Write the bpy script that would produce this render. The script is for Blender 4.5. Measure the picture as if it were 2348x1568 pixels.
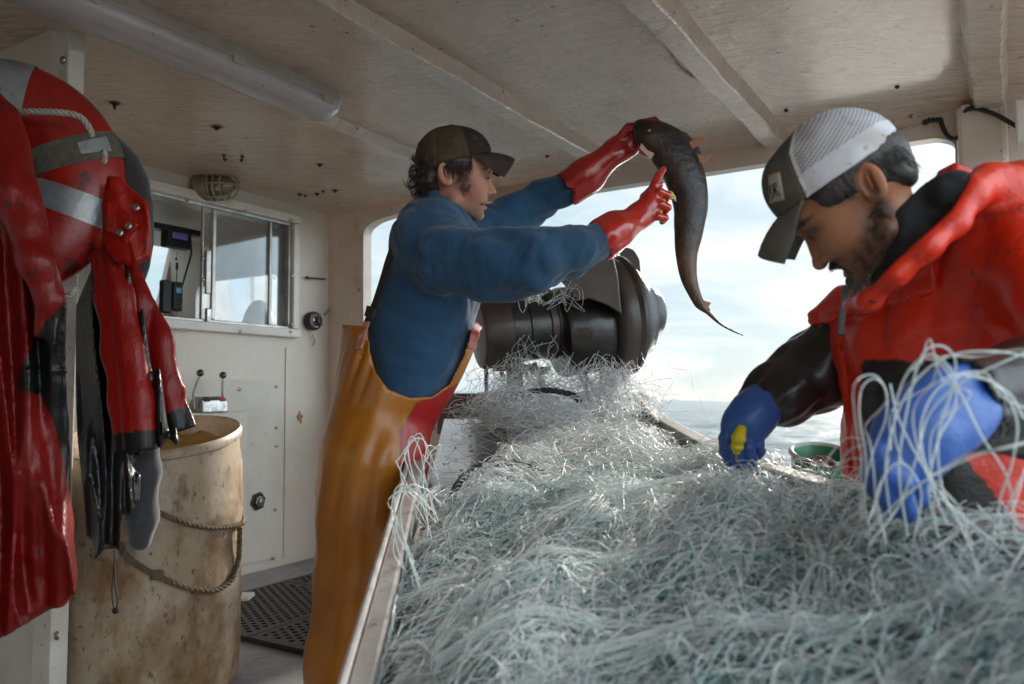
import bpy, bmesh, math, random
import numpy as np
from mathutils import Vector, Matrix, Quaternion
R = math.radians
random.seed(7); rng = np.random.default_rng(11)
for o in list(bpy.data.objects): bpy.data.objects.remove(o)
COL = bpy.context.scene.collection
SC = bpy.context.scene

# ------------------------------------------------------------------ camera, sky, sun, exposure
EYE = 0.97
PITCH, ROLL, FOC = R(3.64), R(-0.35), 28.0
cam_d = bpy.data.cameras.new("camera"); cam = bpy.data.objects.new("camera", cam_d); COL.objects.link(cam)
cam_d.lens = FOC; cam_d.sensor_width = 36; cam_d.clip_start = 0.05; cam_d.clip_end = 9000
cam_d.dof.use_dof = True; cam_d.dof.focus_distance = 2.35; cam_d.dof.aperture_fstop = 4.0
cam.location = (0, 0, EYE)
CR = Matrix.Rotation(R(90) + PITCH, 3, 'X') @ Matrix.Rotation(ROLL, 3, 'Z')
cam.rotation_euler = CR.to_euler()
SC.camera = cam
CRn = np.array(CR)
FP = 2347 * FOC / 36.0          # focal length in photo-view pixels (2347 wide)
SEA_ROLL = R(2.25) + R(0.35)    # the boat heels a little against the sea

SUN_EL, SUN_AZ = R(23), R(32)   # azimuth from +Y towards +X
world = bpy.data.worlds.new("World"); SC.world = world; world.use_nodes = True
wn = world.node_tree; wn.nodes.clear()
def N(nt, t, **kw):
    n = nt.nodes.new(t)
    for k, v in kw.items():
        if k == 'ins':
            for a, b in v.items(): n.inputs[a].default_value = b
        else: setattr(n, k, v)
    return n
def L(nt, a, b): nt.links.new(a, b)
tc = N(wn, 'ShaderNodeTexCoord'); mp = N(wn, 'ShaderNodeMapping'); mp.inputs['Rotation'].default_value = (0, -SEA_ROLL, 0)
L(wn, tc.outputs['Generated'], mp.inputs['Vector'])
sky = N(wn, 'ShaderNodeTexSky', sky_type='NISHITA', sun_disc=False, sun_elevation=SUN_EL, sun_rotation=SUN_AZ, altitude=0, air_density=1.0, dust_density=1.0, ozone_density=1.5)
L(wn, mp.outputs[0], sky.inputs['Vector'])
# clouds: a veil of pale streaky cloud laid over the blue
mp2 = N(wn, 'ShaderNodeMapping'); mp2.inputs['Scale'].default_value = (3.2, 3.2, 11.0); mp2.inputs['Rotation'].default_value = (0, -SEA_ROLL, 0)
L(wn, tc.outputs['Generated'], mp2.inputs['Vector'])
nz = N(wn, 'ShaderNodeTexNoise', ins={'Scale': 1.7, 'Detail': 9.0, 'Roughness': 0.62, 'Distortion': 0.5})
L(wn, mp2.outputs[0], nz.inputs['Vector'])
cr = N(wn, 'ShaderNodeValToRGB'); cr.color_ramp.elements[0].position = 0.40; cr.color_ramp.elements[1].position = 0.60
cr.color_ramp.elements[0].color = (0.0, 0.0, 0.0, 1); cr.color_ramp.elements[1].color = (1, 1, 1, 1)
L(wn, nz.outputs['Fac'], cr.inputs['Fac'])
cc = N(wn, 'ShaderNodeMix', data_type='RGBA'); L(wn, cr.outputs[0], cc.inputs[0]); cc.inputs[6].default_value = (6.4, 8.3, 9.3, 1); cc.inputs[7].default_value = (9.9, 10.6, 10.8, 1)
mx = N(wn, 'ShaderNodeMix', data_type='RGBA'); mx.inputs[0].default_value = .86; L(wn, sky.outputs[0], mx.inputs[6])
L(wn, cc.outputs[2], mx.inputs[7])
# added fill light: sky colour is multiplied up towards the stern quarter
dp = N(wn, 'ShaderNodeVectorMath', operation='DOT_PRODUCT'); L(wn, tc.outputs['Generated'], dp.inputs[0]); dp.inputs[1].default_value = (.83, -.52, .2)
mrq = N(wn, 'ShaderNodeMapRange', ins={'From Min': 0.25, 'From Max': .95, 'To Min': 1.0, 'To Max': 4.0}); L(wn, dp.outputs['Value'], mrq.inputs[0])
vm = N(wn, 'ShaderNodeVectorMath', operation='SCALE'); L(wn, mx.outputs[2], vm.inputs[0]); L(wn, mrq.outputs[0], vm.inputs['Scale'])
bg = N(wn, 'ShaderNodeBackground', ins={'Strength': 0.08}); wo = N(wn, 'ShaderNodeOutputWorld')
L(wn, vm.outputs[0], bg.inputs['Color']); L(wn, bg.outputs[0], wo.inputs['Surface'])
sun_d = bpy.data.lights.new("sun", 'SUN'); sun = bpy.data.objects.new("sun", sun_d); COL.objects.link(sun)
sun_d.energy = 4.8; sun_d.angle = R(7.0); sun_d.color = (1.0, 0.93, 0.84)
sdir = Vector((math.sin(SUN_AZ) * math.cos(SUN_EL), math.cos(SUN_AZ) * math.cos(SUN_EL), math.sin(SUN_EL)))
sun.rotation_euler = sdir.to_track_quat('Z', 'Y').to_euler(); sun.location = (0, 0, 10)
SC.view_settings.view_transform = 'Standard'; SC.view_settings.look = 'None'; SC.view_settings.gamma = 1
SC.view_settings.exposure = 0.32
SC.cycles.max_bounces = 10; SC.cycles.diffuse_bounces = 8; SC.cycles.glossy_bounces = 4; SC.cycles.transparent_max_bounces = 12
SC.cycles.caustics_reflective = False; SC.cycles.caustics_refractive = False; SC.cycles.sample_clamp_indirect = 6

# ------------------------------------------------------------------ pixel rays -> world points
C0 = np.array([0, 0, EYE])
def ray(vx, vy):
    d = CRn @ np.array([(vx - 1173.5), -(vy - 784.0), -FP])
    return d / d[1]
def P(vx, vy, Y): return C0 + ray(vx, vy) * Y
def plane_hit(vx, vy, p0, n):
    d = ray(vx, vy); n = np.array(n, float)
    return C0 + d * (np.dot(np.array(p0) - C0, n) / np.dot(d, n))
A1 = R(31.7)
D1 = np.array([math.sin(A1), math.cos(A1), 0.0]); D2 = np.array([-D1[1], D1[0], 0.0]); UP = np.array([0, 0, 1.0])
CEIL = 2.10
def PC(vx, vy, z=CEIL): return plane_hit(vx, vy, (0, 0, z), (0, 0, 1))
def PF(vx, vy, z=0.0): return plane_hit(vx, vy, (0, 0, z), (0, 0, 1))
CORNER = PC(757, 488); CORNER[2] = 0
def PB(vx, vy, off=0.0):      # on the bulkhead (off = metres towards the deck)
    return plane_hit(vx, vy, CORNER - D2 * off, D2)
def PW(vx, vy, off=0.0):      # on the side wall (off = metres inboard)
    return plane_hit(vx, vy, CORNER - D1 * off, D1)

# ------------------------------------------------------------------ object helpers
ORG = {}
def empty(name, loc, label, cat, group=None):
    o = bpy.data.objects.new(name, None); COL.objects.link(o); o.location = tuple(loc); o.empty_display_size = .1
    ORG[o.name] = np.array(loc, float); tag(o, label, cat, group); return o
def tag(o, label=None, cat=None, group=None, kind=None):
    if label: o['label'] = label
    if cat: o['category'] = cat
    if group: o['group'] = group
    if kind: o['kind'] = kind
    return o
def obj(name, V, F, m, parent=None, smooth=True, col=None, label=None):
    V = np.asarray(V, float)
    if parent is not None: org = ORG[parent.name]
    else:
        lo, hi = V.min(0), V.max(0); org = np.array([(lo[0] + hi[0]) / 2, (lo[1] + hi[1]) / 2, lo[2]])
    me = bpy.data.meshes.new(name)
    W = V - org
    if isinstance(F, np.ndarray):
        k = F.shape[1]
        me.vertices.add(len(W)); me.vertices.foreach_set('co', W.ravel())
        me.loops.add(F.size); me.loops.foreach_set('vertex_index', F.ravel().astype(np.int32))
        me.polygons.add(len(F)); me.polygons.foreach_set('loop_start', np.arange(0, F.size, k, dtype=np.int32))
        me.update(calc_edges=True); me.validate()
    else:
        me.from_pydata([tuple(v) for v in W], [], F)
    if smooth: me.polygons.foreach_set('use_smooth', np.ones(len(me.polygons), bool))
    if col is not None:
        a = me.color_attributes.new('Col', 'FLOAT_COLOR', 'POINT')
        c = np.ones((len(W), 4)); c[:, :3] = col; a.data.foreach_set('color', c.ravel())
    me.materials.append(m) if not isinstance(m, list) else [me.materials.append(q) for q in m]
    o = bpy.data.objects.new(name, me); COL.objects.link(o)
    if parent is not None: o.parent = parent
    else: o.location = tuple(org)
    ORG[o.name] = org
    if label: o['label'] = label
    return o
def bevel(o, w=.004, seg=2):
    b = o.modifiers.new('bevel', 'BEVEL'); b.width = w; b.segments = seg; b.limit_method = 'ANGLE'; b.angle_limit = R(35); return o
def auto(o, ang=35):
    me = o.data; n = len(me.edges)
    try: me.set_sharp_from_angle(angle=R(ang))
    except Exception: pass
    return o
class MB:                                  # mesh builder
    def __init__(s): s.V = []; s.F = []; s.M = []
    def add(s, V, F, mi=0):
        b = len(s.V); s.V += [tuple(v) for v in V]; s.F += [tuple(b + i for i in f) for f in F]; s.M += [mi] * len(F); return s
    def box(s, c, sx, sy, sz, ax=None, mi=0):   # ax: 3 axis vectors
        c = np.array(c, float); ax = ax if ax is not None else (np.array([1., 0, 0]), np.array([0, 1., 0]), UP)
        V = [c + ax[0] * sx * a / 2 + ax[1] * sy * b / 2 + ax[2] * sz * d / 2 for a in (-1, 1) for b in (-1, 1) for d in (-1, 1)]
        F = [(0, 1, 3, 2), (4, 6, 7, 5), (0, 4, 5, 1), (2, 3, 7, 6), (0, 2, 6, 4), (1, 5, 7, 3)]
        return s.add(V, F, mi)
    def beam(s, a, b, w, h, up=UP, mi=0):
        a = np.array(a, float); b = np.array(b, float); d = b - a; l = np.linalg.norm(d); d /= l
        u = np.array(up, float); u = u - d * np.dot(u, d); u /= np.linalg.norm(u); r = np.cross(d, u)
        return s.box((a + b) / 2, l, w, h, (d, r, u), mi)
    def rings(s, pts, rads, n=12, cap=True, flat=None, mi=0):
        pts = [np.array(p, float) for p in pts]; V = []; F = []
        t0 = pts[1] - pts[0]; t0 /= np.linalg.norm(t0)
        u = np.cross(t0, [0, 0, 1.0]);
        if np.linalg.norm(u) < .1: u = np.cross(t0, [1.0, 0, 0])
        u /= np.linalg.norm(u)
        for i, p in enumerate(pts):
            a = pts[max(i - 1, 0)]; b = pts[min(i + 1, len(pts) - 1)]; t = b - a; nt = np.linalg.norm(t)
            if nt > 1e-9: t = t / nt
            else: t = t0
            u = u - t * np.dot(u, t); u /= np.linalg.norm(u); v = np.cross(t, u)
            for k in range(n):
                q = 2 * math.pi * k / n
                V.append(p + rads[i] * (math.cos(q) * u + math.sin(q) * v * (flat if flat else 1)))
        for i in range(len(pts) - 1):
            for k in range(n):
                F.append((i * n + k, i * n + (k + 1) % n, (i + 1) * n + (k + 1) % n, (i + 1) * n + k))
        if cap: F.append(tuple(range(n - 1, -1, -1))); F.append(tuple((len(pts) - 1) * n + k for k in range(n)))
        return s.add(V, F, mi)
    def tube(s, pts, r, n=8, cap=True, mi=0): return s.rings(pts, [r] * len(pts), n, cap, None, mi)
    def lathe(s, c, ax, prof, n=32, mi=0, cap=True):   # prof: [(along, radius)]
        ax = np.array(ax, float); ax /= np.linalg.norm(ax); u = np.cross(ax, [0, 0, 1.]);
        if np.linalg.norm(u) < .1: u = np.cross(ax, [1., 0, 0])
        u /= np.linalg.norm(u); v = np.cross(ax, u); c = np.array(c, float); V = []; F = []
        for (a, r) in prof:
            for k in range(n):
                q = 2 * math.pi * k / n; V.append(c + ax * a + r * (math.cos(q) * u + math.sin(q) * v))
        for i in range(len(prof) - 1):
            for k in range(n): F.append((i * n + k, i * n + (k + 1) % n, (i + 1) * n + (k + 1) % n, (i + 1) * n + k))
        if cap: F.append(tuple(range(n - 1, -1, -1))); F.append(tuple((len(prof) - 1) * n + k for k in range(n)))
        return s.add(V, F, mi)
    def ball(s, c, r, n=12, sc=(1, 1, 1), mi=0):
        V = []; F = []; m = n // 2; c = np.array(c, float)
        for i in range(m + 1):
            for k in range(n):
                a = math.pi * i / m; q = 2 * math.pi * k / n
                V.append(c + r * np.array([math.sin(a) * math.cos(q) * sc[0], math.sin(a) * math.sin(q) * sc[1], math.cos(a) * sc[2]]))
        for i in range(m):
            for k in range(n): F.append((i * n + k, (i + 1) * n + k, (i + 1) * n + (k + 1) % n, i * n + (k + 1) % n))
        return s.add(V, F, mi)
    def build(s, name, m, parent=None, smooth=True, bev=0, label=None, sharp=35):
        o = obj(name, s.V, s.F, m, parent, smooth, label=label)
        bm = bmesh.new(); bm.from_mesh(o.data); bmesh.ops.remove_doubles(bm, verts=bm.verts, dist=1e-6)
        bmesh.ops.recalc_face_normals(bm, faces=bm.faces); bm.to_mesh(o.data); bm.free()
        if isinstance(m, list) and len(o.data.polygons) == len(s.M): o.data.polygons.foreach_set('material_index', s.M)
        if smooth: auto(o, sharp)
        if bev: bevel(o, bev)
        return o
def plate(name, p0, ax, ay, outline, holes, th, m, parent=None, bev=0.0, label=None):
    """flat panel with holes: 2-D loops (metres along ax, ay from p0), thickness th along -(ax x ay) and + half"""
    ax = np.array(ax, float); ay = np.array(ay, float); az = np.cross(ax, ay)
    cu = bpy.data.curves.new('c', 'CURVE'); cu.dimensions = '2D'; cu.fill_mode = 'BOTH'; cu.extrude = th / 2
    for loop in [outline] + list(holes):
        s = cu.splines.new('POLY'); s.points.add(len(loop) - 1); s.use_cyclic_u = True
        for i, q in enumerate(loop): s.points[i].co = (q[0], q[1], 0, 1)
    t = bpy.data.objects.new('t', cu); COL.objects.link(t)
    dg = bpy.context.evaluated_depsgraph_get(); me = bpy.data.meshes.new_from_object(t.evaluated_get(dg))
    bpy.data.objects.remove(t); bpy.data.curves.remove(cu)
    V = [np.array(p0) + ax * v.co.x + ay * v.co.y + az * v.co.z for v in me.vertices]; F = [tuple(p.vertices) for p in me.polygons]
    bpy.data.meshes.remove(me)
    mb = MB(); mb.add(V, F); o = mb.build(name, m, parent, smooth=False, label=label)
    if bev: bevel(o, bev)
    return o
def rrect(x0, y0, x1, y1, r, n=6):
    L_ = []
    for cx, cy, a0 in ((x1 - r, y1 - r, 0), (x0 + r, y1 - r, 90), (x0 + r, y0 + r, 180), (x1 - r, y0 + r, 270)):
        for k in range(n + 1):
            a = R(a0 + 90 * k / n); L_.append((cx + r * math.cos(a), cy + r * math.sin(a)))
    return L_
def rpoly(pts, rr, n=5):                      # polygon with rounded corners
    out = []; m = len(pts)
    for i in range(m):
        a, b, c = np.array(pts[i - 1]), np.array(pts[i]), np.array(pts[(i + 1) % m]); r = rr[i] if isinstance(rr, (list, tuple)) else rr
        if r <= 0: out.append(tuple(b)); continue
        u = (a - b) / np.linalg.norm(a - b); v = (c - b) / np.linalg.norm(c - b)
        r = min(r, .45 * np.linalg.norm(a - b), .45 * np.linalg.norm(c - b))
        p, q = b + u * r, b + v * r
        for k in range(n + 1):
            t = k / n; out.append(tuple((1 - t) ** 2 * p + 2 * t * (1 - t) * b + t * t * q))
    return out
def spline(pts, n=8):                         # Catmull-Rom through points
    pts = [np.array(p, float) for p in pts]; P_ = [2 * pts[0] - pts[1]] + pts + [2 * pts[-1] - pts[-2]]; out = []
    for i in range(1, len(P_) - 2):
        p0, p1, p2, p3 = P_[i - 1:i + 3]
        for k in range(n):
            t = k / n
            out.append(.5 * ((2 * p1) + (-p0 + p2) * t + (2 * p0 - 5 * p1 + 4 * p2 - p3) * t * t + (-p0 + 3 * p1 - 3 * p2 + p3) * t ** 3))
    out.append(pts[-1]); return out
def strands(paths, rads, n=3):
    """paths (S,K,3), rads (S,) or (S,K) -> V,F of thin tubes"""
    Pn = np.asarray(paths, float); S, K, _ = Pn.shape; rads = np.asarray(rads, float)
    if rads.ndim == 1: rads = np.repeat(rads[:, None], K, 1)
    T = np.gradient(Pn, axis=1); T /= np.linalg.norm(T, axis=2, keepdims=True) + 1e-12
    ref = np.array([.31, .17, .93]); U = np.cross(T, ref); U /= np.linalg.norm(U, axis=2, keepdims=True) + 1e-9; W = np.cross(T, U)
    V = np.stack([Pn + rads[..., None] * (math.cos(2 * math.pi * k / n) * U + math.sin(2 * math.pi * k / n) * W) for k in range(n)], 2)
    idx = np.arange(S * K * n).reshape(S, K, n); a = idx[:, :-1, :]; b = idx[:, 1:, :]
    F = np.stack([a, np.roll(a, -1, 2), np.roll(b, -1, 2), b], -1).reshape(-1, 4)
    return V.reshape(-1, 3), F

# ------------------------------------------------------------------ signed distance modelling
def cap(p, a, b, ra, rb=None):
    rb = ra if rb is None else rb; a = np.asarray(a, float); ba = np.asarray(b, float) - a
    t = np.clip(((p - a) @ ba) / (ba @ ba), 0, 1); return np.linalg.norm(p - a - t[:, None] * ba, axis=1) - (ra + (rb - ra) * t)
def ell(p, c, r, M=None):
    q = p - np.asarray(c, float)
    if M is not None: q = q @ M
    r = np.asarray(r, float); k0 = np.linalg.norm(q / r, axis=1); k1 = np.linalg.norm(q / (r * r), axis=1) + 1e-9
    return k0 * (k0 - 1) / k1
def rbox(p, c, h, r, M=None):
    q = p - np.asarray(c, float)
    if M is not None: q = q @ M
    q = np.abs(q) - np.asarray(h, float) + r
    return np.linalg.norm(np.maximum(q, 0), axis=1) + np.minimum(q.max(1), 0) - r
def smin(a, b, k):
    h = np.clip(.5 + .5 * (b - a) / k, 0, 1); return b + (a - b) * h - k * h * (1 - h)
def smax(a, b, k): return -smin(-a, -b, k)
def chain(p, pts, rr, k=.02):
    d = None
    for i in range(len(pts) - 1):
        e = cap(p, pts[i], pts[i + 1], rr[i], rr[i + 1]); d = e if d is None else smin(d, e, k)
    return d
def vnoise(p, s, seed=0):                      # cheap smooth noise -1..1
    q = p * s; r_ = np.random.default_rng(seed); o = 0
    for k in range(5):
        w = r_.normal(size=3); w /= np.linalg.norm(w); w *= (1 + .45 * k); ph = r_.uniform(0, 6.28); w2 = r_.normal(size=3)
        o = o + np.sin(q @ w + ph + 1.1 * np.sin(q @ w2 * .7 + ph * 2)) / (1 + .4 * k)
    return o / 3.0
def sdmesh(f, lo, hi, h, B=8):
    lo = np.array(lo, float); hi = np.array(hi, float); nb = np.ceil((hi - lo) / (h * B)).astype(int); n = nb * B + 1
    D = np.full(n, 9.0, np.float32)
    bi = np.stack(np.meshgrid(*[np.arange(k) for k in nb], indexing='ij'), -1).reshape(-1, 3)
    cen = lo + (bi + .5) * h * B; dc = f(cen); act = np.abs(dc) < h * B * .95 + .012
    loc = np.stack(np.meshgrid(*[np.arange(B + 1)] * 3, indexing='ij'), -1).reshape(-1, 3)
    # inside blocks
    for b in bi[(~act) & (dc < 0)]: D[b[0] * B:b[0] * B + B + 1, b[1] * B:b[1] * B + B + 1, b[2] * B:b[2] * B + B + 1] = -9
    A = bi[act]
    for s in range(0, len(A), 400):
        g = (A[s:s + 400, None, :] * B + loc[None]).reshape(-1, 3); D[g[:, 0], g[:, 1], g[:, 2]] = f(lo + g * h)
    S = D < 0
    c = S[:-1, :-1, :-1].astype(np.int8)
    tot = sum(S[i:n[0] - 1 + i, j:n[1] - 1 + j, k:n[2] - 1 + k].astype(np.int8) for i in (0, 1) for j in (0, 1) for k in (0, 1))
    cells = np.argwhere((tot > 0) & (tot < 8)); idm = np.full(tuple(n - 1), -1, np.int32); idm[tuple(cells.T)] = np.arange(len(cells))
    acc = np.zeros((len(cells), 3)); cnt = np.zeros(len(cells)); cn = [(i, j, k) for i in (0, 1) for j in (0, 1) for k in (0, 1)]
    for a in cn:
        for ax in range(3):
            if a[ax] == 1: continue
            b = list(a); b[ax] = 1; ca = cells + a; cb = cells + b; da = D[tuple(ca.T)]; db = D[tuple(cb.T)]
            m = (da < 0) != (db < 0); t = np.where(m, da / np.where(da - db == 0, 1, da - db), 0); t = np.clip(t, 0, 1)
            pt = np.array(a) + np.outer(t, np.array(b) - np.array(a)); acc[m] += pt[m]; cnt[m] += 1
    V = lo + (cells + acc / np.maximum(cnt, 1)[:, None]) * h
    Fs = []
    for ax in range(3):
        u, v = [(1, 2), (2, 0), (0, 1)][ax]
        sl = [slice(None)] * 3; sa = list(sl); sb = list(sl); sa[ax] = slice(0, -1); sb[ax] = slice(1, None)
        ch = S[tuple(sa)] != S[tuple(sb)]; e = np.argwhere(ch)
        e = e[(e[:, u] > 0) & (e[:, v] > 0) & (e[:, u] < n[u] - 1) & (e[:, v] < n[v] - 1)]
        inside = S[tuple(e.T)]
        du = np.zeros(3, int); du[u] = 1; dv = np.zeros(3, int); dv[v] = 1
        q = np.stack([idm[tuple((e - du - dv).T)], idm[tuple((e - dv).T)], idm[tuple(e.T)], idm[tuple((e - du).T)]], 1)
        q[~inside] = q[~inside][:, ::-1]; Fs.append(q)
    F = np.concatenate(Fs); F = F[(F >= 0).all(1)]
    return V, F

# ------------------------------------------------------------------ materials
def pmat(name, c1, c2=None, scale=8, rough=.5, bump=0, bscale=40, metal=0, spots=None, coat=0, attr=False, stretch=(1, 1, 1),
         sheen=0, trans=0, spec=.5, rvar=0, bdist=.01, detail=5, sss=0, alpha=None, streak=None, bstretch=None, emis=None):
    m = bpy.data.materials.new(name); m.use_nodes = True; nt = m.node_tree; nt.nodes.clear()
    out = N(nt, 'ShaderNodeOutputMaterial'); b = N(nt, 'ShaderNodeBsdfPrincipled'); L(nt, b.outputs[0], out.inputs[0])
    tc = N(nt, 'ShaderNodeTexCoord'); mp = N(nt, 'ShaderNodeMapping'); mp.inputs['Scale'].default_value = stretch; L(nt, tc.outputs['Object'], mp.inputs[0])
    c4 = lambda c: (*c, 1)
    if attr:
        at = N(nt, 'ShaderNodeAttribute', attribute_name='Col'); colo = at.outputs['Color']
    else:
        rg = N(nt, 'ShaderNodeRGB'); rg.outputs[0].default_value = c4(c1); colo = rg.outputs[0]
    nz = N(nt, 'ShaderNodeTexNoise', ins={'Scale': scale, 'Detail': detail, 'Roughness': .6}); L(nt, mp.outputs[0], nz.inputs[0])
    if c2 is not None:
        r = N(nt, 'ShaderNodeValToRGB'); r.color_ramp.elements[0].position = .35; r.color_ramp.elements[1].position = .68; L(nt, nz.outputs['Fac'], r.inputs[0])
        x = N(nt, 'ShaderNodeMix', data_type='RGBA'); L(nt, r.outputs[0], x.inputs[0]); L(nt, colo, x.inputs[6])
        if attr: x.blend_type = 'MULTIPLY'
        x.inputs[7].default_value = c4(c2); colo = x.outputs[2]
    for sp in (spots or []):                      # (color, scale, threshold, softness, strength[, stretch])
        n2 = N(nt, 'ShaderNodeTexNoise', ins={'Scale': sp[1], 'Detail': 4.0, 'Roughness': .65})
        if len(sp) > 5:
            m3 = N(nt, 'ShaderNodeMapping'); m3.inputs['Scale'].default_value = sp[5]; L(nt, tc.outputs['Object'], m3.inputs[0]); L(nt, m3.outputs[0], n2.inputs[0])
        else: L(nt, tc.outputs['Object'], n2.inputs[0])
        mr = N(nt, 'ShaderNodeMapRange', ins={'From Min': sp[2], 'From Max': sp[2] + sp[3], 'To Min': 0, 'To Max': sp[4]}); L(nt, n2.outputs['Fac'], mr.inputs[0])
        x = N(nt, 'ShaderNodeMix', data_type='RGBA'); L(nt, mr.outputs[0], x.inputs[0]); L(nt, colo, x.inputs[6]); x.inputs[7].default_value = c4(sp[0]); colo = x.outputs[2]
    L(nt, colo, b.inputs['Base Color'])
    b.inputs['Metallic'].default_value = metal; b.inputs['Roughness'].default_value = rough; b.inputs['Specular IOR Level'].default_value = spec
    b.inputs['Coat Weight'].default_value = coat; b.inputs['Coat Roughness'].default_value = .15; b.inputs['Sheen Weight'].default_value = sheen
    b.inputs['Transmission Weight'].default_value = trans
    if sss: b.inputs['Subsurface Weight'].default_value = sss; b.inputs['Subsurface Radius'].default_value = (.012, .004, .002)
    if alpha is not None: b.inputs['Alpha'].default_value = alpha
    if emis: b.inputs['Emission Color'].default_value = c4(emis[0]); b.inputs['Emission Strength'].default_value = emis[1]
    if rvar:
        mr = N(nt, 'ShaderNodeMapRange', ins={'From Min': .3, 'From Max': .7, 'To Min': max(rough - rvar, .02), 'To Max': min(rough + rvar, 1)}); L(nt, nz.outputs['Fac'], mr.inputs[0]); L(nt, mr.outputs[0], b.inputs['Roughness'])
    if bump:
        mb_ = N(nt, 'ShaderNodeMapping'); mb_.inputs['Scale'].default_value = bstretch or (1, 1, 1); L(nt, tc.outputs['Object'], mb_.inputs[0])
        n3 = N(nt, 'ShaderNodeTexNoise', ins={'Scale': bscale, 'Detail': 6.0, 'Roughness': .6}); L(nt, mb_.outputs[0], n3.inputs[0])
        bp = N(nt, 'ShaderNodeBump', ins={'Strength': bump, 'Distance': bdist}); L(nt, n3.outputs['Fac'], bp.inputs['Height']); L(nt, bp.outputs[0], b.inputs['Normal'])
    return m
# ================================================================== SETTING
RUST = (.10, .035, .012)
M_ceil = pmat('ceiling_gelcoat', (.69, .56, .46), (.57, .455, .37), 3.0, .20, .9, 11, spots=[(RUST, 26, .665, .03, .8), ((.33, .24, .18), 5, .60, .12, .35)], bstretch=(1, 2.2, 1), bdist=.03, coat=.35)
M_wall = pmat('painted_wall', (.70, .64, .565), (.61, .55, .48), 2.2, .42, .25, 60, spots=[((.24, .13, .07), 34, .69, .03, .85), ((.45, .33, .2), 3.5, .60, .12, .35, (1, 1, .35))], bdist=.006)
M_panel = pmat('textured_panel', (.70, .65, .58), (.61, .56, .49), 4, .5, .7, 120, spots=[((.24, .13, .07), 30, .68, .04, .9)], bdist=.004)
M_trim = pmat('white_trim', (.74, .71, .66), (.62, .57, .50), 6, .35, .15, 60, spots=[((.28, .15, .07), 24, .66, .05, .8)])
M_trimdirty = pmat('plywood_edge', (.55, .42, .26), (.4, .28, .16), 30, .6)
M_deck = pmat('worn_deck_paint', (.34, .34, .35), (.22, .215, .21), 5, .45, .4, 40, spots=[((.16, .11, .07), 8, .60, .08, .7), ((.12, .16, .05), 18, .70, .03, .8)])
M_rubber = pmat('black_rubber', (.018, .017, .018), (.03, .03, .032), 20, .42, .2, 80)
M_blk = pmat('black_plastic', (.012, .012, .013), None, rough=.35)
M_steel = pmat('dull_steel', (.45, .44, .43), (.25, .22, .19), 14, .32, .2, 40, metal=.9, spots=[(RUST, 16, .62, .08, .7)])
M_chrome = pmat('worn_chrome', (.42, .41, .41), (.20, .18, .16), 30, .18, .1, 50, metal=1.0)
M_rust = pmat('rusty_bolt', (.075, .03, .014), (.03, .015, .01), 60, .8, .6, 120)
M_rhalo = pmat('rust_stain', (.30, .15, .06), (.36, .26, .17), 40, .7)
M_pvc = pmat('fogged_lamp_cover', (.50, .46, .46), (.42, .38, .37), 5, .30, .15, 30, spots=[((.1, .1, .07), 30, .66, .03, .8)], coat=.15)
M_pvc2 = pmat('lamp_housing', (.55, .51, .46), (.42, .37, .32), 8, .4, .1, 30)
M_cable = pmat('old_cable', (.50, .44, .36), (.3, .24, .17), 30, .6)

def bu(vx, vy): q = PB(vx, vy) - CORNER; return (float(q @ D1), float(q[2]))
def wu(vx, vy): q = PW(vx, vy) - CORNER; return (float(q @ -D2), float(q[2]))

# deck and ceiling (the boat is 5 m wide, open at the stern)
def DK(s, t, z=0): return CORNER - D1 * s - D2 * t + UP * z
mb = MB(); mb.beam(DK(2.45, -3.0, -.05), DK(2.45, 8.0, -.05), 5.4, .1); deck = mb.build('deck', M_deck, smooth=False); tag(deck, 'worn pale grey boat deck under the barrel and mat', 'deck', kind='structure')
mb = MB()
ns, nt_ = 90, 90; V = []; F = []
for i in range(ns + 1):
    for j in range(nt_ + 1):
        s, t = 5.0 * i / ns, 4.15 * j / nt_
        q = DK(s, t, CEIL)
        cove = .05 * max(0, 1 - s / .10) ** 2 + .03 * max(0, 1 - t / .06) ** 2
        q[2] += .006 * vnoise(np.array([[s, t * 2, 0]]), 2.3, 3)[0] - cove
        V.append(q)
for i in range(ns):
    for j in range(nt_):
        a = i * (nt_ + 1) + j; F.append((a, a + 1, a + nt_ + 2, a + nt_ + 1))
mb.add(V, F); mb.box(DK(2.5, 2.05, CEIL + .06), 5.2, 4.3, .05, (D1, D2, UP))
ceiling = mb.build('ceiling', M_ceil, sharp=60); tag(ceiling, 'glossy wrinkled white fibreglass ceiling of the boat', 'ceiling', kind='structure')
def beam(vx, vy, w, h, s1=5.0, s0=0.02):
    q = PC(vx, vy) - CORNER; t = float(-(q @ D2))
    V = []; F = []; n = 60
    prof = [(-w * .66, .012), (-w * .56, -.004), (-w * .44, -h * .92), (-w * .38, -h), (w * .38, -h), (w * .44, -h * .92), (w * .56, -.004), (w * .66, .012)]
    for i in range(n + 1):
        s = s0 + (s1 - s0) * i / n; wob = .003 * math.sin(s * 7 + vx) + .002 * math.sin(s * 19)
        for (a, z) in prof: V.append(DK(s, t + a + wob, CEIL + z))
    m = len(prof)
    for i in range(n):
        for k in range(m - 1): F.append((i * m + k, i * m + k + 1, (i + 1) * m + k + 1, (i + 1) * m + k))
    b = MB(); b.add(V, F); return b.build('beam', M_ceil, ceiling, sharp=30)
for a in ((885, 328, .085, .045), (1085, 186, .095, .055), (1594, 105, .095, .06), (2256, 60, .11, .06)): beam(*a)

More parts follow.
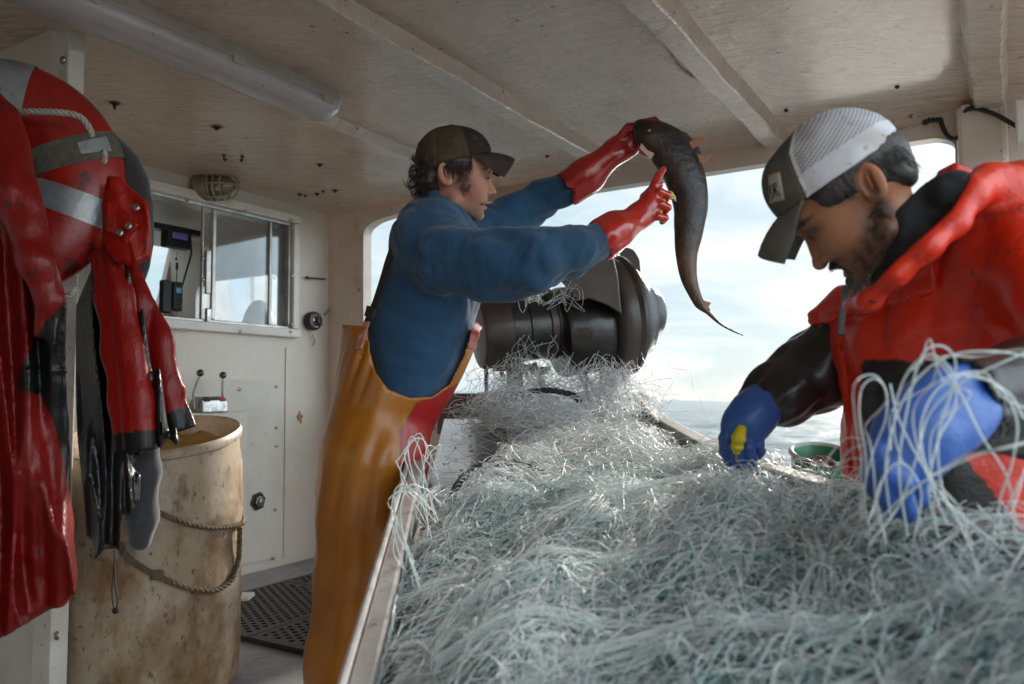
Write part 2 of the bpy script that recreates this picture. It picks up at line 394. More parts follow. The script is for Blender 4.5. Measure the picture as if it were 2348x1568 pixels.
# bulkhead with the wheelhouse window
u0, v0 = bu(335, 470); u1, v1 = bu(661, 512); _, v2 = bu(661, 757)
WL, WR, WB, WT = u0 - .35, u1, v2, v1
bulk = empty('bulkhead_wall', CORNER - D1 * 2.5, 'white painted bulkhead with a sliding window behind the red jackets', 'wall')
plate('wall_panel', CORNER, D1, UP, [(-4.2, 0), (0, 0), (0, CEIL), (-4.2, CEIL)], [[(WL, WB), (WR, WB), (WR, WT), (WL, WT)]], .05, M_wall, bulk)
# raised access panel, lower right, rounded top corner
ax0, az1 = bu(640, 872)[0], bu(600, 872)[1]
ap = plate('access_panel', CORNER - D2 * .034, D1, UP, rpoly([(-3.2, .06), (ax0, .06), (ax0, az1), (-3.2, az1)], [0, .01, .06, 0]), [], .016, M_panel, bulk, bev=.004)
def screw(parent, c, nrm, r=.011, m=M_steel, name='screw'):
    b = MB(); b.lathe(c, nrm, [(0, r * 1.1), (r * .35, r), (r * .55, r * .55), (r * .3, r * .35), (r * .3, .0005)], 12); return b.build(name, m, parent)
for q in ((633, 886), (633, 980), (633, 1022), (630, 1168), (626, 1280), (549, 892)): screw(ap, PB(q[0], q[1], .042), -D2, .010)
b = MB(); b.tube([PB(639, y, .043) for y in (900, 1000, 1100, 1200)], .0035, 6); 
# corner seam trims (right part of the bulkhead is a slightly proud sheet) and stain
plate('wall_strip', CORNER - D2 * .029, D1, UP, [(ax0 + .02, .04), (-.02, .04), (-.02, bu(700, 800)[1]), (ax0 + .02, bu(700, 800)[1])], [], .006, M_wall, bulk)
n = 14; st = [(bu(678, 957)[0] + .022 * (1 + .35 * math.sin(k * 2.3)) * math.cos(2 * math.pi * k / n), bu(678, 957)[1] + .03 * (1 + .4 * math.sin(k * 1.7 + 1)) * math.sin(2 * math.pi * k / n)) for k in range(n)]
plate('chipped_paint_patch', CORNER - D2 * .033, D1, UP, st, [], .002, pmat('bare_ply', (.42, .24, .12), (.3, .16, .08), 40, .8), bulk)
# window frame
fr = empty('window_frame', CORNER + D1 * WL + UP * WB, 'x', 'x'); del fr['label']; del fr['category']; fr.parent = bulk; fr.location = tuple(ORG[fr.name] - ORG[bulk.name])
fw = .05
def fbar(a, b, w=fw, d=.035, off=.04, par=fr, m=M_trim, nm='frame_bar'):
    q0 = CORNER + D1 * a[0] + UP * a[1] - D2 * off; q1 = CORNER + D1 * b[0] + UP * b[1] - D2 * off
    mb_ = MB(); mb_.beam(q0, q1, w if abs(a[1] - b[1]) < .01 else d, d if abs(a[1] - b[1]) < .01 else w, up=D2); o = mb_.build(nm, m, par, smooth=False); return bevel(o, .008, 3)
def ubar(u0, v0, u1, v1, d, off, nm, m, par):
    c = CORNER + D1 * (u0 + u1) / 2 + UP * (v0 + v1) / 2 - D2 * off
    mb_ = MB(); mb_.box(c, abs(u1 - u0), abs(v1 - v0), d, (D1, UP, -D2)); return bevel(mb_.build(nm, m, par, smooth=False), min(.007, d * .3, abs(u1 - u0) * .3, abs(v1 - v0) * .3), 3)
ubar(WL - .03, WT - .004, WR + .045, WT + .046, .034, .043, 'frame_bar', M_trim, fr)
ubar(WL - .03, WB - .046, WR + .045, WB + .004, .040, .046, 'frame_bar', M_trim, fr)
ubar(WR - .004, WB + .006, WR + .042, WT - .006, .030, .041, 'frame_bar', M_trim, fr)
for q in ((428, 462), (562, 486), (668, 506), (672, 521), (671, 632), (670, 744), (665, 761), (550, 760), (421, 757)): screw(fr, PB(q[0], q[1], .064), -D2, .010)
# inner jamb so the wall reads thick
M_alu = pmat('aluminium_track', (.62, .60, .58), (.4, .37, .34), 12, .35, metal=.55)
ubar(WL, WB + .0, WR, WB + .02, .10, -.02, 'track', M_alu, fr); ubar(WL, WT - .02, WR, WT - .0, .10, -.02, 'track', M_alu, fr)
ubar(WR - .02, WB + .02, WR, WT - .02, .10, -.02, 'track', M_alu, fr)
# glass: clear-ish, salty
def glass(name, film, tint, thr=.60, sc=170):
    m = bpy.data.materials.new(name); m.use_nodes = True; nt = m.node_tree; nt.nodes.clear()
    out = N(nt, 'ShaderNodeOutputMaterial'); tr = N(nt, 'ShaderNodeBsdfTransparent'); tr.inputs[0].default_value = (*tint, 1)
    pr = N(nt, 'ShaderNodeBsdfPrincipled'); pr.inputs['Base Color'].default_value = (.62, .66, .72, 1); pr.inputs['Roughness'].default_value = .6
    tl = N(nt, 'ShaderNodeBsdfTranslucent'); tl.inputs[0].default_value = (.75, .8, .9, 1)
    ad = N(nt, 'ShaderNodeMixShader'); ad.inputs[0].default_value = .6; L(nt, pr.outputs[0], ad.inputs[1]); L(nt, tl.outputs[0], ad.inputs[2])
    tc = N(nt, 'ShaderNodeTexCoord'); nz = N(nt, 'ShaderNodeTexNoise', ins={'Scale': sc, 'Detail': 3.0}); L(nt, tc.outputs['Object'], nz.inputs[0])
    mr = N(nt, 'ShaderNodeMapRange', ins={'From Min': thr, 'From Max': thr + .1, 'To Min': film, 'To Max': min(film + .45, 1)}); L(nt, nz.outputs['Fac'], mr.inputs[0])
    n2 = N(nt, 'ShaderNodeTexNoise', ins={'Scale': 4.5, 'Detail': 3.0}); L(nt, tc.outputs['Object'], n2.inputs[0])
    mu = N(nt, 'ShaderNodeMath', operation='MULTIPLY'); L(nt, mr.outputs[0], mu.inputs[0]); 
    m2 = N(nt, 'ShaderNodeMapRange', ins={'From Min': .35, 'From Max': .65, 'To Min': .5, 'To Max': 1.3}); L(nt, n2.outputs['Fac'], m2.inputs[0]); L(nt, m2.outputs[0], mu.inputs[1])
    gl = N(nt, 'ShaderNodeBsdfGlossy'); gl.inputs['Roughness'].default_value = .05
    fz = N(nt, 'ShaderNodeFresnel'); fz.inputs[0].default_value = 1.45
    x = N(nt, 'ShaderNodeMixShader'); L(nt, mu.outputs[0], x.inputs[0]); L(nt, tr.outputs[0], x.inputs[1]); L(nt, ad.outputs[0], x.inputs[2])
    y = N(nt, 'ShaderNodeMixShader'); L(nt, fz.outputs[0], y.inputs[0]); L(nt, x.outputs[0], y.inputs[1]); L(nt, gl.outputs[0], y.inputs[2])
    L(nt, y.outputs[0], out.inputs[0]); return m
uS = bu(456, 600)[0]; uE = bu(492, 600)[0]; uR = bu(610, 600)[0]
M_gl = glass('salt_specked_glass', .10, (.92, .95, .97)); M_gl2 = glass('clear_pane', .06, (.9, .93, .95), .6)
# sliding pane with stiles
sp_ = empty('sliding_pane', CORNER + D1 * uS + UP * WB, 'x', 'x'); del sp_['label']; del sp_['category']; sp_.parent = bulk; sp_.location = tuple(ORG[sp_.name] - ORG[bulk.name])
ubar(uS + .0, WB + .02, uR + .03, WT - .02, .006, .012, 'glass', M_gl, sp_)
ubar(uS, WB + .021, uS + .006, WT - .021, .02, .018, 'edge_trim', M_alu, sp_)
ubar(bu(483, 600)[0] - .012, WB + .021, bu(483, 600)[0] + .012, WT - .021, .02, .020, 'stile', M_alu, sp_)
ubar(bu(612, 600)[0] - .005, WB + .021, bu(612, 600)[0] + .01, WT - .021, .018, .020, 'stile', M_alu, sp_)
ubar(uR + .03, WB + .02, WR - .02, WT - .02, .006, -.012, 'glass', M_gl2, sp_)
lk = ubar(bu(462, 640)[0] - .004, bu(465, 675)[1], bu(470, 640)[0] + .006, bu(465, 574)[1], .016, .034, 'pull_handle', M_steel, sp_)
for y in (592, 641): screw(lk, PB(466, y, .044), -D2, .009)
lt = ubar(bu(461, 720)[0], bu(465, 748)[1], bu(473, 720)[0], bu(465, 707)[1], .02, .036, 'latch', M_chrome, sp_)
# ---- wheelhouse beyond
WH = -1.55
def fu(vx, vy): q = PB(vx, vy, WH) - (CORNER + D2 * 1.55); return (float(q @ D1), float(q[2]))
wh = empty('wheelhouse', CORNER + D2 * 1.55 - D1 * 1.2, 'white wheelhouse interior with tall windows seen through the sliding window', 'cabin')
ho = [rpoly([fu(*q) for q in pl], .05) for pl in (
    [(290, 525), (384, 545), (392, 566), (366, 680), (350, 716), (290, 728)],
    [(455, 590), (476, 558), (516, 558), (519, 590), (519, 726), (514, 744), (432, 742), (431, 704)],
    [(578, 590), (606, 588), (628, 588), (640, 600), (640, 745), (579, 746)])]
plate('front_wall', CORNER + D2 * 1.55, D1, UP, [(-4.2, 0), (-.03, 0), (-.03, CEIL), (-4.2, CEIL)], ho, .05, M_wall, wh)
q = MB(); q.beam(CORNER + D2 * .80 - D1 * 4.2 + UP * 2.04, CORNER + D2 * .80 + D1 * -.01 + UP * 2.04, 1.48, .03); q.build('cabin_ceiling', M_wall, wh, smooth=False)
# side wall of wheelhouse, with a bright port
def su(a, b): return [(x, y) for x, y in ((a[0], b[0]), (a[1], b[0]), (a[1], b[1]), (a[0], b[1]))]
plate('cabin_side_wall', CORNER - D1 * .03 + D2 * .03, D2, UP, [(0, 0), (1.5, 0), (1.5, 2.02), (0, 2.02)], [rrect(.35, 1.05, 1.2, 1.75, .1)], .04, M_wall, wh)
plate('cabin_side_wall', CORNER - D1 * 4.0 + D2 * .03, D2, UP, [(0, 0), (1.5, 0), (1.5, 2.02), (0, 2.02)], [rrect(.35, 1.05, 1.2, 1.75, .1)], .04, M_wall, wh)
# dash shelf (varnished edge) and helm seat
q = MB(); c = PB(400, 742, -.12); q.box(c, .9, .10, .025, (D1, D2, UP)); q.build('shelf', pmat('varnished_wood', (.30, .14, .06), (.2, .09, .04), 20, .35), wh, smooth=False)
def seat_f(p):
    c = PB(580, 742, -.55); c = c - UP * .05
    q = np.stack([(p - c) @ D1, (p - c) @ D2, (p - c)[:, 2]], 1)
    return smin(ell(q, (.05, 0, -.02), (.13, .08, .23)), ell(q, (-.14, 0, -.12), (.17, .09, .17)), .05)
c = PB(580, 742, -.55)
V, F = sdmesh(seat_f, c - .45, c + .35, .015); st_ = obj('helm_seat', V, F, M_rubber); tag(st_, 'dark rounded helm seat back behind the spotted window pane', 'seat')
# display and handsets in wheelhouse
FA = (D1, UP, -D2)
e = empty('marine_radio', PB(404, 560, -.62), 'black square marine radio with a violet screen hung under the cabin ceiling', 'radio')
ctr = PB(404, 545, -.62); q = MB(); q.box(ctr, .165, .13, .07, FA); q.build('body', M_blk, e, smooth=False, bev=.008)
M_scr = pmat('violet_screen', (.10, .09, .22), None, rough=.3, emis=((.16, .14, .4), .15)); q = MB(); q.box(ctr - D2 * .037 + UP * .015, .10, .055, .004, FA); scr = q.build('screen', M_scr, e, smooth=False)
q = MB()
for k in range(9): q.box(ctr - D2 * .040 + UP * (.026 - .011 * (k // 3)) + D1 * (-.028 + .03 * (k % 3)), .02, .004, .002, FA)
q.build('readout', pmat('screen_text', (.03, .02, .10), None), e, smooth=False)
q = MB()
for k in range(5): q.lathe(ctr - D2 * .036 - UP * .04 + D1 * (-.055 + .027 * k), -D2, [(0, .007), (.006, .006)], 10)
q.build('button', M_rubber, e)
q = MB(); q.box(PB(400, 527, -.60), .34, .035, .06, FA); q.build('mounting_bar', M_blk, e, smooth=False)
q = MB(); q.tube(spline([PB(436, 545, -.6), PB(438, 580, -.6), PB(425, 630, -.58), PB(417, 660, -.56)]), .006, 6); q.build('cable', M_blk, e)
q = MB(); q.tube([PB(405, 576, -.6), PB(404, 592, -.6)], .0015, 5); q.ball(PB(404, 594, -.6), .008, 10); q.build('hanging_knob', M_blk, e)
def hset(vx, vy, w, h, lab, ant=False, scrn=False):
    c = PB(vx, vy, -.55); e = empty('handset', c - UP * h / 2, lab, 'handset')
    q = MB(); q.box(c, w, h, .04, FA); q.build('body', M_blk, e, smooth=False, bev=.008)
    q = MB(); q.tube(spline([c - UP * h * .5, c - UP * (h * .72) + D1 * .01, c - UP * (h * .80) + D1 * .035]), .003, 5); q.build('cord', M_blk, e)
    if ant: q = MB(); q.tube([c + UP * h * .5, c + UP * (h * .5 + .075)], .003, 6); q.tube([c + UP * (h * .5 + .075), c + UP * (h * .5 + .115)], .008, 8); q.build('antenna', M_blk, e)
    if scrn:
        q = MB(); q.box(c - D2 * .022 + UP * .035, w * .5, .03, .003, FA); q.build('screen', pmat('teal_screen', (.06, .16, .2), None, emis=((.1, .3, .4), .25)), e, smooth=False)
        q = MB()
        for k in range(15): q.box(c - D2 * .022 + UP * (-.0 - .014 * (k // 3)) + D1 * (-.018 + .018 * (k % 3)), .010, .007, .003, FA)
        q.build('keypad', pmat('grey_keys', (.08, .10, .11), None), e, smooth=False)
hset(379, 680, .06, .19, 'plain black telephone handset on the cabin pillar, left of the keypad one')
hset(404, 680, .065, .17, 'black keypad handset with a short antenna and teal screen on the cabin pillar', True, True)

# partition at the left edge
pp = P(166, 800, 2.34); pp[2] = 0
part = empty('partition_wall', pp, 'white partition edge with a screwed cover strip behind the life ring', 'wall')
plate('panel', pp - D1 * 0, -D2, UP, [(-2.2, 0), (-.095, 0), (-.095, CEIL), (-2.2, CEIL)], [], .04, M_wall, part)
AXp = (-D2, UP, -D1)
q = MB(); q.box(pp + D2 * .05 - D1 * .012 + UP * CEIL / 2, .10, CEIL, .052, AXp); ts = q.build('cover_strip', M_trim, part, smooth=False, bev=.006)
def PP(vx, vy, off=.0): return plane_hit(vx, vy, pp - D1 * off, D1)
for q in ((144, 68 + 70), (144, 199), (131, 1457), (143, 540)): screw(ts, PP(q[0], q[1], .042), -D1, .012)

# side wall with the big working opening
o_out = [wu(842, 930), wu(842, 528), wu(868, 508), wu(935, 488), wu(1180, 390), wu(1287, 371), wu(1362, 440), wu(1765, 378), wu(2150, 321), wu(2190, 330), wu(2196, 700), wu(2200, 1175), wu(1240, 1250), wu(1210, 930)]
M_sw = pmat('side_wall_paint', (.66, .56, .485), (.56, .465, .40), 3.0, .38, .45, 34, spots=[(RUST, 26, .67, .03, .8), ((.33, .24, .18), 5, .58, .12, .4)], bdist=.008)
side = empty('side_wall', CORNER - D2 * 1.8, 'white hull side wall with the wide working opening behind both men', 'wall')
hole = rpoly(o_out, [0, .04, .05, 0, 0, 0, 0, 0, .05, .06, 0, 0, 0, .02])
plate('wall_panel', CORNER, -D2, UP, [(0, 0), (4.6, 0), (4.6, CEIL), (0, CEIL)], [hole], .07, M_sw, side)
q = MB()
hp = [CORNER - D2 * u - D1 * .037 + UP * v for u, v in hole if u < wu(1000, 500)[0] and v > .95]
# (raw plywood rim on the left jamb)
jl = wu(838, 700)[0]
q.box(CORNER - D2 * (jl + .008) + UP * 1.27, .010, .62, .074, (-D2, UP, D1)); q.build('opening_edge', M_trimdirty, side, smooth=False)
# header band and right hand post
h0, h1 = wu(1370, 398), wu(2330, 240)
q = MB(); q.box(CORNER - D2 * (h0[0] + h1[0]) / 2 - D1 * .05 + UP * 2.02, 0.001 + (h1[0] - h0[0]) * 0 + .01, .01, .01, (-D2, UP, D1))
pu = wu(2240, 600)[0]
q = MB(); q.box(CORNER - D2 * (pu + .035) - D1 * .07 + UP * 1.04, .17, 2.06, .07, (-D2, UP, D1)); q.build('post', M_sw, side, smooth=False, bev=.02)
for q in ((822, 665), (820, 786)): screw(side, PW(q[0], q[1], .036), -D1, .011)

pw = plate('port_shade_wall', CORNER - D1 * 5.0, -D2, UP, [(0, 0), (5.2, 0), (5.2, CEIL), (0, CEIL)], [rrect(1.2, 1.1, 2.2, 1.7, .08)], .07, M_wall); tag(pw, 'unseen white port side wall added to cut fill light at the left', 'wall')  # unseen wall, added to keep fill light off the left side
# ceiling bolts, one thing each
def bolt(vx, vy, r=.016, l=.02, long=False, s=1.0):
    c = PC(vx, vy); c[2] = CEIL + .004
    e = empty('ceiling_bolt', c, 'rusty bolt end sticking out of the white ceiling', 'bolt', 'rusty bolt ends in the ceiling')
    b = MB(); b.lathe(c, -UP, [(0.002, r * 1.35), (.005, r * 1.3), (.0055, r * .6)], 14); b.build('washer', M_rust, e)
    nn = 18; V_ = [tuple(c - UP * .0025)] + [tuple(c - UP * .0022 + r * (2.1 + .6 * math.sin(k * 1.9 + vx)) * np.array([math.cos(6.283 * k / nn), math.sin(6.283 * k / nn), 0])) for k in range(nn)]
    b = MB(); b.add(V_, [(0, 1 + (k + 1) % nn, 1 + k) for k in range(nn)]); b.build('rust_stain', M_rhalo, e)
    b = MB(); b.lathe(c, -UP, [(.004, r * .62), (.013, r * .60), (.0135, r * .42), (l, r * .36), (l + .001, .001)], 6 if long else 12); b.build('bolt_end', M_rust, e)
for q in ((263, 237), (496, 292), (513, 355), (555, 358), (733, 377), (687, 445), (727, 444), (768, 437), (876, 343), (2056, 196), (1802, 250), (1597, 319), (1254, 356), (700, 448), (516, 364), (553, 366), (741, 438)):
    bolt(*q, r=.013 if q[0] not in (513, 555, 516, 553, 700, 741) else .009, l=.028 if q[0] in (513, 555, 263, 876) else .016)
# recessed hole covers near the left
for q, lab in (((483, 293), 'pale ring left by a removed fitting beside a rusty bolt'),):
    pass
# ------------------------------------------------------------------ fluorescent batten lamp
def lamp_pos(s, t): return DK(s, t, CEIL)
qe = PC(762, 262, CEIL - .06) - CORNER; tl_ = float(-(qe @ D2)); sl_ = float(-(qe @ D1))
lamp = empty('fluorescent_lamp', DK(sl_ + .7, tl_, CEIL), 'long fogged fluorescent lamp fixed along the ceiling at upper left', 'ceiling lamp')
def lampsec(pr, s0, s1, n, name, m, endround=True):
    V = []; F = []; k = len(pr); st_n = []
    L_ = [(s0, .35), (s0 + .012, .75), (s0 + .035, .95), (s0 + .07, 1)] if endround else [(s0, 1)]
    L_ += [(s0 + .07 + (s1 - s0 - .07) * i / n, 1) for i in range(1, n + 1)]
    for (s, sc) in L_:
        for (a, z) in pr: V.append(DK(s, tl_ + a * sc, CEIL + z * (sc if z < -.05 else 1)))
    for i in range(len(L_) - 1):
        for j in range(k): F.append((i * k + j, i * k + (j + 1) % k, (i + 1) * k + (j + 1) % k, (i + 1) * k + j))
    F.append(tuple(range(k))); b = MB(); b.add(V, F); return b.build(name, m, lamp, sharp=50)
base = [(-.075, .003), (-.080, -.035), (-.074, -.040), (.074, -.040), (.080, -.035), (.075, .003)]
cov = [(.072, -.041), (.070, -.066), (.058, -.086), (.036, -.098), (0, -.102), (-.036, -.098), (-.058, -.086), (-.070, -.066), (-.072, -.041)]
lampsec(base, sl_, sl_ + 1.55, 6, 'housing', M_pvc2); lampsec(cov, sl_ + .003, sl_ + 1.55, 6, 'diffuser', M_pvc)
for s in (.10, .50, 1.0, 1.45):
    for a in (-.079, .079):
        b = MB(); b.box(DK(sl_ + s, tl_ + a, CEIL - .042), .05, .008, .034, (D1, D2, UP)); b.build('clip', M_pvc2, lamp, smooth=False, bev=.002)
b = MB(); b.box(DK(sl_ + .33, tl_ - .10, CEIL - .015), .05, .03, .012, (D1, D2, UP)); b.build('bracket', M_steel, lamp, smooth=False)

# small bulkhead lamp in a wire guard
c0 = PB(462, 428, .03)
la = empty('caged_lamp', c0, 'small round lamp in a wire guard above the sliding window', 'lamp')
axl = -D2 * .80 + D1 * .42 - UP * .0; axl /= np.linalg.norm(axl)
b = MB(); b.lathe(c0, axl, [(-.02, .075), (.03, .078), (.05, .070), (.055, .05)], 24); b.build('base', pmat('lamp_base', (.22, .20, .15), (.12, .10, .07), 20, .5), la)
b = MB(); b.lathe(c0, axl, [(.045, .055), (.10, .055), (.145, .045), (.175, .025), (.18, .001)], 24); b.build('glass_jar', pmat('dusty_glass', (.34, .31, .24), (.24, .21, .16), 20, .15, coat=1, trans=.3), la)
u = np.cross(axl, UP); u /= np.linalg.norm(u); w_ = np.cross(u, axl)
M_cage = pmat('cage_wire', (.40, .36, .26), (.25, .2, .13), 30, .5)
for k in range(6):
    a = 2 * math.pi * k / 6; dr = math.cos(a) * u + math.sin(a) * w_
    b = MB(); b.tube(spline([c0 + axl * .04 + dr * .074, c0 + axl * .11 + dr * .072, c0 + axl * .165 + dr * .055, c0 + axl * .198 + dr * .012]), .0045, 6); b.build('guard_wire', M_cage, la)
for s, r in ((.06, .075), (.09, .075), (.125, .070)):
    b = MB(); b.tube([c0 + axl * s + r * (math.cos(2 * math.pi * k / 24) * u + math.sin(2 * math.pi * k / 24) * w_) for k in range(25)], .0045, 6, cap=False); b.build('guard_ring', M_cage, la)
b = MB(); b.tube(spline([PB(548, 428, .05), PB(600, 438, .04), PB(650, 452, .03), PB(690, 450, .05), PB(722, 440, .12), PB(728, 432, .16), PB(731, 425, .17)]), .008, 8)
ob = b.build('lamp_conduit', M_cable); tag(ob, 'thin cream conduit running right from the caged lamp', 'conduit')
# loose cable on the ceiling with clips
cb = empty('ceiling_cable', PC(1620, 200), 'thin beige cable drooping across the ceiling beside the middle beam', 'cable')
pts = [PC(x, y, CEIL - dz) for x, y, dz in ((1452, 4, .03), (1470, 38, .05), (1500, 80, .06), (1530, 115, .05), (1560, 155, .04), (1600, 182, .035), (1640, 208, .03), (1658, 218, .02))]
b = MB(); b.tube(spline(pts), .0065, 6); b.build('wire', M_cable, cb)
b = MB(); b.tube(spline([PC(1470, 25, CEIL - .01), PC(1520, 80, CEIL - .01), PC(1590, 150, CEIL - .008), PC(1648, 205, CEIL - .01)]), .003, 5); b.build('wire', M_cable, cb)
for x, y in ((1451, 5), (1658, 218), (1733, 300), (1772, 345)):
    b = MB(); b.box(PC(x, y, CEIL - .01), .016, .012, .022, (D1, D2, UP)); b.build('clip', M_blk, cb, smooth=False)
b = MB(); b.tube(spline([PC(1665, 222, CEIL - .012), PC(1735, 302, CEIL - .012), PC(1790, 348, CEIL - .02)]), .004, 6); b.build('wire', M_trim, cb)
# black cable on the right
kb = empty('black_cable', PW(2200, 300, .05), 'black cable looping down from the wall top at upper right', 'cable')
pts = [PW(x, y, o) for x, y, o in ((2155, 272, .06), (2160, 290, .07), (2172, 312, .08), (2188, 318, .09), (2202, 308, .09), (2208, 282, .09), (2213, 255, .1), (2235, 249, .12), (2280, 262, .13), (2330, 290, .14), (2400, 330, .14))]
b = MB(); b.tube(spline(pts), .009, 8); b.build('cable', M_blk, kb)
b = MB(); b.tube(spline([PW(2050, 300, .05), PW(2090, 290, .06), PW(2120, 281, .06)]), .004, 6); b.build('old_wire', M_cable, kb)
pts = spline([PW(2115, 283, .06), PW(2130, 276, .07), PW(2145, 275, .07), PW(2157, 274, .07)], 5); b = MB(); b.rings(pts, [.006 + .004 * (i % 3) for i in range(len(pts))], 7); b.build('taped_joint', pmat('dark_tape', (.015, .03, .02), None, rough=.6), kb)
b = MB(); b.box(PC(2214, 248, CEIL - .03) if 0 else PW(2213, 252, .09), .03, .03, .03, (D1, D2, UP)); b.build('clip', M_trim, kb, smooth=False)
b = MB(); cc = PW(2345, 280, .16); b.box(cc, .05, .16, .06, (-D2, UP, D1)); ob = b.build('junction_box', M_trim, smooth=False, bev=.008); tag(ob, 'small white box at the right edge where the black cable ends', 'junction box')
# bracket glimpsed behind the partition top
b = MB(); b.beam(P(176, 165, 2.9), P(226, 118, 2.95), .07, .05); b.beam(P(178, 140, 2.92), P(205, 110, 2.95), .05, .09); ob = b.build('wall_bracket', pmat('bracket_paint', (.28, .29, .25), (.15, .15, .13), 15, .5), smooth=False, bev=.004); tag(ob, 'green grey bracket tucked behind the partition under the fluorescent lamp', 'bracket')

# ------------------------------------------------------------------ sea
V = []; F = []; na, nr = 300, 330
Rs = 3.2 * (2600 / 3.2) ** (np.linspace(0, 1, nr)); As = np.linspace(R(-62), R(62), na)
rr, aa = np.meshgrid(Rs, As, indexing='ij'); X = rr * np.sin(aa); Y = rr * np.cos(aa)
Z = np.zeros_like(X); rg = np.random.default_rng(5)
for k in range(46):
    lam = 0.9 * (26 / 0.9) ** rg.uniform(); th = R(200) + rg.normal() * .75; kx, ky = 2 * math.pi / lam * math.cos(th), 2 * math.pi / lam * math.sin(th)
    amp = .0055 * lam ** .72; ph = kx * X + ky * Y + rg.uniform(0, 6.28)
    fade = np.clip(1 - (rr * .013 * 1.0) / lam, 0, 1)
    s = np.sin(ph); Z += amp * fade * (1 - 2 * np.abs(s) ** 1.0 + .36)
Z -= 1.05; 
cr_, sr_ = math.cos(SEA_ROLL), math.sin(SEA_ROLL)
Xs = X * cr_ + Z * sr_; Zs = -X * sr_ + Z * cr_
V = np.stack([Xs, Y, Zs], -1).reshape(-1, 3)
idx = np.arange(nr * na).reshape(nr, na); F = np.stack([idx[:-1, :-1], idx[:-1, 1:], idx[1:, 1:], idx[1:, :-1]], -1).reshape(-1, 4)
V[:, 2] += 0.0
M_sea = pmat('sea_water', (.10, .135, .14), (.14, .17, .175), .3, .22, .6, 2.2, bdist=.07, spec=.5, spots=[((.6, .64, .65), 3.0, .66, .06, .6)])
sea = obj('sea', V, F, M_sea); tag(sea, 'choppy grey sea out to the horizon', 'sea', kind='structure')
# the sea continues all round the boat as a flat sheet a little lower
q = MB(); nn = 48; Vr = [(0, 0, -1.35)] + [(3000 * math.cos(2 * math.pi * k / nn), 3000 * math.sin(2 * math.pi * k / nn), -1.35) for k in range(nn)]
Vr = [(x * cr_ + z * sr_, y, -x * sr_ + z * cr_) for x, y, z in Vr]
q.add(Vr, [(0, 1 + k, 1 + (k + 1) % nn) for k in range(nn)]); sb = q.build('sea_far', M_sea, smooth=False); tag(sb, 'far sheet of the same grey sea', 'sea', kind='structure')
# ================================================================== OBJECTS NEAR THE BULKHEAD
# control console box with throttle levers
cL, cR = bu(380, 940)[0], 0
boxtop = PB(500, 938, .03)[2] - .0
xr = float((plane_hit(569, 960, CORNER - D2 * .20, D2) - CORNER) @ D1)
e = empty('control_box', DK(-xr + .2, .1, .45), 'white painted control box on the bulkhead behind the barrel', 'control box')
zt = plane_hit(569, 943, CORNER - D2 * .20, D2)[2]; zb = plane_hit(572, 1185, CORNER - D2 * .20, D2)[2]
b = MB(); cc = CORNER + D1 * (xr - .30) - D2 * .115 + UP * (zt + zb) / 2; b.box(cc, .60, zt - zb, .16, (D1, UP, -D2)); b.build('box_shell', M_panel, e, smooth=False, bev=.012)
b = MB(); rg = random.Random(4)
for k in range(0):
    x = xr - .02 - .36 * rg.random() ** 1.2; b.box(CORNER + D1 * x - D2 * .1965 + UP * (zt - .006 - .008 * rg.random()), .006 + .012 * rg.random(), .005 + .008 * rg.random(), .0016, (D1, UP, -D2))
0 and b.build('paint_chip', pmat('bare_chip', (.10, .08, .06), None, rough=.9), e, smooth=False)
lev = plane_hit(478, 918, CORNER - D2 * .15, D2); lev[2] = zt
e = empty('throttle_control', lev, 'chrome throttle control with black and dark red knobbed levers', 'throttle')
b = MB(); pr = [(-.055, 0), (-.055, .03), (-.04, .06), (-.01, .078), (.02, .078), (.045, .062), (.055, .035), (.055, 0)]
V = []; F = []; W2 = .075
for sgn in (-1, 1):
    for (a, z) in pr: V.append(lev + D1 * W2 * sgn - D2 * a + UP * z)
k = len(pr)
for j in range(k): F.append((j, (j + 1) % k, k + (j + 1) % k, k + j))
F += [tuple(range(k)), tuple(range(2 * k - 1, k - 1, -1))]; b.add(V, F); b.build('housing', M_chrome, e, bev=.004, sharp=25)
for x, mcol, txt in ((-.045, (.02, .02, .02), 1), (.048, (.5, .03, .03), 2)):
    b = MB(); nrm = (-D2 * .8 + UP * .6); b.box(lev + D1 * x - D2 * .043 + UP * .066, .032, .026, .003, (D1, np.cross(nrm, D1), nrm)); b.build('label_plate', pmat('plate', mcol, None, rough=.4), e, smooth=False)
for x, top, colr, nm in ((-.088, (459, 855), (.01, .01, .01), 'black'), (.082, (511, 860), (.09, .008, .012), 'dark red')):
    t = plane_hit(top[0], top[1], CORNER - D2 * .15, D2); b = MB()
    pts = spline([lev + D1 * x + UP * .02 - D2 * .01, lev + D1 * (x - .004) + UP * .06 - D2 * .01, lev + D1 * x * 1.0 + UP * .10, t - UP * .01])
    b.tube(pts, .0055, 8); l_ = b.build('lever', M_steel, e, label=nm + ' knobbed lever')
    b = MB(); b.ball(t, .019, 16); b.build('knob', pmat('knob_' + nm.replace(' ', '_'), colr, None, rough=.12, coat=1), l_)
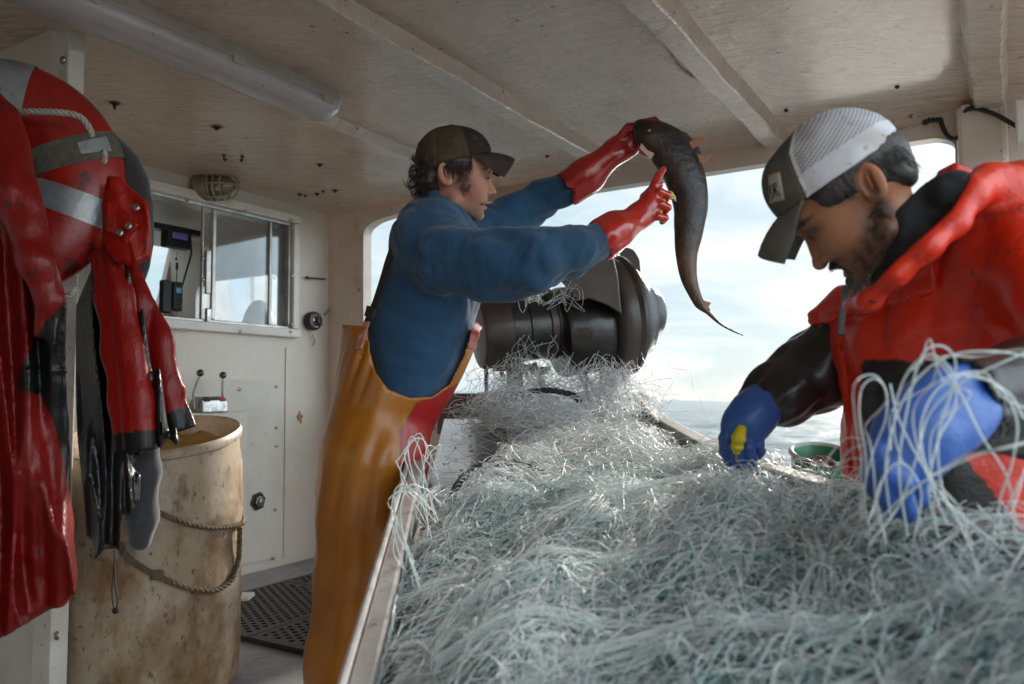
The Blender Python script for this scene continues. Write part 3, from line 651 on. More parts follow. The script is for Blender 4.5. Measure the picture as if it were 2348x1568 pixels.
# round black dial with red light
dc = PB(717, 736, .05)
e = empty('dial_speaker', dc, 'round black control dial with a tiny red light on the bulkhead', 'dial')
b = MB(); b.lathe(dc, -D2, [(-.02, .055), (.015, .057), (.028, .05), (.03, .04), (.031, .001)], 28); b.build('body', M_blk, e)
b = MB(); b.lathe(dc + D1 * .012, -D2, [(.03, .020), (.048, .017), (.05, .001)], 18); b.build('knob', M_rubber, e)
b = MB(); b.ball(dc - D1 * .022 - D2 * .032 + UP * .004, .0036, 8); b.build('light', pmat('red_led', (.6, .01, .01), None, emis=((1, .05, .05), 6)), e)
b = MB()
for k in range(9): a = R(40 + k * 14); b.box(dc - D2 * .0325 + .035 * (D1 * math.cos(a) + UP * math.sin(a)), .0025, .006, .001, (D1, UP, -D2))
b.build('dial_scale', M_trim, e, smooth=False)
b = MB(); b.box(dc - D2 * .0325 - UP * .036, .026, .006, .001, (D1, UP, -D2)); b.build('name_strip', M_trim, e, smooth=False)
b = MB(); b.beam(PB(743, 722, .06), PB(757, 704, .10), .008, .012); b.build('lever', M_chrome, e, smooth=False)
b = MB(); b.tube(spline([PB(717, 765, .05), PB(718, 773, .05), PB(722, 782, .04), PB(716, 793, .035)]), .004, 6); b.build('cord', M_cable, e)
# black hook latch
b = MB(); b.tube([PB(703, 636, .03), PB(706, 637, .05)], .010, 8); b.beam(PB(704, 637, .052), PB(745, 640, .052), .014, .010); ob = b.build('wall_hook', M_blk, smooth=False, bev=.003); tag(ob, 'short black handle on the bulkhead right of the sliding window', 'handle')
# hexagonal bolt on black plate
hc = PB(591, 1149, .045)
e = empty('hex_bolt', hc, 'large silver hexagon bolt on a black hexagon plate low on the bulkhead', 'bolt')
def hexa(r): return [(r * math.cos(R(60 * k + 12)), r * math.sin(R(60 * k + 12))) for k in range(6)]
plate('plate', hc, D1, UP, hexa(.052), [], .012, M_rubber, e, bev=.003); plate('nut', hc - D2 * .014, D1, UP, hexa(.031), [], .016, M_steel, e, bev=.003)
b = MB(); b.lathe(hc - D2 * .02, -D2, [(0, .016), (.012, .016), (.014, .013), (.015, .001)], 16); b.build('stud', M_steel, e)

# barrel
bc = P(349, 1000, 2.72); bc[2] = 0; BR = .292; RZ = P(356, 992, 2.72)[2] + .004
M_barrel = pmat('stained_barrel_plastic', (.50, .42, .32), (.40, .30, .19), 5, .42, .2, 40, spots=[((.20, .10, .032), 6.5, .45, .2, .9, (1, 1, .6)), ((.06, .03, .012), 11, .60, .14, .75, (1, 1, .6)), ((.12, .08, .05), 60, .60, .05, .8, (1, 1, .5))], bdist=.004, sss=0)
barrel = empty('barrel', bc, 'dirty off white plastic barrel with its top cut open', 'barrel')
pf = [(0, BR * .93), (.03, BR * .985), (.10, BR), (.27, BR * 1.0), (.285, BR * 1.015), (.30, BR * 1.0), (.32, BR * 1.015), (.335, BR * 1.0), (.56, BR * 1.0), (.575, BR * 1.015), (.59, BR * 1.0), (.61, BR * 1.012), (.625, BR), (RZ - .13, BR * .995), (RZ - .08, BR * .965), (RZ - .035, BR * .955), (RZ - .03, BR * .985), (RZ - .012, BR * .99), (RZ, BR * .96), (RZ - .004, BR * .925), (RZ - .04, BR * .905), (RZ - .12, BR * .93), (.1, BR * .96), (.08, .01)]
pf = [(0, .01)] + pf
V, F = [], []; n = 96
for (z, r) in pf:
    for k in range(n):
        q = 2 * math.pi * k / n; rr_ = r * (1 + .006 * math.sin(3 * q + 1)); zz = z + (.046 * math.sin(q) + .006 * math.sin(2 * q) if z > RZ - .14 else 0)
        V.append(bc + np.array([rr_ * math.cos(q), rr_ * math.sin(q), zz]))
for i in range(len(pf) - 1):
    for k in range(n): F.append((i * n + k, i * n + (k + 1) % n, (i + 1) * n + (k + 1) % n, (i + 1) * n + k))
b = MB(); b.add(V, F); b.build('shell', M_barrel, barrel, sharp=50)
V = [bc + np.array([0, 0, RZ - .09])]; F = []
for i in range(1, 13):
    for k in range(48):
        q = 2 * math.pi * k / 48; r = BR * .93 * i / 12; V.append(bc + np.array([r * math.cos(q), r * math.sin(q), RZ - .095 + .02 * vnoise(np.array([[r * math.cos(q), r * math.sin(q), 0]]), 22, 8)[0] + (.02 if i > 10 else 0) + .02 + .04 * math.sin(q) * r / BR]))
for k in range(48): F.append((0, 1 + k, 1 + (k + 1) % 48))
for i in range(11):
    for k in range(48): F.append((1 + i * 48 + k, 1 + (i + 1) * 48 + k, 1 + (i + 1) * 48 + (k + 1) % 48, 1 + i * 48 + (k + 1) % 48))
ob = obj('barrel_waste', V, F, pmat('ochre_slop', (.45, .27, .08), (.25, .13, .04), 18, .5, .8, 50, spots=[((.05, .03, .02), 20, .62, .05, .9)])); tag(ob, 'ochre brown fish waste filling the open barrel', 'fish waste', kind='stuff')
# rope round the barrel: twisted strands
def rope(pts, r, twist=70, n=3, rs=.55):
    pts = np.array(pts); S = []
    T = np.gradient(pts, axis=0); T /= np.linalg.norm(T, axis=1, keepdims=True); s = np.concatenate([[0], np.cumsum(np.linalg.norm(np.diff(pts, axis=0), axis=1))])
    U = np.cross(T, [.1, .2, 1.]); U /= np.linalg.norm(U, axis=1, keepdims=True); W = np.cross(T, U)
    for k in range(n):
        a = s * twist + 2 * math.pi * k / n; S.append(pts + r * rs * (np.cos(a)[:, None] * U + np.sin(a)[:, None] * W))
    return strands(np.stack(S), np.full(n, r * .62), 6)
def onbarrel(vx, vy, off=.012):
    d = ray(vx, vy); dx, dy = d[0], d[1]; ox, oy = -bc[0], -bc[1]; Rb = BR * 1.0 + off
    A = dx * dx + dy * dy; B = 2 * (ox * dx + oy * dy); Cq = ox * ox + oy * oy - Rb * Rb; disc = max(B * B - 4 * A * Cq, 0)
    t = (-B - math.sqrt(disc)) / (2 * A); return C0 + d * t
def dense(pts, n=28): return spline(pts, n)
M_rope = pmat('old_rope', (.20, .145, .09), (.10, .07, .045), 40, .8)
q = [onbarrel(x, y) for x, y in ((330, 1160), (365, 1175), (400, 1190), (440, 1203), (480, 1210), (520, 1208), (546, 1203))]
q += [bc + (BR + .012) * np.array([math.cos(a), math.sin(a), 0]) + UP * (q[-1][2]) for a in (.1, .7, 1.4, 2.2)]
V, F = rope(dense(q), .0075, 130); ob = obj('barrel_rope', V, F, M_rope); tag(ob, 'grey brown rope line sagging round the upper half of the barrel', 'rope')
q = [onbarrel(x, y) for x, y in ((270, 1245), (290, 1275), (320, 1298), (355, 1318), (400, 1338), (450, 1352), (495, 1353), (530, 1330), (545, 1290))] + [onbarrel(549, 1250, .018), onbarrel(550, 1210, .02)]
V, F = rope(dense(q), .0085, 110); 
kb_ = MB(); kc = onbarrel(358, 1318, .016); kb_.ball(kc, .017, 10, (1.3, .8, .9)); kb_.ball(kc + np.array([.014, 0, .004]), .012, 8)
ob = obj('barrel_rope', V, F, M_rope); tag(ob, 'brown knotted rope hanging in a bight round the lower barrel', 'rope')
kb_.build('knot', M_rope, ob)
b = MB(); cc = PF(552, 1368, .03); b.box(cc, .10, .10, .02); b.lathe(cc + UP * .01, UP, [(0, .012), (.006, .01), (.0065, .001)], 12); ob = b.build('floor_bracket', M_trim, smooth=False, bev=.004); tag(ob, 'small white bolted foot plate behind the barrel on the deck', 'bracket')

# rubber mat with round holes (two tiles meet at a seam)
M_mat = pmat('mat_rubber', (.011, .010, .010), (.022, .02, .019), 30, .38, .3, 90, spots=[((.18, .14, .1), 30, .70, .03, .8)])
def mat_tile(s0, s1, t0, t1):
    pitch = .042; hs = []; r = .0135
    ns_, nt2 = int((s1 - s0 - .02) / pitch), int((t1 - t0 - .02) / (pitch * .87))
    for j in range(nt2):
        for i in range(ns_ - (j % 2)):
            a = s0 + .02 + pitch * (i + .5 + .5 * (j % 2)); c = t0 + .02 + pitch * .87 * (j + .5)
            hs.append([(a + r * math.cos(R(45 * k)), c + r * math.sin(R(45 * k))) for k in range(8)])
    return hs
mt = empty('rubber_mat', DK(1.2, 1.4, .002), 'black rubber deck mat with round drain holes', 'mat')
q1 = PF(545, 1370) - CORNER; s_a, t_a = float(-(q1 @ D1)), float(-(q1 @ D2)); q2 = PF(722, 1322) - CORNER; s_b, t_b = float(-(q2 @ D1)), float(-(q2 @ D2))
t00 = min(t_a, t_b); s_lo = s_b - .5
for (sa, sb2) in ((s_lo, s_lo + .72), (s_lo + .726, s_lo + 1.45)):
    for (ta, tb) in ((t00, t00 + .60), (t00 + .606, t00 + 1.2)):
        plate('mat_tile', CORNER + UP * .016, -D1, -D2, [(sa, ta), (sb2, ta), (sb2, tb), (sa, tb)], mat_tile(sa, sb2, ta, tb), .016, M_mat, mt)

# bulwark block behind the table end
b = MB(); a1 = P(1003, 925, 3.9); a2 = P(1175, 925, 3.9); 
b.beam(a1, a2, .12, .10); b.beam(a1 - UP * .07, a2 - UP * .07, .05, .16); ob = b.build('rail_plank', pmat('weathered_rail', (.16, .12, .09), (.07, .05, .04), 12, .6, .5, 40), smooth=False, bev=.006); tag(ob, 'dark weathered rail plank behind the far end of the table', 'rail')

# ================================================================== LIFE RING on the partition
M_ring = pmat('life_ring_red', (.40, .014, .008), (.27, .010, .006), 5, .33, .12, 60, spots=[((.03, .008, .006), 9, .60, .07, .85), ((.02, .01, .01), 30, .68, .03, .8)], coat=.3)
rc = P(-8, 408, 2.13); ring = empty('life_ring', rc - UP * .3, 'red life ring with silver tape bands hung on the white partition', 'life ring')
ax_n = np.array([.30, -.95, .0]); ax_n /= np.linalg.norm(ax_n); ru = np.cross(UP, ax_n); ru /= np.linalg.norm(ru)
RX = 262 / FP * 2.13 / abs(ru[0]) * .62; RZ_ = 285 / FP * 2.13 * .62; tube_x, tube_z = .058 * 1.0, .085
def ringpt(a, b_, k=1.0): # a around, b_ cross-section
    c = rc + (RX * math.cos(a) * ru + RZ_ * math.sin(a) * UP); rad = (math.cos(a) * ru + math.sin(a) * UP)
    return c + k * (.122 * math.cos(b_) * rad + .062 * math.sin(b_) * ax_n)
def torus_arc(a0, a1, na_, k=1.0, nb_=28, const=False):
    am = (a0 + a1) / 2; sc_ = lambda b_: (.34 / (.21 + .122 * math.cos(b_)) if const else 1)
    V = [ringpt(am + (a0 - am + (a1 - a0) * i / na_) * min(sc_(2 * math.pi * j / nb_), 2.6), 2 * math.pi * j / nb_, k) for i in range(na_ + 1) for j in range(nb_)]
    F = [(i * nb_ + j, i * nb_ + (j + 1) % nb_, (i + 1) * nb_ + (j + 1) % nb_, (i + 1) * nb_ + j) for i in range(na_) for j in range(nb_)]
    return V, F
V, F = torus_arc(0, 2 * math.pi, 96); obj('ring', V, F, M_ring, ring)
M_silv = pmat('reflective_tape', (.42, .43, .44), (.28, .29, .31), 14, .35, .15, 60, metal=.5, spots=[((.12, .08, .06), 22, .64, .04, .7)])
M_web = pmat('grubby_webbing', (.15, .14, .10), (.09, .08, .06), 60, .85, .3, 200)
for a0, a1, m_, nm in ((R(-25), R(-12), M_silv, 'tape_band'), (R(74), R(92), M_silv, 'tape_band'), (R(14), R(27), M_web, 'strap')):
    V, F = torus_arc(a0, a1, 8, 1.03, const=True); obj(nm, V, F, m_, ring)
V, F = [], []
aa_ = [R(16.5 + 8 * i / 6) for i in range(7)]; bb_ = [R(38 + 40 * j / 8) for j in range(9)]
V = [ringpt(a, b_, 1.06) for a in aa_ for b_ in bb_]; F = [(i * 9 + j, i * 9 + j + 1, (i + 1) * 9 + j + 1, (i + 1) * 9 + j) for i in range(6) for j in range(8)]
obj('worn_sticker', V, F, M_silv, ring)
q = [P(30, 258, 2.04), P(70, 256, 2.03), P(120, 257, 2.03), P(165, 262, 2.04), P(188, 272, 2.05), P(204, 292, 2.06), P(212, 312, 2.07)]
V, F = rope(dense(q, 30), .008, 150); obj('grab_line', V, F, pmat('white_rope', (.50, .47, .42), (.35, .31, .26), 50, .8), ring)
q = [P(236, 345, 2.08), P(240, 356, 2.09), P(238, 372, 2.1)]; V, F = rope(dense(q, 20), .007, 150); obj('grab_line', V, F, pmat('white_rope2', (.42, .39, .33), None, rough=.8), ring)
q = [P(150, 680, 2.06), P(165, 672, 2.06), P(175, 660, 2.07)]; V, F = rope(dense(q, 20), .008, 150); obj('grab_line', V, F, pmat('white_rope3', (.42, .39, .33), None, rough=.8), ring)
# ================================================================== PEOPLE: shared helpers
CI = np.linalg.inv(CRn)
def proj(p):
    q = (p - C0) @ CI.T
    return 1173.5 + FP * q[:, 0] / -q[:, 2], 784.0 - FP * q[:, 1] / -q[:, 2]
def zloft(p, Z, CX, CY, A, B, k=1.0):
    """vertical loft of ellipses; Z descending or ascending lists"""
    o = np.argsort(Z); Z = np.array(Z, float)[o]; T = [np.array(x, float)[o] for x in (CX, CY, A, B)]
    zz = np.linspace(Z[0], Z[-1], 80); sm = []
    for x in T:
        y = np.interp(zz, Z, x); y = np.convolve(np.pad(y, 5, 'edge'), np.ones(11) / 11, 'valid'); sm.append(y)
    z = np.clip(p[:, 2], Z[0], Z[-1]); cx, cy, a, b = [np.interp(z, zz, x) for x in sm]
    q = np.hypot((p[:, 0] - cx) / a, (p[:, 1] - cy) / b); d = (q - 1) * np.minimum(a, b)
    return np.maximum(d, np.abs(p[:, 2] - (Z[0] + Z[-1]) / 2) - (Z[-1] - Z[0]) / 2)
FK = [2.2]
def folds(p, dr, fl, ft, amp, seed, c=None):
    fl, ft = fl * FK[0], ft * FK[0]; dr = np.array(dr, float); dr /= np.linalg.norm(dr); s = p @ dr; per = p - s[:, None] * dr
    q = per * ft + np.outer(s * fl, dr); n = vnoise(q + .25 * np.stack([vnoise(q * .6, 1, seed + 1)] * 3, 1), 1.0, seed)
    return amp * (1 - 2.2 * np.sqrt(n * n + .012))
def frame_head(vx, vy, Y, s, u0, w0, yaw=0, flip=1):
    """local head units (crop pixels) -> world. u right in picture, w down, y away from the camera"""
    o = P(vx, vy, Y); ex = CRn[:, 0].copy(); ez = CRn[:, 1].copy(); ey = -CRn[:, 2].copy()
    r = ray(vx, vy); r /= np.linalg.norm(r); ey = r; ex = np.cross(ey, ez); ex /= np.linalg.norm(ex); ez = np.cross(ex, ey)
    cy, sy = math.cos(yaw), math.sin(yaw); ex, ey = ex * cy + ey * sy, ey * cy - ex * sy
    M = np.stack([ex, -ez, ey])          # rows
    def tow(q): return o + ((np.asarray(q, float) - np.array([u0, w0, 0])) * s) @ M
    def tol(p): return (p - o) @ M.T / s + np.array([u0, w0, 0])
    return tow, tol
def bnd(pts, pad=.03):
    A = np.array([P(*q) for q in pts]); return A.min(0) - pad, A.max(0) + pad
M_skin = pmat('skin', (.5, .3, .22), (.93, .86, .84), 60, .46, .18, 260, attr=True, sss=.12, bdist=.002, spec=.4)
M_eye = pmat('eye', (.55, .5, .46), None, rough=.1, coat=1); M_iris = pmat('iris', (.03, .03, .035), None, rough=.1, coat=1)
def mirror(f, p, y0):                     # evaluate a primitive on both sides
    q = p.copy(); q[:, 2] = np.abs(q[:, 2]); return f(q)
def hairs(tow, roots, tips, r0, K=7, curl=0, seed=1, sag=(0, 0, 0)):
    rg = np.random.default_rng(seed); S = len(roots); t = np.linspace(0, 1, K)[None, :, None]; a = np.array(roots)[:, None, :]; b = np.array(tips)[:, None, :]
    Pq = a + (b - a) * t + np.array(sag) * (t * (1 - t) * 4)
    if curl:
        ph = rg.uniform(0, 6.28, (S, 1, 3)); fr_ = rg.uniform(4, 9, (S, 1, 1)); Pq = Pq + curl * rg.uniform(.4, 1, (S, 1, 1)) * np.sin(ph + fr_ * t) * t
    W = tow(Pq.reshape(-1, 3)).reshape(S, K, 3); rr_ = np.linspace(1, .35, K)[None, :] * r0 * rg.uniform(.7, 1.3, (S, 1))
    return strands(W, rr_, 3)
def joinVF(*L_):
    V = []; F = []; n = 0
    for v, f in L_: V.append(v); F.append(np.asarray(f) + n); n += len(v)
    return np.concatenate(V), np.concatenate(F)

# ================================================================== MAN IN BLUE
m1 = empty('person', P(790, 1600, 2.3) * np.array([1, 1, 0]), 'man in blue sweatshirt and yellow bib overalls lifting a dark fish with red gloves', 'person')
HS = .000231
tow1, tol1 = frame_head(1050, 400, 2.25, HS, 1550 * 0 + (1050 * 1.704 - 1550) * 3.136, (400 * 1.704 - 450) * 3.136, yaw=R(4))
def headsdf(q, man=1):
    m = q.copy(); m[:, 2] = np.abs(m[:, 2])
    e = lambda c, r: ell(m, c, r)
    d = ell(m, (690, 590, 0), (430, 400, 320))
    d = smin(d, e((900, 820, 0), (235, 380, 245)), 90)
    d = smin(d, e((1022, 620, 0), (165, 150, 215)), 70)
    d = smin(d, e((870, 870, 165), (170, 200, 100)), 90)
    d = smin(d, e((965, 1030, 0), (130, 165, 165)), 70)
    d = smin(d, cap(m, (690, 1040, 215), (975, 1190, 60), 85, 82), 90)
    d = smin(d, e((1000, 1215, 0), (80, 85, 105)), 45)
    d = smin(d, cap(m, (1140, 650, 30), (1060, 640, 185), 42, 34), 40)
    d = smax(d, -e((1130, 738, 128), (75, 55, 72)), 40)                      # sockets
    d = smin(d, e((1040, 742, 122), (62, 46, 62)), 14)                       # closed-down eye under lid
    d = smin(d, cap(m, (1070, 700, 160), (1122, 722, 110), 14, 13), 20)       # upper lid
    if man == 1: d = smin(d, cap(m, (1118, 745, 0), (1165, 915, 0), 34, 50), 34); d = smin(d, e((1180, 928, 0), (50, 45, 50)), 22)
    else: d = smin(d, cap(m, (1122, 735, 0), (1168, 930, 0), 36, 52), 34); d = smin(d, e((1184, 950, 0), (54, 50, 54)), 22)
    d = smin(d, e((1118, 945, 60), (56, 40, 34)), 18)
    d = smax(d, -e((1140, 985, 34), (30, 16, 17)), 10)                       # nostril
    d = smin(d, e((1078, 1038, 0), (56, 26, 105)), 22)                       # upper lip
    d = smin(d, e((1060, 1128, 0), (54, 32, 90)), 22)                        # lower lip
    if man == 1: d = smax(d, -e((1108, 1082, 0), (75, 20, 78)), 12)
    else: d = smax(d, -e((1128, 1084, 0), (60, 8, 90)), 10)
    d = smax(d, -e((1090, 1182, 0), (34, 26, 90)), 26)
    d = smax(d, -e((960, 985, 150), (20, 75, 30)), 40)                        # smile line
    d = smin(d, cap(m, (680, 1000, 0), (470, 1400, 0), 232, 275) if man == 1 else cap(m, (640, 980, 0), (560, 1160, 0), 205, 205), 70)
    # ear
    c_, s_ = math.cos(R(-14)), math.sin(R(-14)); el = m - np.array([570, 725, 318]); el = np.stack([el[:, 0] * c_ + el[:, 1] * s_, -el[:, 0] * s_ + el[:, 1] * c_, el[:, 2] - .18 * (-el[:, 0])], 1)
    ear = ell(el, (0, 0, 0), (86, 142, 30)); ear = smax(ear, -ell(el, (16, -8, 30), (56, 104, 44)), 8); ear = smin(ear, ell(el, (14, -10, 8), (13, 62, 12)), 8)
    ear = smin(ear, ell(el, (-30, -10, 12), (16, 90, 14)), 10); ear = smin(ear, ell(el, (22, 112, 0), (40, 36, 26)), 16)
    d = smin(d, ear, 12)
    return d
def head1(p): return headsdf(tol1(p)) * HS
lo = tow1([150, 60, -420]); hi = tow1([1300, 1560, 420])
bb = np.stack([tow1([u, w, y]) for u in (150, 1300) for w in (60, 1560) for y in (-420, 420)]); V, F = sdmesh(head1, bb.min(0), bb.max(0), .0026)
q = tol1(V); base = np.array([.50, .245, .160])
col = np.repeat(base[None], len(V), 0); g = lambda c, r: np.exp(-(((q[:, 0] - c[0]) / r[0]) ** 2 + ((q[:, 1] - c[1]) / r[1]) ** 2))
mixc = lambda col, w, c: col * (1 - w[:, None]) + np.array(c) * w[:, None]
col = mixc(col, .55 * g((930, 980), (150, 140)), (.50, .18, .13)); col = mixc(col, .5 * g((1190, 930), (60, 60)), (.48, .19, .14)); col = mixc(col, .5 * g((560, 1100), (160, 200)), (.42, .15, .09))
col = mixc(col, .75 * np.clip(g((980, 1200), (170, 110)) * 1.1 * (vnoise(V, 900, 2) * .3 + .8), 0, 1), (.24, .16, .11))
sb = np.clip((g((815, 860), (85, 105)) + .9 * g((770, 740), (70, 90))) * 1.5 * (.75 + .5 * vnoise(q, .05, 5)), 0, 1); col = mixc(col, .88 * sb, (.05, .026, .017))
col = mixc(col, .35 * np.clip(g((880, 1120), (220, 110)), 0, 1), (.20, .12, .08))
lip = np.clip(g((1095, 1050), (48, 26)) + g((1080, 1128), (44, 30)), 0, 1) * (q[:, 0] > 1035); col = mixc(col, .8 * lip, (.45, .12, .10))
col = mixc(col, .95 * np.clip(g((1060, 1082), (55, 16)) * 1.4, 0, 1), (.05, .012, .01)); col = mixc(col, .55 * g((1075, 735), (60, 36)), (.20, .10, .07))
col = mixc(col, .8 * np.clip(1.6 * g((1090, 655), (70, 16)), 0, 1) * (np.abs(q[:, 2]) > 40), (.12, .06, .035))
col = mixc(col, np.clip(g((575, 725), (60, 100)), 0, 1) * .4, (.45, .14, .09))
headVF = (V, F); headcol = col

# --- arms / torso skeleton
S1, E1a, E1, W1 = P(1030, 592, 2.12), P(1130, 604, 2.06), P(1225, 596, 2.03), P(1393, 541, 2.13)
S2, E2, W2 = P(1105, 535, 2.52), P(1215, 475, 2.60), P(1318, 422, 2.55)
def pz(vy, Y=2.33): return P(1000, vy, Y)[2]
def px_(vx, vy, Y=2.33): return P(vx, vy, Y)[0]
rows = [(500, 930, 1075), (540, 908, 1105), (600, 893, 1118), (650, 872, 1110), (700, 850, 1100), (760, 838, 1090), (820, 838, 1068), (880, 845, 1042), (960, 800, 1000)]
TZ = [pz(r[0]) for r in rows]; TX = [px_((r[1] + r[2]) / 2, r[0]) for r in rows]; TA = [(r[2] - r[1]) / 2 / FP * 2.33 * 1.0 for r in rows]; TB = [.15, .19, .205, .20, .19, .18, .175, .175, .18]
def torso1(p, off=0.): return zloft(p, TZ, TX, [2.33] * 9, [a + off for a in TA], [b_ + off for b_ in TB])
def shirt1(p):
    d = torso1(p)
    sh = cap(p, P(985, 560, 2.18), P(1010, 545, 2.48), .105, .10); d = smin(d, sh, .07)
    arm = chain(p, [P(1000, 580, 2.19), S1, E1a, E1, P(1310, 572, 2.07), W1], [.10, .098, .092, .083, .066, .052], .03)
    v_ = P(1150, 640, 2.06); arm = arm + .006 * np.sin((p @ np.array([.8, .1, .75])) * 70 + 3 * vnoise(p, 9, 4)) * np.exp(-((p[:, 0] - E1[0] + .02) / .14) ** 2) * .5
    arm = arm + folds(p, W1 - S1, 3.0, 10, .007, 21) + folds(p, (.35, .2, .9), 6, 26, .003, 22)
    arm = smin(arm, cap(p, P(1230, 633, 2.05), P(1110, 655, 2.08), .028, .035), .05)
    d = smin(d, arm, .035)
    arm2 = chain(p, [P(1040, 545, 2.46), S2, E2, W2], [.10, .088, .066, .050], .03) + folds(p, W2 - S2, 4, 14, .007, 9)
    d = smin(d, arm2, .03)
    # cuffs gather over the gauntlet
    t1 = P(1396, 540, 2.13)
    d = d + folds(p, (-.8, 0, .6), 4.5, 13, .0065, 33) + folds(p, (1, 0, -.35), 2.5, 12, .003, 14)
    # collar / neck hole
    nk = cap(p, tow1([640, 1060, 0]), tow1([440, 1420, 0]), .063, .075)
    col_ = cap(p, tow1([545, 1150, 0]), tow1([440, 1330, 0]), .078, .090); d = smin(d, col_, .03)
    d = smax(d, -cap(p, tow1([760, 880, 0]), tow1([570, 1190, 0]), .072, .069), .006)
    # wrist openings
    d = smax(d, -cap(p, W1, W1 + (W1 - E1) * .35, .040, .046), .006); d = np.maximum(d, -(((W1 + (W1 - E1) / np.linalg.norm(W1 - E1) * .012) - p) @ ((W1 - E1) / np.linalg.norm(W1 - E1))) - 0.03 * 0) if False else d
    return d
M_blue = pmat('blue_sweatshirt', (.022, .088, .21), (.75, .8, .85), 6, .9, .55, 22, attr=True, sheen=.2, bdist=.012, spots=[((.012, .03, .06), 22, .66, .05, .7)])
V, F = sdmesh(shirt1, [P(800, 960, 2.7)[0], 1.85, P(800, 960, 2.33)[2]], P(1440, 380, 2.75), .0052)
vx, vy = proj(V); col = np.repeat(np.array([[.016, .070, .150]]), len(V), 0)
seam = [(1040, 505), (1005, 560), (993, 610), (997, 660), (1022, 697)]; sd = np.full(len(V), 99.)
for a, b_ in zip(seam[:-1], seam[1:]):
    a = np.array(a, float); b_ = np.array(b_, float); pp2 = np.stack([vx, vy], 1); t = np.clip(((pp2 - a) @ (b_ - a)) / ((b_ - a) @ (b_ - a)), 0, 1); sd = np.minimum(sd, np.linalg.norm(pp2 - a - t[:, None] * (b_ - a), axis=1))
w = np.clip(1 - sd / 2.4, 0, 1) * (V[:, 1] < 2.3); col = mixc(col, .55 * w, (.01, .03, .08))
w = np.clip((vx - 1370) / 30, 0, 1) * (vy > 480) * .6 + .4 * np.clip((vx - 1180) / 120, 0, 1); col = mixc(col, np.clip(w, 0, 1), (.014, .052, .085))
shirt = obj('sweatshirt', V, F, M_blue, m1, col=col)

# under-body (one mesh with the head)
def body1(p):
    d = torso1(p, -.022)
    d = smin(d, chain(p, [P(1000, 580, 2.22), S1, E1, W1, P(1455, 505, 2.18)], [.06, .055, .045, .034, .03], .02), .03)
    d = smin(d, chain(p, [P(1040, 545, 2.46), S2, E2, W2, P(1400, 360, 2.5)], [.06, .05, .045, .034, .03], .02), .03)
    d = smin(d, chain(p, [P(885, 985, 2.27), P(830, 1280, 2.27), P(785, 1590, 2.33)], [.11, .07, .045], .03), .04)
    d = smin(d, chain(p, [P(905, 985, 2.42), P(900, 1280, 2.5), P(880, 1540, 2.58)], [.11, .07, .045], .03), .04)
    return d
V2, F2 = sdmesh(body1, P(640, 1700, 1.9) * [1, 1, 0], P(1500, 330, 2.8), .012)
V, F = joinVF(headVF, (V2, F2)); body = obj('body', V, F, M_skin, m1, col=np.concatenate([headcol, np.repeat(base[None], len(V2), 0)]))
# eye slits
V_, F_ = [], []
b = MB(); 
for sgn in (-1, 1): b = MB(); b.ball(tow1([1062, 747, sgn * 122]), 44 * HS, 12); b.build('eye', M_eye, m1)
b = MB(); rgk = random.Random(3)
for k in range(14): t = k / 13; a = np.array([1065 + 60 * t, 752 + 6 * math.sin(3 * t), -170 + 55 * t]); b.tube([tow1(a), tow1(a + [12, 14, -8])], .0005, 4)
b.build('eyelashes', pmat('lash', (.02, .012, .01), None), m1)
# --- hair
M_hair = pmat('dark_brown_hair', (.022, .012, .008), (.05, .028, .016), 60, .45, .4, 200, bdist=.004, spec=.5)
def hair1(p):
    q = tol1(p); m = q.copy(); m[:, 2] = np.abs(m[:, 2])
    d = ell(m, (640, 560, 0), (425, 385, 335)); d = smax(d, -ell(m, (1060, 800, 0), (330, 420, 400)), 30); d = smax(d, (q[:, 1] - (700 + 0 * q[:, 0])), 40)
    d = smin(d, ell(m, (385, 800, 0), (178, 190, 290)), 60); d = smin(d, ell(m, (345, 930, 0), (120, 85, 190)), 40)
    d = smin(d, ell(m, (735, 590, 285), (170, 105, 48)), 40); d = smin(d, ell(m, (655, 720, 305), (26, 70, 18)), 26)
    d = smax(d, -ell(m, (575, 735, 350), (88, 140, 90)), 14)
    return (d + 14 * vnoise(q, .035, 5) + 9 * vnoise(q * [1, .3, 1], .09, 6)) * HS
V, F = sdmesh(hair1, bb.min(0) - .01, bb.max(0) + .01, .0032)
rgh = np.random.default_rng(8); S = 900; rt = []; tp = []
for k in range(S):
    a = rgh.uniform(-1, 1); w = rgh.uniform(640, 960); u = 400 - 150 * math.sqrt(max(0, 1 - ((w - 790) / 260) ** 2)) * math.cos(a * 1.2); y = a * 270
    rt.append((u + 30, w, y)); tp.append((u - rgh.uniform(-20, 60), w + rgh.uniform(60, 150), y + rgh.normal() * 30))
hv = hairs(tow1, rt, tp, .0006, 8, 30, 3)
cu = [((285, 650, -120), (170, 640, -130), (190, 760, -150), (270, 740, -120)), ((270, 690, -60), (160, 700, -60), (180, 800, -70), (235, 790, -60)), ((240, 870, -100), (150, 900, -100), (125, 850, -100), (135, 815, -90)),
      ((300, 640, -160), (190, 560, -170), (215, 520, -160), (235, 540, -150)), ((250, 950, -40), (205, 990, -40), (195, 1000, -50), (220, 960, -30)), ((280, 780, -180), (190, 830, -190), (180, 760, -200), (215, 730, -180))]
Pc = []
for c4 in cu:
    for j in range(16):
        of = rgh.normal(size=3) * [14, 14, 30]; sp2 = spline([np.array(a) + of * (1 + .3 * i) for i, a in enumerate(c4)], 5)[:16]; Pc.append(tow1(np.array(sp2)))
cv = strands(np.array(Pc), np.full(len(Pc), .0007), 3)
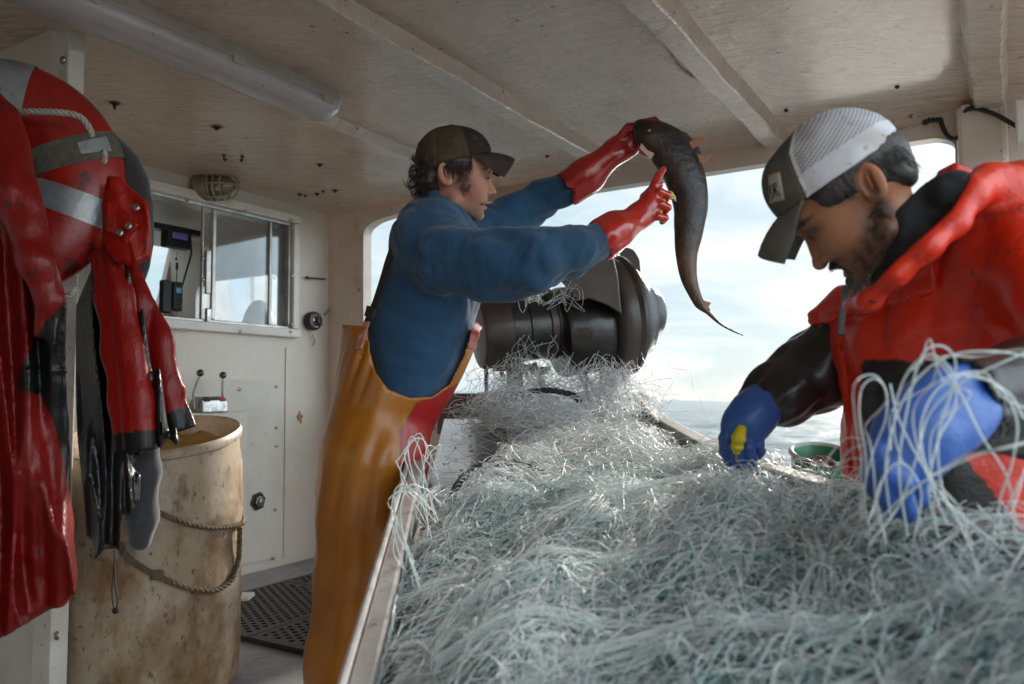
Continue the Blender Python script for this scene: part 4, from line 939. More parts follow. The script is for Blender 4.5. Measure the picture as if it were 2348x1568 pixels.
# hair sideways over the ear top and sideburn bristle
rt = []; tp = []
for k in range(700):
    u = rgh.normal(820, 50); w = rgh.normal(855, 55); y = -(255 - abs(u - 800) * .25 + 8); rt.append((u, w, y)); tp.append((u + rgh.uniform(-8, 14), w + rgh.uniform(10, 30), y - rgh.uniform(2, 12)))
sv = hairs(tow1, rt, tp, .00035, 4, 4, 5)
rt = []; tp = []
for k in range(420):
    u = rgh.uniform(560, 900); w = rgh.uniform(520, 600); y = -340 + abs(u - 700) * .12; rt.append((u, w, y)); tp.append((u + rgh.uniform(-60, 20), w + rgh.uniform(60, 190), y + rgh.uniform(-6, 14)))
tv = hairs(tow1, rt, tp, .0006, 6, 14, 6)
Vh, Fh = joinVF((V, F), hv, cv, sv, tv); obj('hair', Vh, Fh, M_hair, m1)

# --- cap
M_cap1 = pmat('camouflage_cap', (.1, .07, .04), (.6, .55, .5), 30, .85, .5, 500, attr=True, bdist=.003)
def crown(q, c, r, th):
    return np.abs(ell(q, c, r)) - th
def cap1(p):
    q = tol1(p); d = ell(q, (690, 505, 0), (462, 372, 355)); d = smin(d, ell(q, (850, 470, 0), (300, 290, 300)), 60)
    d = smin(d, ell(q, (665, 140, 0), (26, 14, 26)), 10)
    band = q[:, 1] - (645 - (q[:, 0] - 290) * .235 + 0); d = np.maximum(d, band)
    d = d + 4 * vnoise(q, .02, 3); d = np.maximum(d, -ell(q, (690, 520, 0), (438, 352, 330)))
    ri = np.abs(q[:, 0] - 860 - .00 * q[:, 1]); d = d + 5 * np.exp(-(ri / 9) ** 2) - 4 * np.exp(-((band + 80) / 6) ** 2)
    return d * HS
V, F = sdmesh(cap1, bb.min(0) - .02, bb.max(0) + .02, .0028); q = tol1(V)
fr_ = q[:, 0] > 780 + .28 * (q[:, 1] - 180); col = np.where(fr_[:, None], np.array([.020, .011, .010]), np.array([.10, .062, .030]))
nn_ = vnoise(q, .022, 12); col = np.where((fr_ & (nn_ > .35))[:, None], np.array([.06, .035, .018]), col)
band = q[:, 1] - (645 - (q[:, 0] - 290) * .235); mesh_ = (~fr_) & (band < -85); gr = ((np.sin(q[:, 1] * .30) > .1)); col = np.where((mesh_ & gr)[:, None], col * .55, col)
seamu = np.abs(q[:, 0] - (445 + .0 * q[:, 1])) < 18; col = np.where((seamu & mesh_)[:, None], np.array([.12, .072, .03]), col)
c1 = obj('cap', V, F, M_cap1, m1, col=col)
def bill(tow, rows_, half, drop, th, na_=15):
    """rows_: list of (u, w) along the centre line; width narrows at the tip"""
    V = []; n = len(rows_)
    for side in (0, 1):
        for i, (u, w, hw) in enumerate(rows_):
            for j in range(na_):
                a = -1 + 2 * j / (na_ - 1); y = a * hw; back = -(abs(a) ** 2.2) * half * (i / (n - 1)) ** .8 - (1 - i / (n - 1)) * 160 * abs(a) ** 2
                V.append(tow([u + back, w + drop * (abs(a) ** 2) * (.15 + .85 * min(1, 1.6 * i / (n - 1))) + side * th, y]))
    m = n * na_; F = []
    for i in range(n - 1):
        for j in range(na_ - 1):
            a = i * na_ + j; F.append((a, a + 1, a + na_ + 1, a + na_)); F.append((m + a, m + a + na_, m + a + na_ + 1, m + a + 1))
    for j in range(na_ - 1): a = (n - 1) * na_ + j; F.append((a, a + 1, m + a + 1, m + a)); F.append((j, m + j, m + j + 1, j + 1))
    for i in range(n - 1):
        for j in (0, na_ - 1): a = i * na_ + j; F.append((a, a + na_, m + a + na_, m + a))
    b = MB(); b.add(V, F); return b
b = bill(tow1, [(1075, 455, 310), (1160, 448, 325), (1250, 458, 325), (1340, 475, 315), (1410, 498, 300), (1455, 522, 280)], 165, 215, 16, 21)
b.build('brim', pmat('brim_cloth', (.022, .012, .011), (.05, .03, .018), 14, .85, .4, 500, bdist=.003), c1, sharp=60)

# --- bib overalls
rowsT = [(735, 785, 1112), (800, 782, 1092), (850, 772, 1070), (900, 764, 1042), (950, 754, 1012), (1010, 747, 985), (1060, 743, 968), (1110, 741, 950)]
FK[0] = 2.0
def bib1(p):
    Z = [pz(r[0]) for r in rowsT]; d = zloft(p, Z, [px_((r[1] + r[2]) / 2, r[0]) for r in rowsT], [2.33] * 8, [(r[2] - r[1]) / 2 / FP * 2.33 for r in rowsT], [.20, .20, .20, .20, .20, .195, .19, .18])
    leg1 = chain(p, [P(858, 1060, 2.24), P(842, 1180, 2.24), P(822, 1330, 2.25), P(800, 1500, 2.28), P(780, 1660, 2.32)], [.148, .140, .126, .120, .116], .03)
    leg2 = chain(p, [P(880, 1060, 2.42), P(900, 1200, 2.46), P(905, 1350, 2.5), P(890, 1600, 2.58)], [.135, .125, .112, .108], .03)
    leg = smin(leg1, leg2, .02); d = smin(d, leg, .05)
    d = d + folds(p, (.25, 0, 1), 3.0, 11, .0065, 41) + .5 * folds(p, (.9, 0, .5), 3, 12, .009, 44) * np.exp(-((p[:, 2] - .42) / .16) ** 2)
    vx, vy = proj(p)
    d = d + .006 * (1 - 2 * np.abs(np.sin((vx - 790) * .10 + (vy - 745) * .035))) * np.exp(-((vx - 835 + (vy - 800) * .25) / 38) ** 2) * np.exp(-((vy - 830) / 75) ** 2) * (p[:, 1] < 2.33)
    neck = np.interp(vx, [780, 800, 843, 850, 862, 890, 940, 990, 1030, 1062, 1082, 1110, 1200], [743, 745, 748, 810, 855, 892, 912, 908, 880, 815, 752, 765, 790])
    d = np.where(vy < 1010, np.maximum(d, -(d + .015)), d)
    top = (neck - vy) * 2.33 / FP; d = smax(d, top, .004)
    d = np.maximum(d, .035 - p[:, 2])
    return d
V, F = sdmesh(bib1, P(640, 1700, 2.3) * [1, 0, 0] + [0, 1.9, 0], P(1150, 700, 2.75), .0058)
vx, vy = proj(V); col = np.repeat(np.array([[.44, .155, .008]]), len(V), 0)
rx = np.interp(vy, [865, 905, 925, 990, 1090, 1200, 1310, 1393, 1568], [1070, 1000, 954, 917, 920, 904, 882, 866, 835])
red = np.clip((vx - rx) / 2.5, 0, 1) * (vy > 862); col = mixc(col, red, (.42, .012, .012)); w = np.exp(-((vx - rx) / 2.2) ** 2) * (vy > 905); col = mixc(col, .7 * w, (.08, .02, .01))
w = np.clip(1 - np.abs(np.interp(vx, [780, 800, 843, 850, 862, 890, 940, 990, 1030, 1062, 1082, 1110], [743, 745, 748, 810, 855, 892, 912, 908, 880, 815, 752, 765]) + 6 - vy) / 1.6, 0, 1); col = mixc(col, .6 * w * (V[:, 1] < 2.4), (.18, .07, .01))
M_bib = pmat('yellow_oilskin', (.5, .22, .02), (.78, .72, .66), 5, .36, .35, 16, attr=True, coat=.2, bdist=.012, bstretch=(1, 1, .45), spots=[((.14, .055, .012), 12, .66, .06, .55), ((.10, .04, .01), 50, .70, .03, .7)])
obj('bib_overalls', V, F, M_bib, m1, col=col)
# boots
def boots(p): return np.minimum(smin(cap(p, P(785, 1560, 2.32), P(775, 1665, 2.33), .065, .06), ell(p, P(810, 1680, 2.30) * [1, 1, 0] + [0, 0, .05], (.15, .058, .05)), .04), smin(cap(p, P(885, 1500, 2.58), P(880, 1565, 2.58), .065, .06), ell(p, P(915, 1580, 2.58) * [1, 1, 0] + [0, 0, .05], (.15, .058, .05)), .04))
V, F = sdmesh(boots, P(640, 1700, 2.0) * [1, 1, 0] - [0, 0, .02], P(1040, 1350, 2.8), .009); obj('boots', V, F, M_rubber, m1)
# suspenders
def ribbon(pts, w, th, up):
    pts = spline(pts, 8); V = []; F = []; m = len(pts)
    for i, p_ in enumerate(pts):
        t = pts[min(i + 1, m - 1)] - pts[max(i - 1, 0)]; t /= np.linalg.norm(t); nr_ = np.array(up, float); sdv = np.cross(t, nr_); sdv /= np.linalg.norm(sdv); n2 = np.cross(sdv, t)
        for a, c in ((-1, -1), (1, -1), (1, 1), (-1, 1)): V.append(p_ + sdv * w / 2 * a + n2 * th / 2 * c)
    for i in range(m - 1):
        for k in range(4): F.append((i * 4 + k, i * 4 + (k + 1) % 4, (i + 1) * 4 + (k + 1) % 4, (i + 1) * 4 + k))
    F += [(0, 1, 2, 3), tuple((m - 1) * 4 + k for k in range(4))]; return V, F
M_web1 = pmat('black_elastic', (.018, .017, .017), (.035, .033, .03), 60, .8, .3, 300)
b = MB(); V, F = ribbon([P(985, 478, 2.26), P(965, 488, 2.2), P(935, 512, 2.16), P(912, 545, 2.15), P(893, 590, 2.16), P(878, 640, 2.17), P(862, 690, 2.18), P(848, 725, 2.19), P(836, 752, 2.2)], .030, .004, (-.75, -.65, .1)); b.add(V, F)
susp = b.build('suspender', M_web1, m1)
b = MB(); V, F = ribbon([P(852, 704, 2.165), P(846, 728, 2.17)], .036, .010, (-.7, -.7, .1)); b.add(V, F); b.build('buckle', M_blk, susp)
b = MB(); V, F = ribbon([P(840, 738, 2.17), P(833, 760, 2.16), P(822, 800, 2.14)], .024, .005, (-.6, -.8, .1)); b.add(V, F); b.build('strap_tab', pmat('red_white_tab', (.50, .10, .09), (.55, .35, .3), 30, .5), susp)
b = MB(); V, F = ribbon([P(1098, 746, 2.26), P(1088, 764, 2.22), P(1082, 800, 2.2)], .022, .005, (.3, -.9, .1)); b.add(V, F); b.build('strap_tab', pmat('red_tab', (.45, .05, .05), (.55, .35, .3), 30, .5), susp)

# --- red gloves
def glovecol(V, c=(.46, .016, .008)): return np.repeat(np.array([c]), len(V), 0)
M_glove = pmat('red_rubber_glove', (.5, .02, .012), (.82, .7, .7), 9, .25, .12, 80, attr=True, coat=.6, bdist=.004, spots=[((.85, .55, .5), 34, .70, .05, .35)])
def fingers(p, d, L_, k=.006):
    for pts, rr_ in L_: d = smin(d, chain(p, pts, rr_, .004), k)
    return d
HN = 2.17
def gloveN(p):
    d = chain(p, [P(1388, 545, 2.13), P(1412, 528, 2.14), P(1452, 503, 2.17)], [.060, .052, .038], .02)
    d = d + folds(p, P(1452, 503, 2.17) - P(1388, 545, 2.13), 5, 20, .005, 5)
    palm = smin(ell(p, P(1478, 486, HN), (.040, .026, .036)), ell(p, P(1492, 462, HN), (.026, .024, .034)), .02); d = smin(d, palm, .025)
    F_ = [([P(1492, 452, HN), P(1500, 424, HN + .01), P(1510, 402, HN + .03), P(1520, 388, HN + .05)], [.0135, .012, .0115, .0095]),
          ([P(1496, 462, HN + .0), P(1512, 440, HN - .012), P(1530, 448, HN - .004), P(1524, 462, HN + .016)], [.013, .012, .011, .010]),
          ([P(1494, 478, HN + .0), P(1514, 468, HN - .014), P(1530, 476, HN - .006), P(1522, 488, HN + .014)], [.013, .0115, .011, .010]),
          ([P(1488, 496, HN + .0), P(1508, 496, HN - .014), P(1524, 500, HN - .006), P(1518, 508, HN + .012)], [.0125, .011, .0105, .009]),
          ([P(1470, 475, HN + .02), P(1478, 452, HN + .04), P(1496, 432, HN + .05), P(1512, 424, HN + .05)], [.015, .0135, .012, .010])]
    d = fingers(p, d, F_)
    return np.maximum(d, -cap(p, P(1375, 553, 2.13), P(1398, 538, 2.13), .052, .046))
V, F = sdmesh(gloveN, P(1350, 610, 2.0), P(1560, 350, 2.35), .0033); obj('glove', V, F, M_glove, m1, col=glovecol(V, (.50, .022, .010)))
HF = 2.50
def gloveF(p):
    d = chain(p, [P(1308, 428, 2.55), P(1345, 402, 2.53), P(1400, 358, 2.50)], [.062, .060, .042], .02)
    d = d + folds(p, P(1400, 358, 2.5) - P(1308, 428, 2.55), 5, 18, .005, 7)
    palm = smin(ell(p, P(1425, 338, HF), (.050, .030, .044)), ell(p, P(1452, 322, HF), (.030, .034, .040)), .02); d = smin(d, palm, .03)
    F_ = [([P(1448, 300, HF + .02), P(1470, 282, HF + .03), P(1500, 276, HF + .02), P(1512, 284, HF + .0)], [.014, .013, .012, .010]),
          ([P(1450, 305, HF + .03), P(1478, 296, HF + .05), P(1508, 304, HF + .05), P(1526, 318, HF + .03)], [.014, .013, .0115, .010]),
          ([P(1452, 320, HF + .03), P(1480, 320, HF + .055), P(1508, 330, HF + .055), P(1522, 345, HF + .03)], [.014, .013, .0115, .010]),
          ([P(1448, 338, HF + .03), P(1474, 346, HF + .05), P(1496, 358, HF + .045), P(1508, 368, HF + .03)], [.013, .012, .011, .009]),
          ([P(1425, 312, HF - .02), P(1440, 292, HF - .035), P(1466, 288, HF - .05), P(1486, 296, HF - .055)], [.016, .014, .013, .011])]
    return np.maximum(fingers(p, d, F_), -cap(p, P(1292, 440, 2.55), P(1318, 420, 2.54), .055, .047))
V, F = sdmesh(gloveF, P(1270, 500, 2.3), P(1560, 240, 2.75), .0036); obj('glove', V, F, M_glove, m1, col=glovecol(V, (.40, .012, .008)))
# yellow handled knife
b = MB(); b.rings(spline([P(1508, 492, HN + .002), P(1514, 468, HN + .002), P(1528, 452, HN + .002), P(1541, 446, HN + .004)], 6), [.010 + .003 * math.sin(k * .5) for k in range(19)], 10)
e = empty('knife', P(1514, 470, HN), 'yellow handled knife gripped in the near red glove', 'knife'); b.build('handle', pmat('yellow_plastic', (.55, .48, .02), None, rough=.35), e)
b = MB(); b.beam(P(1541, 446, HN + .004), P(1549, 458, HN + .05), .002, .014); b.build('blade', M_chrome, e)
# --- the fish
FD = 2.43
fp = [(1452, 302, 17), (1464, 303, 28), (1492, 312, 38), (1528, 340, 46), (1556, 382, 47), (1573, 430, 43), (1580, 480, 38), (1577, 530, 32), (1572, 580, 25), (1577, 630, 19), (1589, 668, 14), (1604, 697, 12), (1622, 716, 5), (1650, 742, 2.6), (1678, 758, 2.0), (1703, 769, 1.2)]
pts = spline([P(a, b_, FD) for a, b_, r in fp], 6); rr_ = np.interp(np.linspace(0, 15, len(pts)), range(16), [r / FP * FD for a, b_, r in fp])
fish = empty('fish', P(1578, 700, FD), 'dark long tailed fish arched between the red gloves with a whip thin tail', 'fish')
M_fish = pmat('fish_skin', (.016, .010, .009), (.055, .034, .028), 10, .4, .5, 50, attr=True, coat=.1, bdist=.008, spots=[((.17, .12, .10), 9, .60, .12, .5), ((.20, .05, .03), 14, .66, .06, .5)])
b = MB(); n = len(pts); V = []; F = []; K = 20
for i, p_ in enumerate(pts):
    t = pts[min(i + 1, n - 1)] - pts[max(i - 1, 0)]; t /= np.linalg.norm(t); w_ = np.cross(t, [0, 1, 0]); w_ /= np.linalg.norm(w_)
    for k in range(K):
        a = 2 * math.pi * k / K; bl = 1 + (.09 if i < 40 else .04) * vnoise(np.array([[i * .22, math.sin(a) * 1.5, math.cos(a) * 1.5]]), 1.6, 2)[0]
        rad = rr_[i] * bl; ridge = 1 + .12 * max(0, math.cos(a)) ** 8
        V.append(p_ + w_ * rad * math.cos(a) * ridge + np.array([0, 1, 0]) * rad * .72 * math.sin(a))
for i in range(n - 1):
    for k in range(K): F.append((i * K + k, i * K + (k + 1) % K, (i + 1) * K + (k + 1) % K, (i + 1) * K + k))
F += [tuple(range(K)), tuple((n - 1) * K + k for k in range(K))]; b.add(V, F); cf = np.zeros((len(V), 3))
for i in range(n):
    t = i / n
    for k in range(K):
        a = 2 * math.pi * k / K; dk_ = np.array([.030, .018, .015]); br_ = np.array([.26, .12, .045]); w = min(1, max(0, (t - .42) / .2)) * (.35 + .65 * max(0, math.cos(a))) * (1 - min(1, max(0, (t - .80) / .05))) + .35 * max(0, -math.cos(a)) * (t < .6) * (t > .1); cf[i * K + k] = dk_ * (1 - w) + br_ * w
fb = obj('body', V, F, M_fish, fish, col=cf)
M_fin = pmat('orange_fin', (.42, .18, .07), (.28, .11, .05), 40, .4, .3, 80, trans=.15)
def fin(pts2, Yc, th, nm, m_):
    V = [P(x, y, Yc - th) for x, y in pts2] + [P(x, y, Yc + th) for x, y in pts2]; k = len(pts2)
    F = [tuple(range(k)), tuple(range(2 * k - 1, k - 1, -1))] + [(j, (j + 1) % k, k + (j + 1) % k, k + j) for j in range(k)]
    return obj(nm, V, F, m_, fish, smooth=False, col=np.repeat(np.array([[.03, .018, .015]]), len(V), 0))
fin([(1575, 330), (1592, 318), (1612, 312), (1632, 306), (1618, 322), (1600, 334), (1584, 344)], FD - .02, .0025, 'pectoral_fin', M_fin)
fin([(1598, 352), (1612, 358), (1634, 352), (1622, 366), (1626, 376), (1604, 372)], FD - .03, .002, 'pelvic_fin', M_fin)
fin([(1470, 328), (1484, 344), (1500, 352), (1492, 366), (1478, 352), (1466, 340)], FD - .045, .003, 'mouth_edge', pmat('pale_lip', (.45, .33, .27), None, rough=.4))
fin([(1530, 300), (1550, 296), (1572, 304), (1596, 326), (1608, 352), (1600, 356), (1580, 334), (1550, 312)], FD, .003, 'dorsal_ridge', M_fish)
fin([(1545, 300), (1575, 308), (1583, 320), (1570, 332), (1556, 326)], FD + .015, .003, 'gill_flap', pmat('fish_gill', (.35, .05, .03), None, rough=.3))
fin([(1588, 655), (1600, 676), (1616, 690), (1630, 694), (1624, 703), (1629, 712), (1616, 716), (1604, 706)], FD, .002, 'tail_fin', M_fin)
0 and fin([(1598, 400), (1620, 430), (1624, 480), (1619, 530), (1606, 590), (1597, 560), (1600, 500), (1598, 440)], FD, .0015, 'dorsal_fin', M_fish)
b = MB(); b.ball(P(1488, 300, FD - .032), .006, 10); b.build('eye', pmat('fish_eye', (.25, .22, .1), None, rough=.1, coat=1), fish)
# ================================================================== MAN IN RED
m2 = empty('person', P(2260, 1400, 1.45) * np.array([1, 1, 0]), 'man in red oilskin jacket and white mesh cap bending over the net', 'person')
HY = 1.27; SK = 1.42; U8 = .0001562
cx8, cy8 = 2900 + 800 / 2.6133, 600 + 600 / 2.6133
tow8, tol8 = frame_head(cx8 / 1.7043, cy8 / 1.7043, HY, U8, 800, 600, yaw=R(-6))
a8 = R(36.5); ca, sa = math.cos(a8), math.sin(a8); HS2 = U8 * SK
def c2h(q):           # picture units -> head units
    x = (q[:, 0] - 650) / SK; y = (q[:, 1] - 850) / SK
    return np.stack([1150 - (x * ca - y * sa), 735 + (x * sa + y * ca), q[:, 2] / SK], 1)
def tow2(h):
    h = np.asarray(h, float); one = h.ndim == 1; h = np.atleast_2d(h); X_ = 1150 - h[:, 0]; Y_ = h[:, 1] - 735
    x = X_ * ca + Y_ * sa; y = -X_ * sa + Y_ * ca; r = tow8(np.stack([650 + x * SK, 850 + y * SK, h[:, 2] * SK], 1)); return r[0] if one else r
def tol2(p): return c2h(tol8(p))
def head2(p): return headsdf(tol2(p), 2) * HS2
bb = np.stack([tow2([u, w, y]) for u in (150, 1320) for w in (60, 1420) for y in (-420, 420)]); V, F = sdmesh(head2, bb.min(0), bb.max(0), .0024)
q = tol2(V); base2 = np.array([.42, .19, .105]); col = np.repeat(base2[None], len(V), 0)
g = lambda c, r: np.exp(-(((q[:, 0] - c[0]) / r[0]) ** 2 + ((q[:, 1] - c[1]) / r[1]) ** 2))
col = mixc(col, .5 * g((570, 650), (90, 90)), (.48, .17, .09)); col = mixc(col, .5 * g((900, 900), (110, 90)), (.42, .17, .10)); col = mixc(col, .35 * g((1190, 930), (70, 70)), (.42, .18, .13))
bd = np.clip(g((900, 1210), (260, 150)) + g((730, 1000), (115, 200)) + .6 * g((900, 1050), (130, 90)) + .9 * g((1110, 1010), (80, 40)) + .8 * g((600, 880), (45, 160)), 0, 1) * np.clip(.9 + .3 * vnoise(q, .05, 4), 0, 1)
col = mixc(col, .95 * bd, (.035, .024, .018)); col = mixc(col, .75 * g((1070, 740), (75, 50)), (.06, .035, .03)); col = mixc(col, np.clip(1.5 * g((1090, 655), (85, 20)), 0, 1) * .9, (.02, .014, .012))
col = mixc(col, np.clip(g((1090, 1072), (48, 18)), 0, 1) * .6, (.25, .08, .06))
h2 = (V, F); h2c = col
for sgn in (-1, 1): b = MB(); b.ball(tow2([1056, 750, sgn * 122]), 44 * HS2, 12); b.build('eye', M_iris, m2)
# --- skeleton
def zz(vy, Y=1.45): return P(2200, vy, Y)[2]
TY = 1.46
rows2 = [(452, 2285, 2440, .07), (490, 2200, 2490, .12), (540, 2125, 2540, .17), (600, 2055, 2580, .20), (680, 1985, 2600, .215), (760, 1935, 2600, .21), (850, 1925, 2600, .20), (950, 1922, 2590, .195), (1100, 1935, 2570, .19), (1290, 1975, 2550, .19)]
Z2 = [P(2200, r[0], TY)[2] for r in rows2]; X2 = [P((r[1] + r[2]) / 2, r[0], TY)[0] for r in rows2]; A2 = [(r[2] - r[1]) / 2 / FP * TY for r in rows2]; B2 = [r[3] for r in rows2]
def torso2(p, off=0.): return zloft(p, Z2, X2, [TY] * 10, [max(a + off, .03) for a in A2], [max(b_ + off, .03) for b_ in B2])
SN, EN, WN = P(2400, 600, 1.22), P(2560, 905, 1.02), P(2205, 925, .90)
SF, EF, WF = P(1985, 735, 1.58), P(1880, 850, 1.60), P(1742, 935, 1.56)
FK[0] = 2.0
def coat2(p):
    d = torso2(p)
    d = smin(d, cap(p, P(2330, 520, 1.28), P(2210, 580, 1.62), .115, .12), .09)
    d = smin(d, chain(p, [P(2350, 560, 1.26), SN, EN], [.12, .105, .08], .03), .05)
    d = smin(d, chain(p, [P(2060, 690, 1.56), SF, P(1925, 800, 1.6)], [.11, .085, .072], .03), .05)
    d = d + folds(p, (-.75, 0, .65), 2.2, 7, .013, 51) + folds(p, (.2, .1, 1), 2, 12, .006, 52) + folds(p, (.8, .4, .2), 6, 22, .002, 53)
    vx, vy = proj(p); nr = p[:, 1] < 1.62
    # storm flap: a raised sheet whose lower edge runs from the collar to the chest, plus a shoulder yoke step
    el_ = np.interp(vx, [1900, 1935, 1990, 2060, 2138, 2150], [745, 722, 718, 690, 672, 640]); flap = np.clip((el_ - vy) / 3, 0, 1) * (vx < 2142) * nr; d = d - .009 * flap
    dk = np.interp(vx, [1980, 2040, 2110, 2180, 2250, 2347], [700, 640, 600, 520, 470, 455]); d = d - .007 * np.clip(1 - np.abs(vy - dk - 18) / 14, 0, 1) * nr
    # zip placket down the front
    d = d + .006 * np.exp(-((vx - np.interp(vy, [650, 760, 850, 1100], [1945, 1928, 1940, 1955])) / 3.5) ** 2) * (vy > 655)
    # neck opening
    d = smin(d, chain(p, [P(2265, 415, 1.19), P(2225, 445, 1.15), P(2186, 510, 1.13), P(2126, 566, 1.12), P(2054, 630, 1.14), P(1992, 690, 1.19), P(1948, 700, 1.27)], [.026, .020, .016, .014, .012, .012, .012], .03), .065)
    ce = np.interp(vx, [1890, 1936, 1980, 2040, 2061, 2108, 2128, 2178, 2219, 2232], [640, 652, 664, 612, 585, 548, 528, 484, 416, 350]); d = smax(d, (ce - vy) * 1.3 / FP, .008)
    d = smax(d, (vy - 1225) * TY / FP, .004)
    # collar tab standing up at the back
    t_ = cap(p, P(2196, 415, 1.40), P(2178, 395, 1.36), .012, .010); t2 = rbox(p, P(2188, 402, 1.37), (.020, .03, .010), .004, np.array([[.9, 0, .4], [0, 1, 0], [-.4, 0, .9]])); d = smin(d, t2, .008)
    return d
V, F = sdmesh(coat2, *bnd([(1860, 350, 1.1), (1860, 1240, 1.3), (2600, 1240, 1.1), (2500, 350, 1.7), (2600, 1240, 1.75), (2560, 905, 1.0)], .12), .0054)
vx, vy = proj(V); col = np.repeat(np.array([[.70, .030, .007]]), len(V), 0)
nr = V[:, 1] < TY + .05
ins = (vy > 824 + (vx - 1975) * .02) & (vx > np.interp(vy, [824, 900, 1000, 1140], [1975, 1972, 1975, 2005])) & (V[:, 1] < 1.5)
redlow = (vy > 1005) & (vx > np.interp(vy, [1005, 1110, 1230], [2170, 2262, 2347]))
col = np.where((ins & ~redlow)[:, None], np.array([.012, .011, .011]), col)
w = np.zeros(len(V))
for poly in ([(1940, 724), (1990, 720), (2060, 692), (2138, 674), (2138, 640), (2118, 560)], [(2060, 616), (2062, 690)], [(2090, 612), (2112, 560), (2180, 500), (2250, 470), (2347, 478)], [(2138, 600), (2200, 545), (2260, 500), (2347, 470)], [(2230, 830), (2225, 700), (2262, 600), (2347, 540)], [(1975, 826), (2120, 829)]):
    for a, b_ in zip(poly[:-1], poly[1:]):
        a = np.array(a, float); b_ = np.array(b_, float); pp2 = np.stack([vx, vy], 1); t = np.clip(((pp2 - a) @ (b_ - a)) / ((b_ - a) @ (b_ - a)), 0, 1); w = np.maximum(w, np.clip(1 - np.linalg.norm(pp2 - a - t[:, None] * (b_ - a), axis=1) / 2.2, 0, 1))
col = mixc(col, .75 * w * (V[:, 1] < 1.55), (.10, .012, .008))
M_coat = pmat('red_oilskin', (.6, .02, .01), (.86, .72, .7), 4, .40, .45, 15, attr=True, coat=.06, bdist=.015, spots=[((.05, .02, .012), 26, .655, .04, .8), ((.04, .015, .01), 7, .68, .04, .5), ((.85, .5, .42), 60, .735, .02, .7)])
coat = obj('jacket', V, F, M_coat, m2, col=col)
M_bsl = pmat('black_oilskin', (.009, .0085, .0085), (.018, .015, .014), 9, .36, .35, 30, coat=.2, bdist=.006, spots=[((.10, .07, .05), 40, .68, .04, .7)])
def slv(p):
    f = chain(p, [P(1925, 800, 1.6), EF, P(1800, 900, 1.58), WF], [.080, .080, .062, .048], .03) + folds(p, WF - EF, 4, 17, .009, 61) + folds(p, (.5, 0, .8), 9, 20, .004, 62)
    f = np.maximum(f, -cap(p, WF + (WF - EF) * .02, WF + (WF - EF) * .5, .036, .05))
    return f
def slvn(p):
    n_ = chain(p, [EN, P(2380, 905, .96), WN], [.082, .070, .056], .03) + folds(p, WN - EN, 4, 15, .007, 63)
    return np.maximum(n_, -cap(p, WN - (WN - EN) * .02, WN + (WN - EN) * .3, .045, .06))
V, F = sdmesh(slvn, *bnd([(2120, 780, .9), (2600, 1060, 1.02), (2120, 1060, 1.0)], .1), .005); obj('sleeve', V, F, M_bsl, m2)
V, F = sdmesh(slv, *bnd([(1680, 700, 1.55), (2000, 1030, 1.6), (2000, 700, 1.6)], .1), .005); obj('sleeve', V, F, M_bsl, m2)
# hood of the black hoodie round the neck
def hood2(p):
    t8 = tol8(p); m = t8.copy(); m[:, 2] = np.abs(m[:, 2])
    d = ell(m, (1600, 880, 0), (350, 500, 385)); d = smin(d, ell(m, (1985, 520, 0), (290, 262, 330)), 120); d = smin(d, ell(m, (2100, 760, 0), (330, 400, 300)), 120)
    d = smin(d, ell(m, (1400, 1230, 0), (240, 170, 210)), 90)
    d = d + 26 * (1 - 2 * np.abs(vnoise(t8 * [1, 1, .5], .012, 71))) + 10 * vnoise(t8, .03, 72)
    eg = np.interp(t8[:, 1], [200, 355, 452, 617, 800, 992, 1277, 1383, 1500], [1790, 1741, 1673, 1508, 1400, 1313, 1190, 1120, 1060]); d = smax(d, eg - t8[:, 0], 40)
    e2 = np.interp(t8[:, 1], [250, 587, 782, 872, 1037, 1157, 1382], [2340, 2170, 1950, 1850, 1650, 1560, 1290]); d = smax(d, t8[:, 0] - e2 - 80, 30)
    return d * U8
V, F = sdmesh(hood2, *bnd([(1900, 760, 1.2), (2330, 340, 1.35), (1900, 340, 1.2), (2330, 760, 1.35)], .16), .005); obj('hood', V, F, pmat('black_fleece', (.010, .010, .012), (.018, .018, .02), 30, .95, .5, 300, bdist=.003), m2)
b = MB(); V, F = ribbon([P(2232, 424, 1.33), P(2215, 450, 1.29), P(2192, 475, 1.27), P(2178, 496, 1.26)], .030, .012, (-.4, -.8, .3)); b.add(V, F); b.build('collar_lining', pmat('pale_lining', (.45, .41, .38), (.33, .3, .28), 50, .9, .4, 300), m2)
b = MB(); b.tube(spline([P(1938, 655, 1.36), P(1934, 690, 1.35), P(1926, 740, 1.345), P(1925, 770, 1.34)]), .0035, 6)
for k in range(26):
    t = k / 25; c = P(1937 - 11 * t, 660 + 105 * t, 1.345 - .01 * t); b.box(c, .009, .006, .0022)
b.build('zip', M_blk, m2)
def body2(p):
    d = torso2(p, -.075)
    d = smin(d, cap(p, tow2([640, 1000, 0]), P(2180, 600, 1.45), .045, .05), .03)
    d = smin(d, chain(p, [P(2350, 560, 1.28), SN, EN, WN, P(2150, 950, .87)], [.07, .06, .05, .038, .03], .02), .03)
    d = smin(d, chain(p, [P(2060, 690, 1.56), SF, EF, WF, P(1715, 965, 1.55)], [.06, .055, .045, .034, .028], .02), .03)
    d = smin(d, np.minimum(chain(p, [P(2200, 1180, 1.42), P(2200, 1180, 1.42) * [1, 1, 0] + [0, .02, .08]], [.11, .05], .02), chain(p, [P(2330, 1180, 1.5), P(2330, 1180, 1.5) * [1, 1, 0] + [0, .02, .08]], [.11, .05], .02)), .04)
    return d
V2, F2 = sdmesh(body2, [P(1650, 700, 1.7)[0], .75, 0], [P(2640, 700, 1.6)[0], 1.85, P(2000, 350, 1.4)[2]], .012)
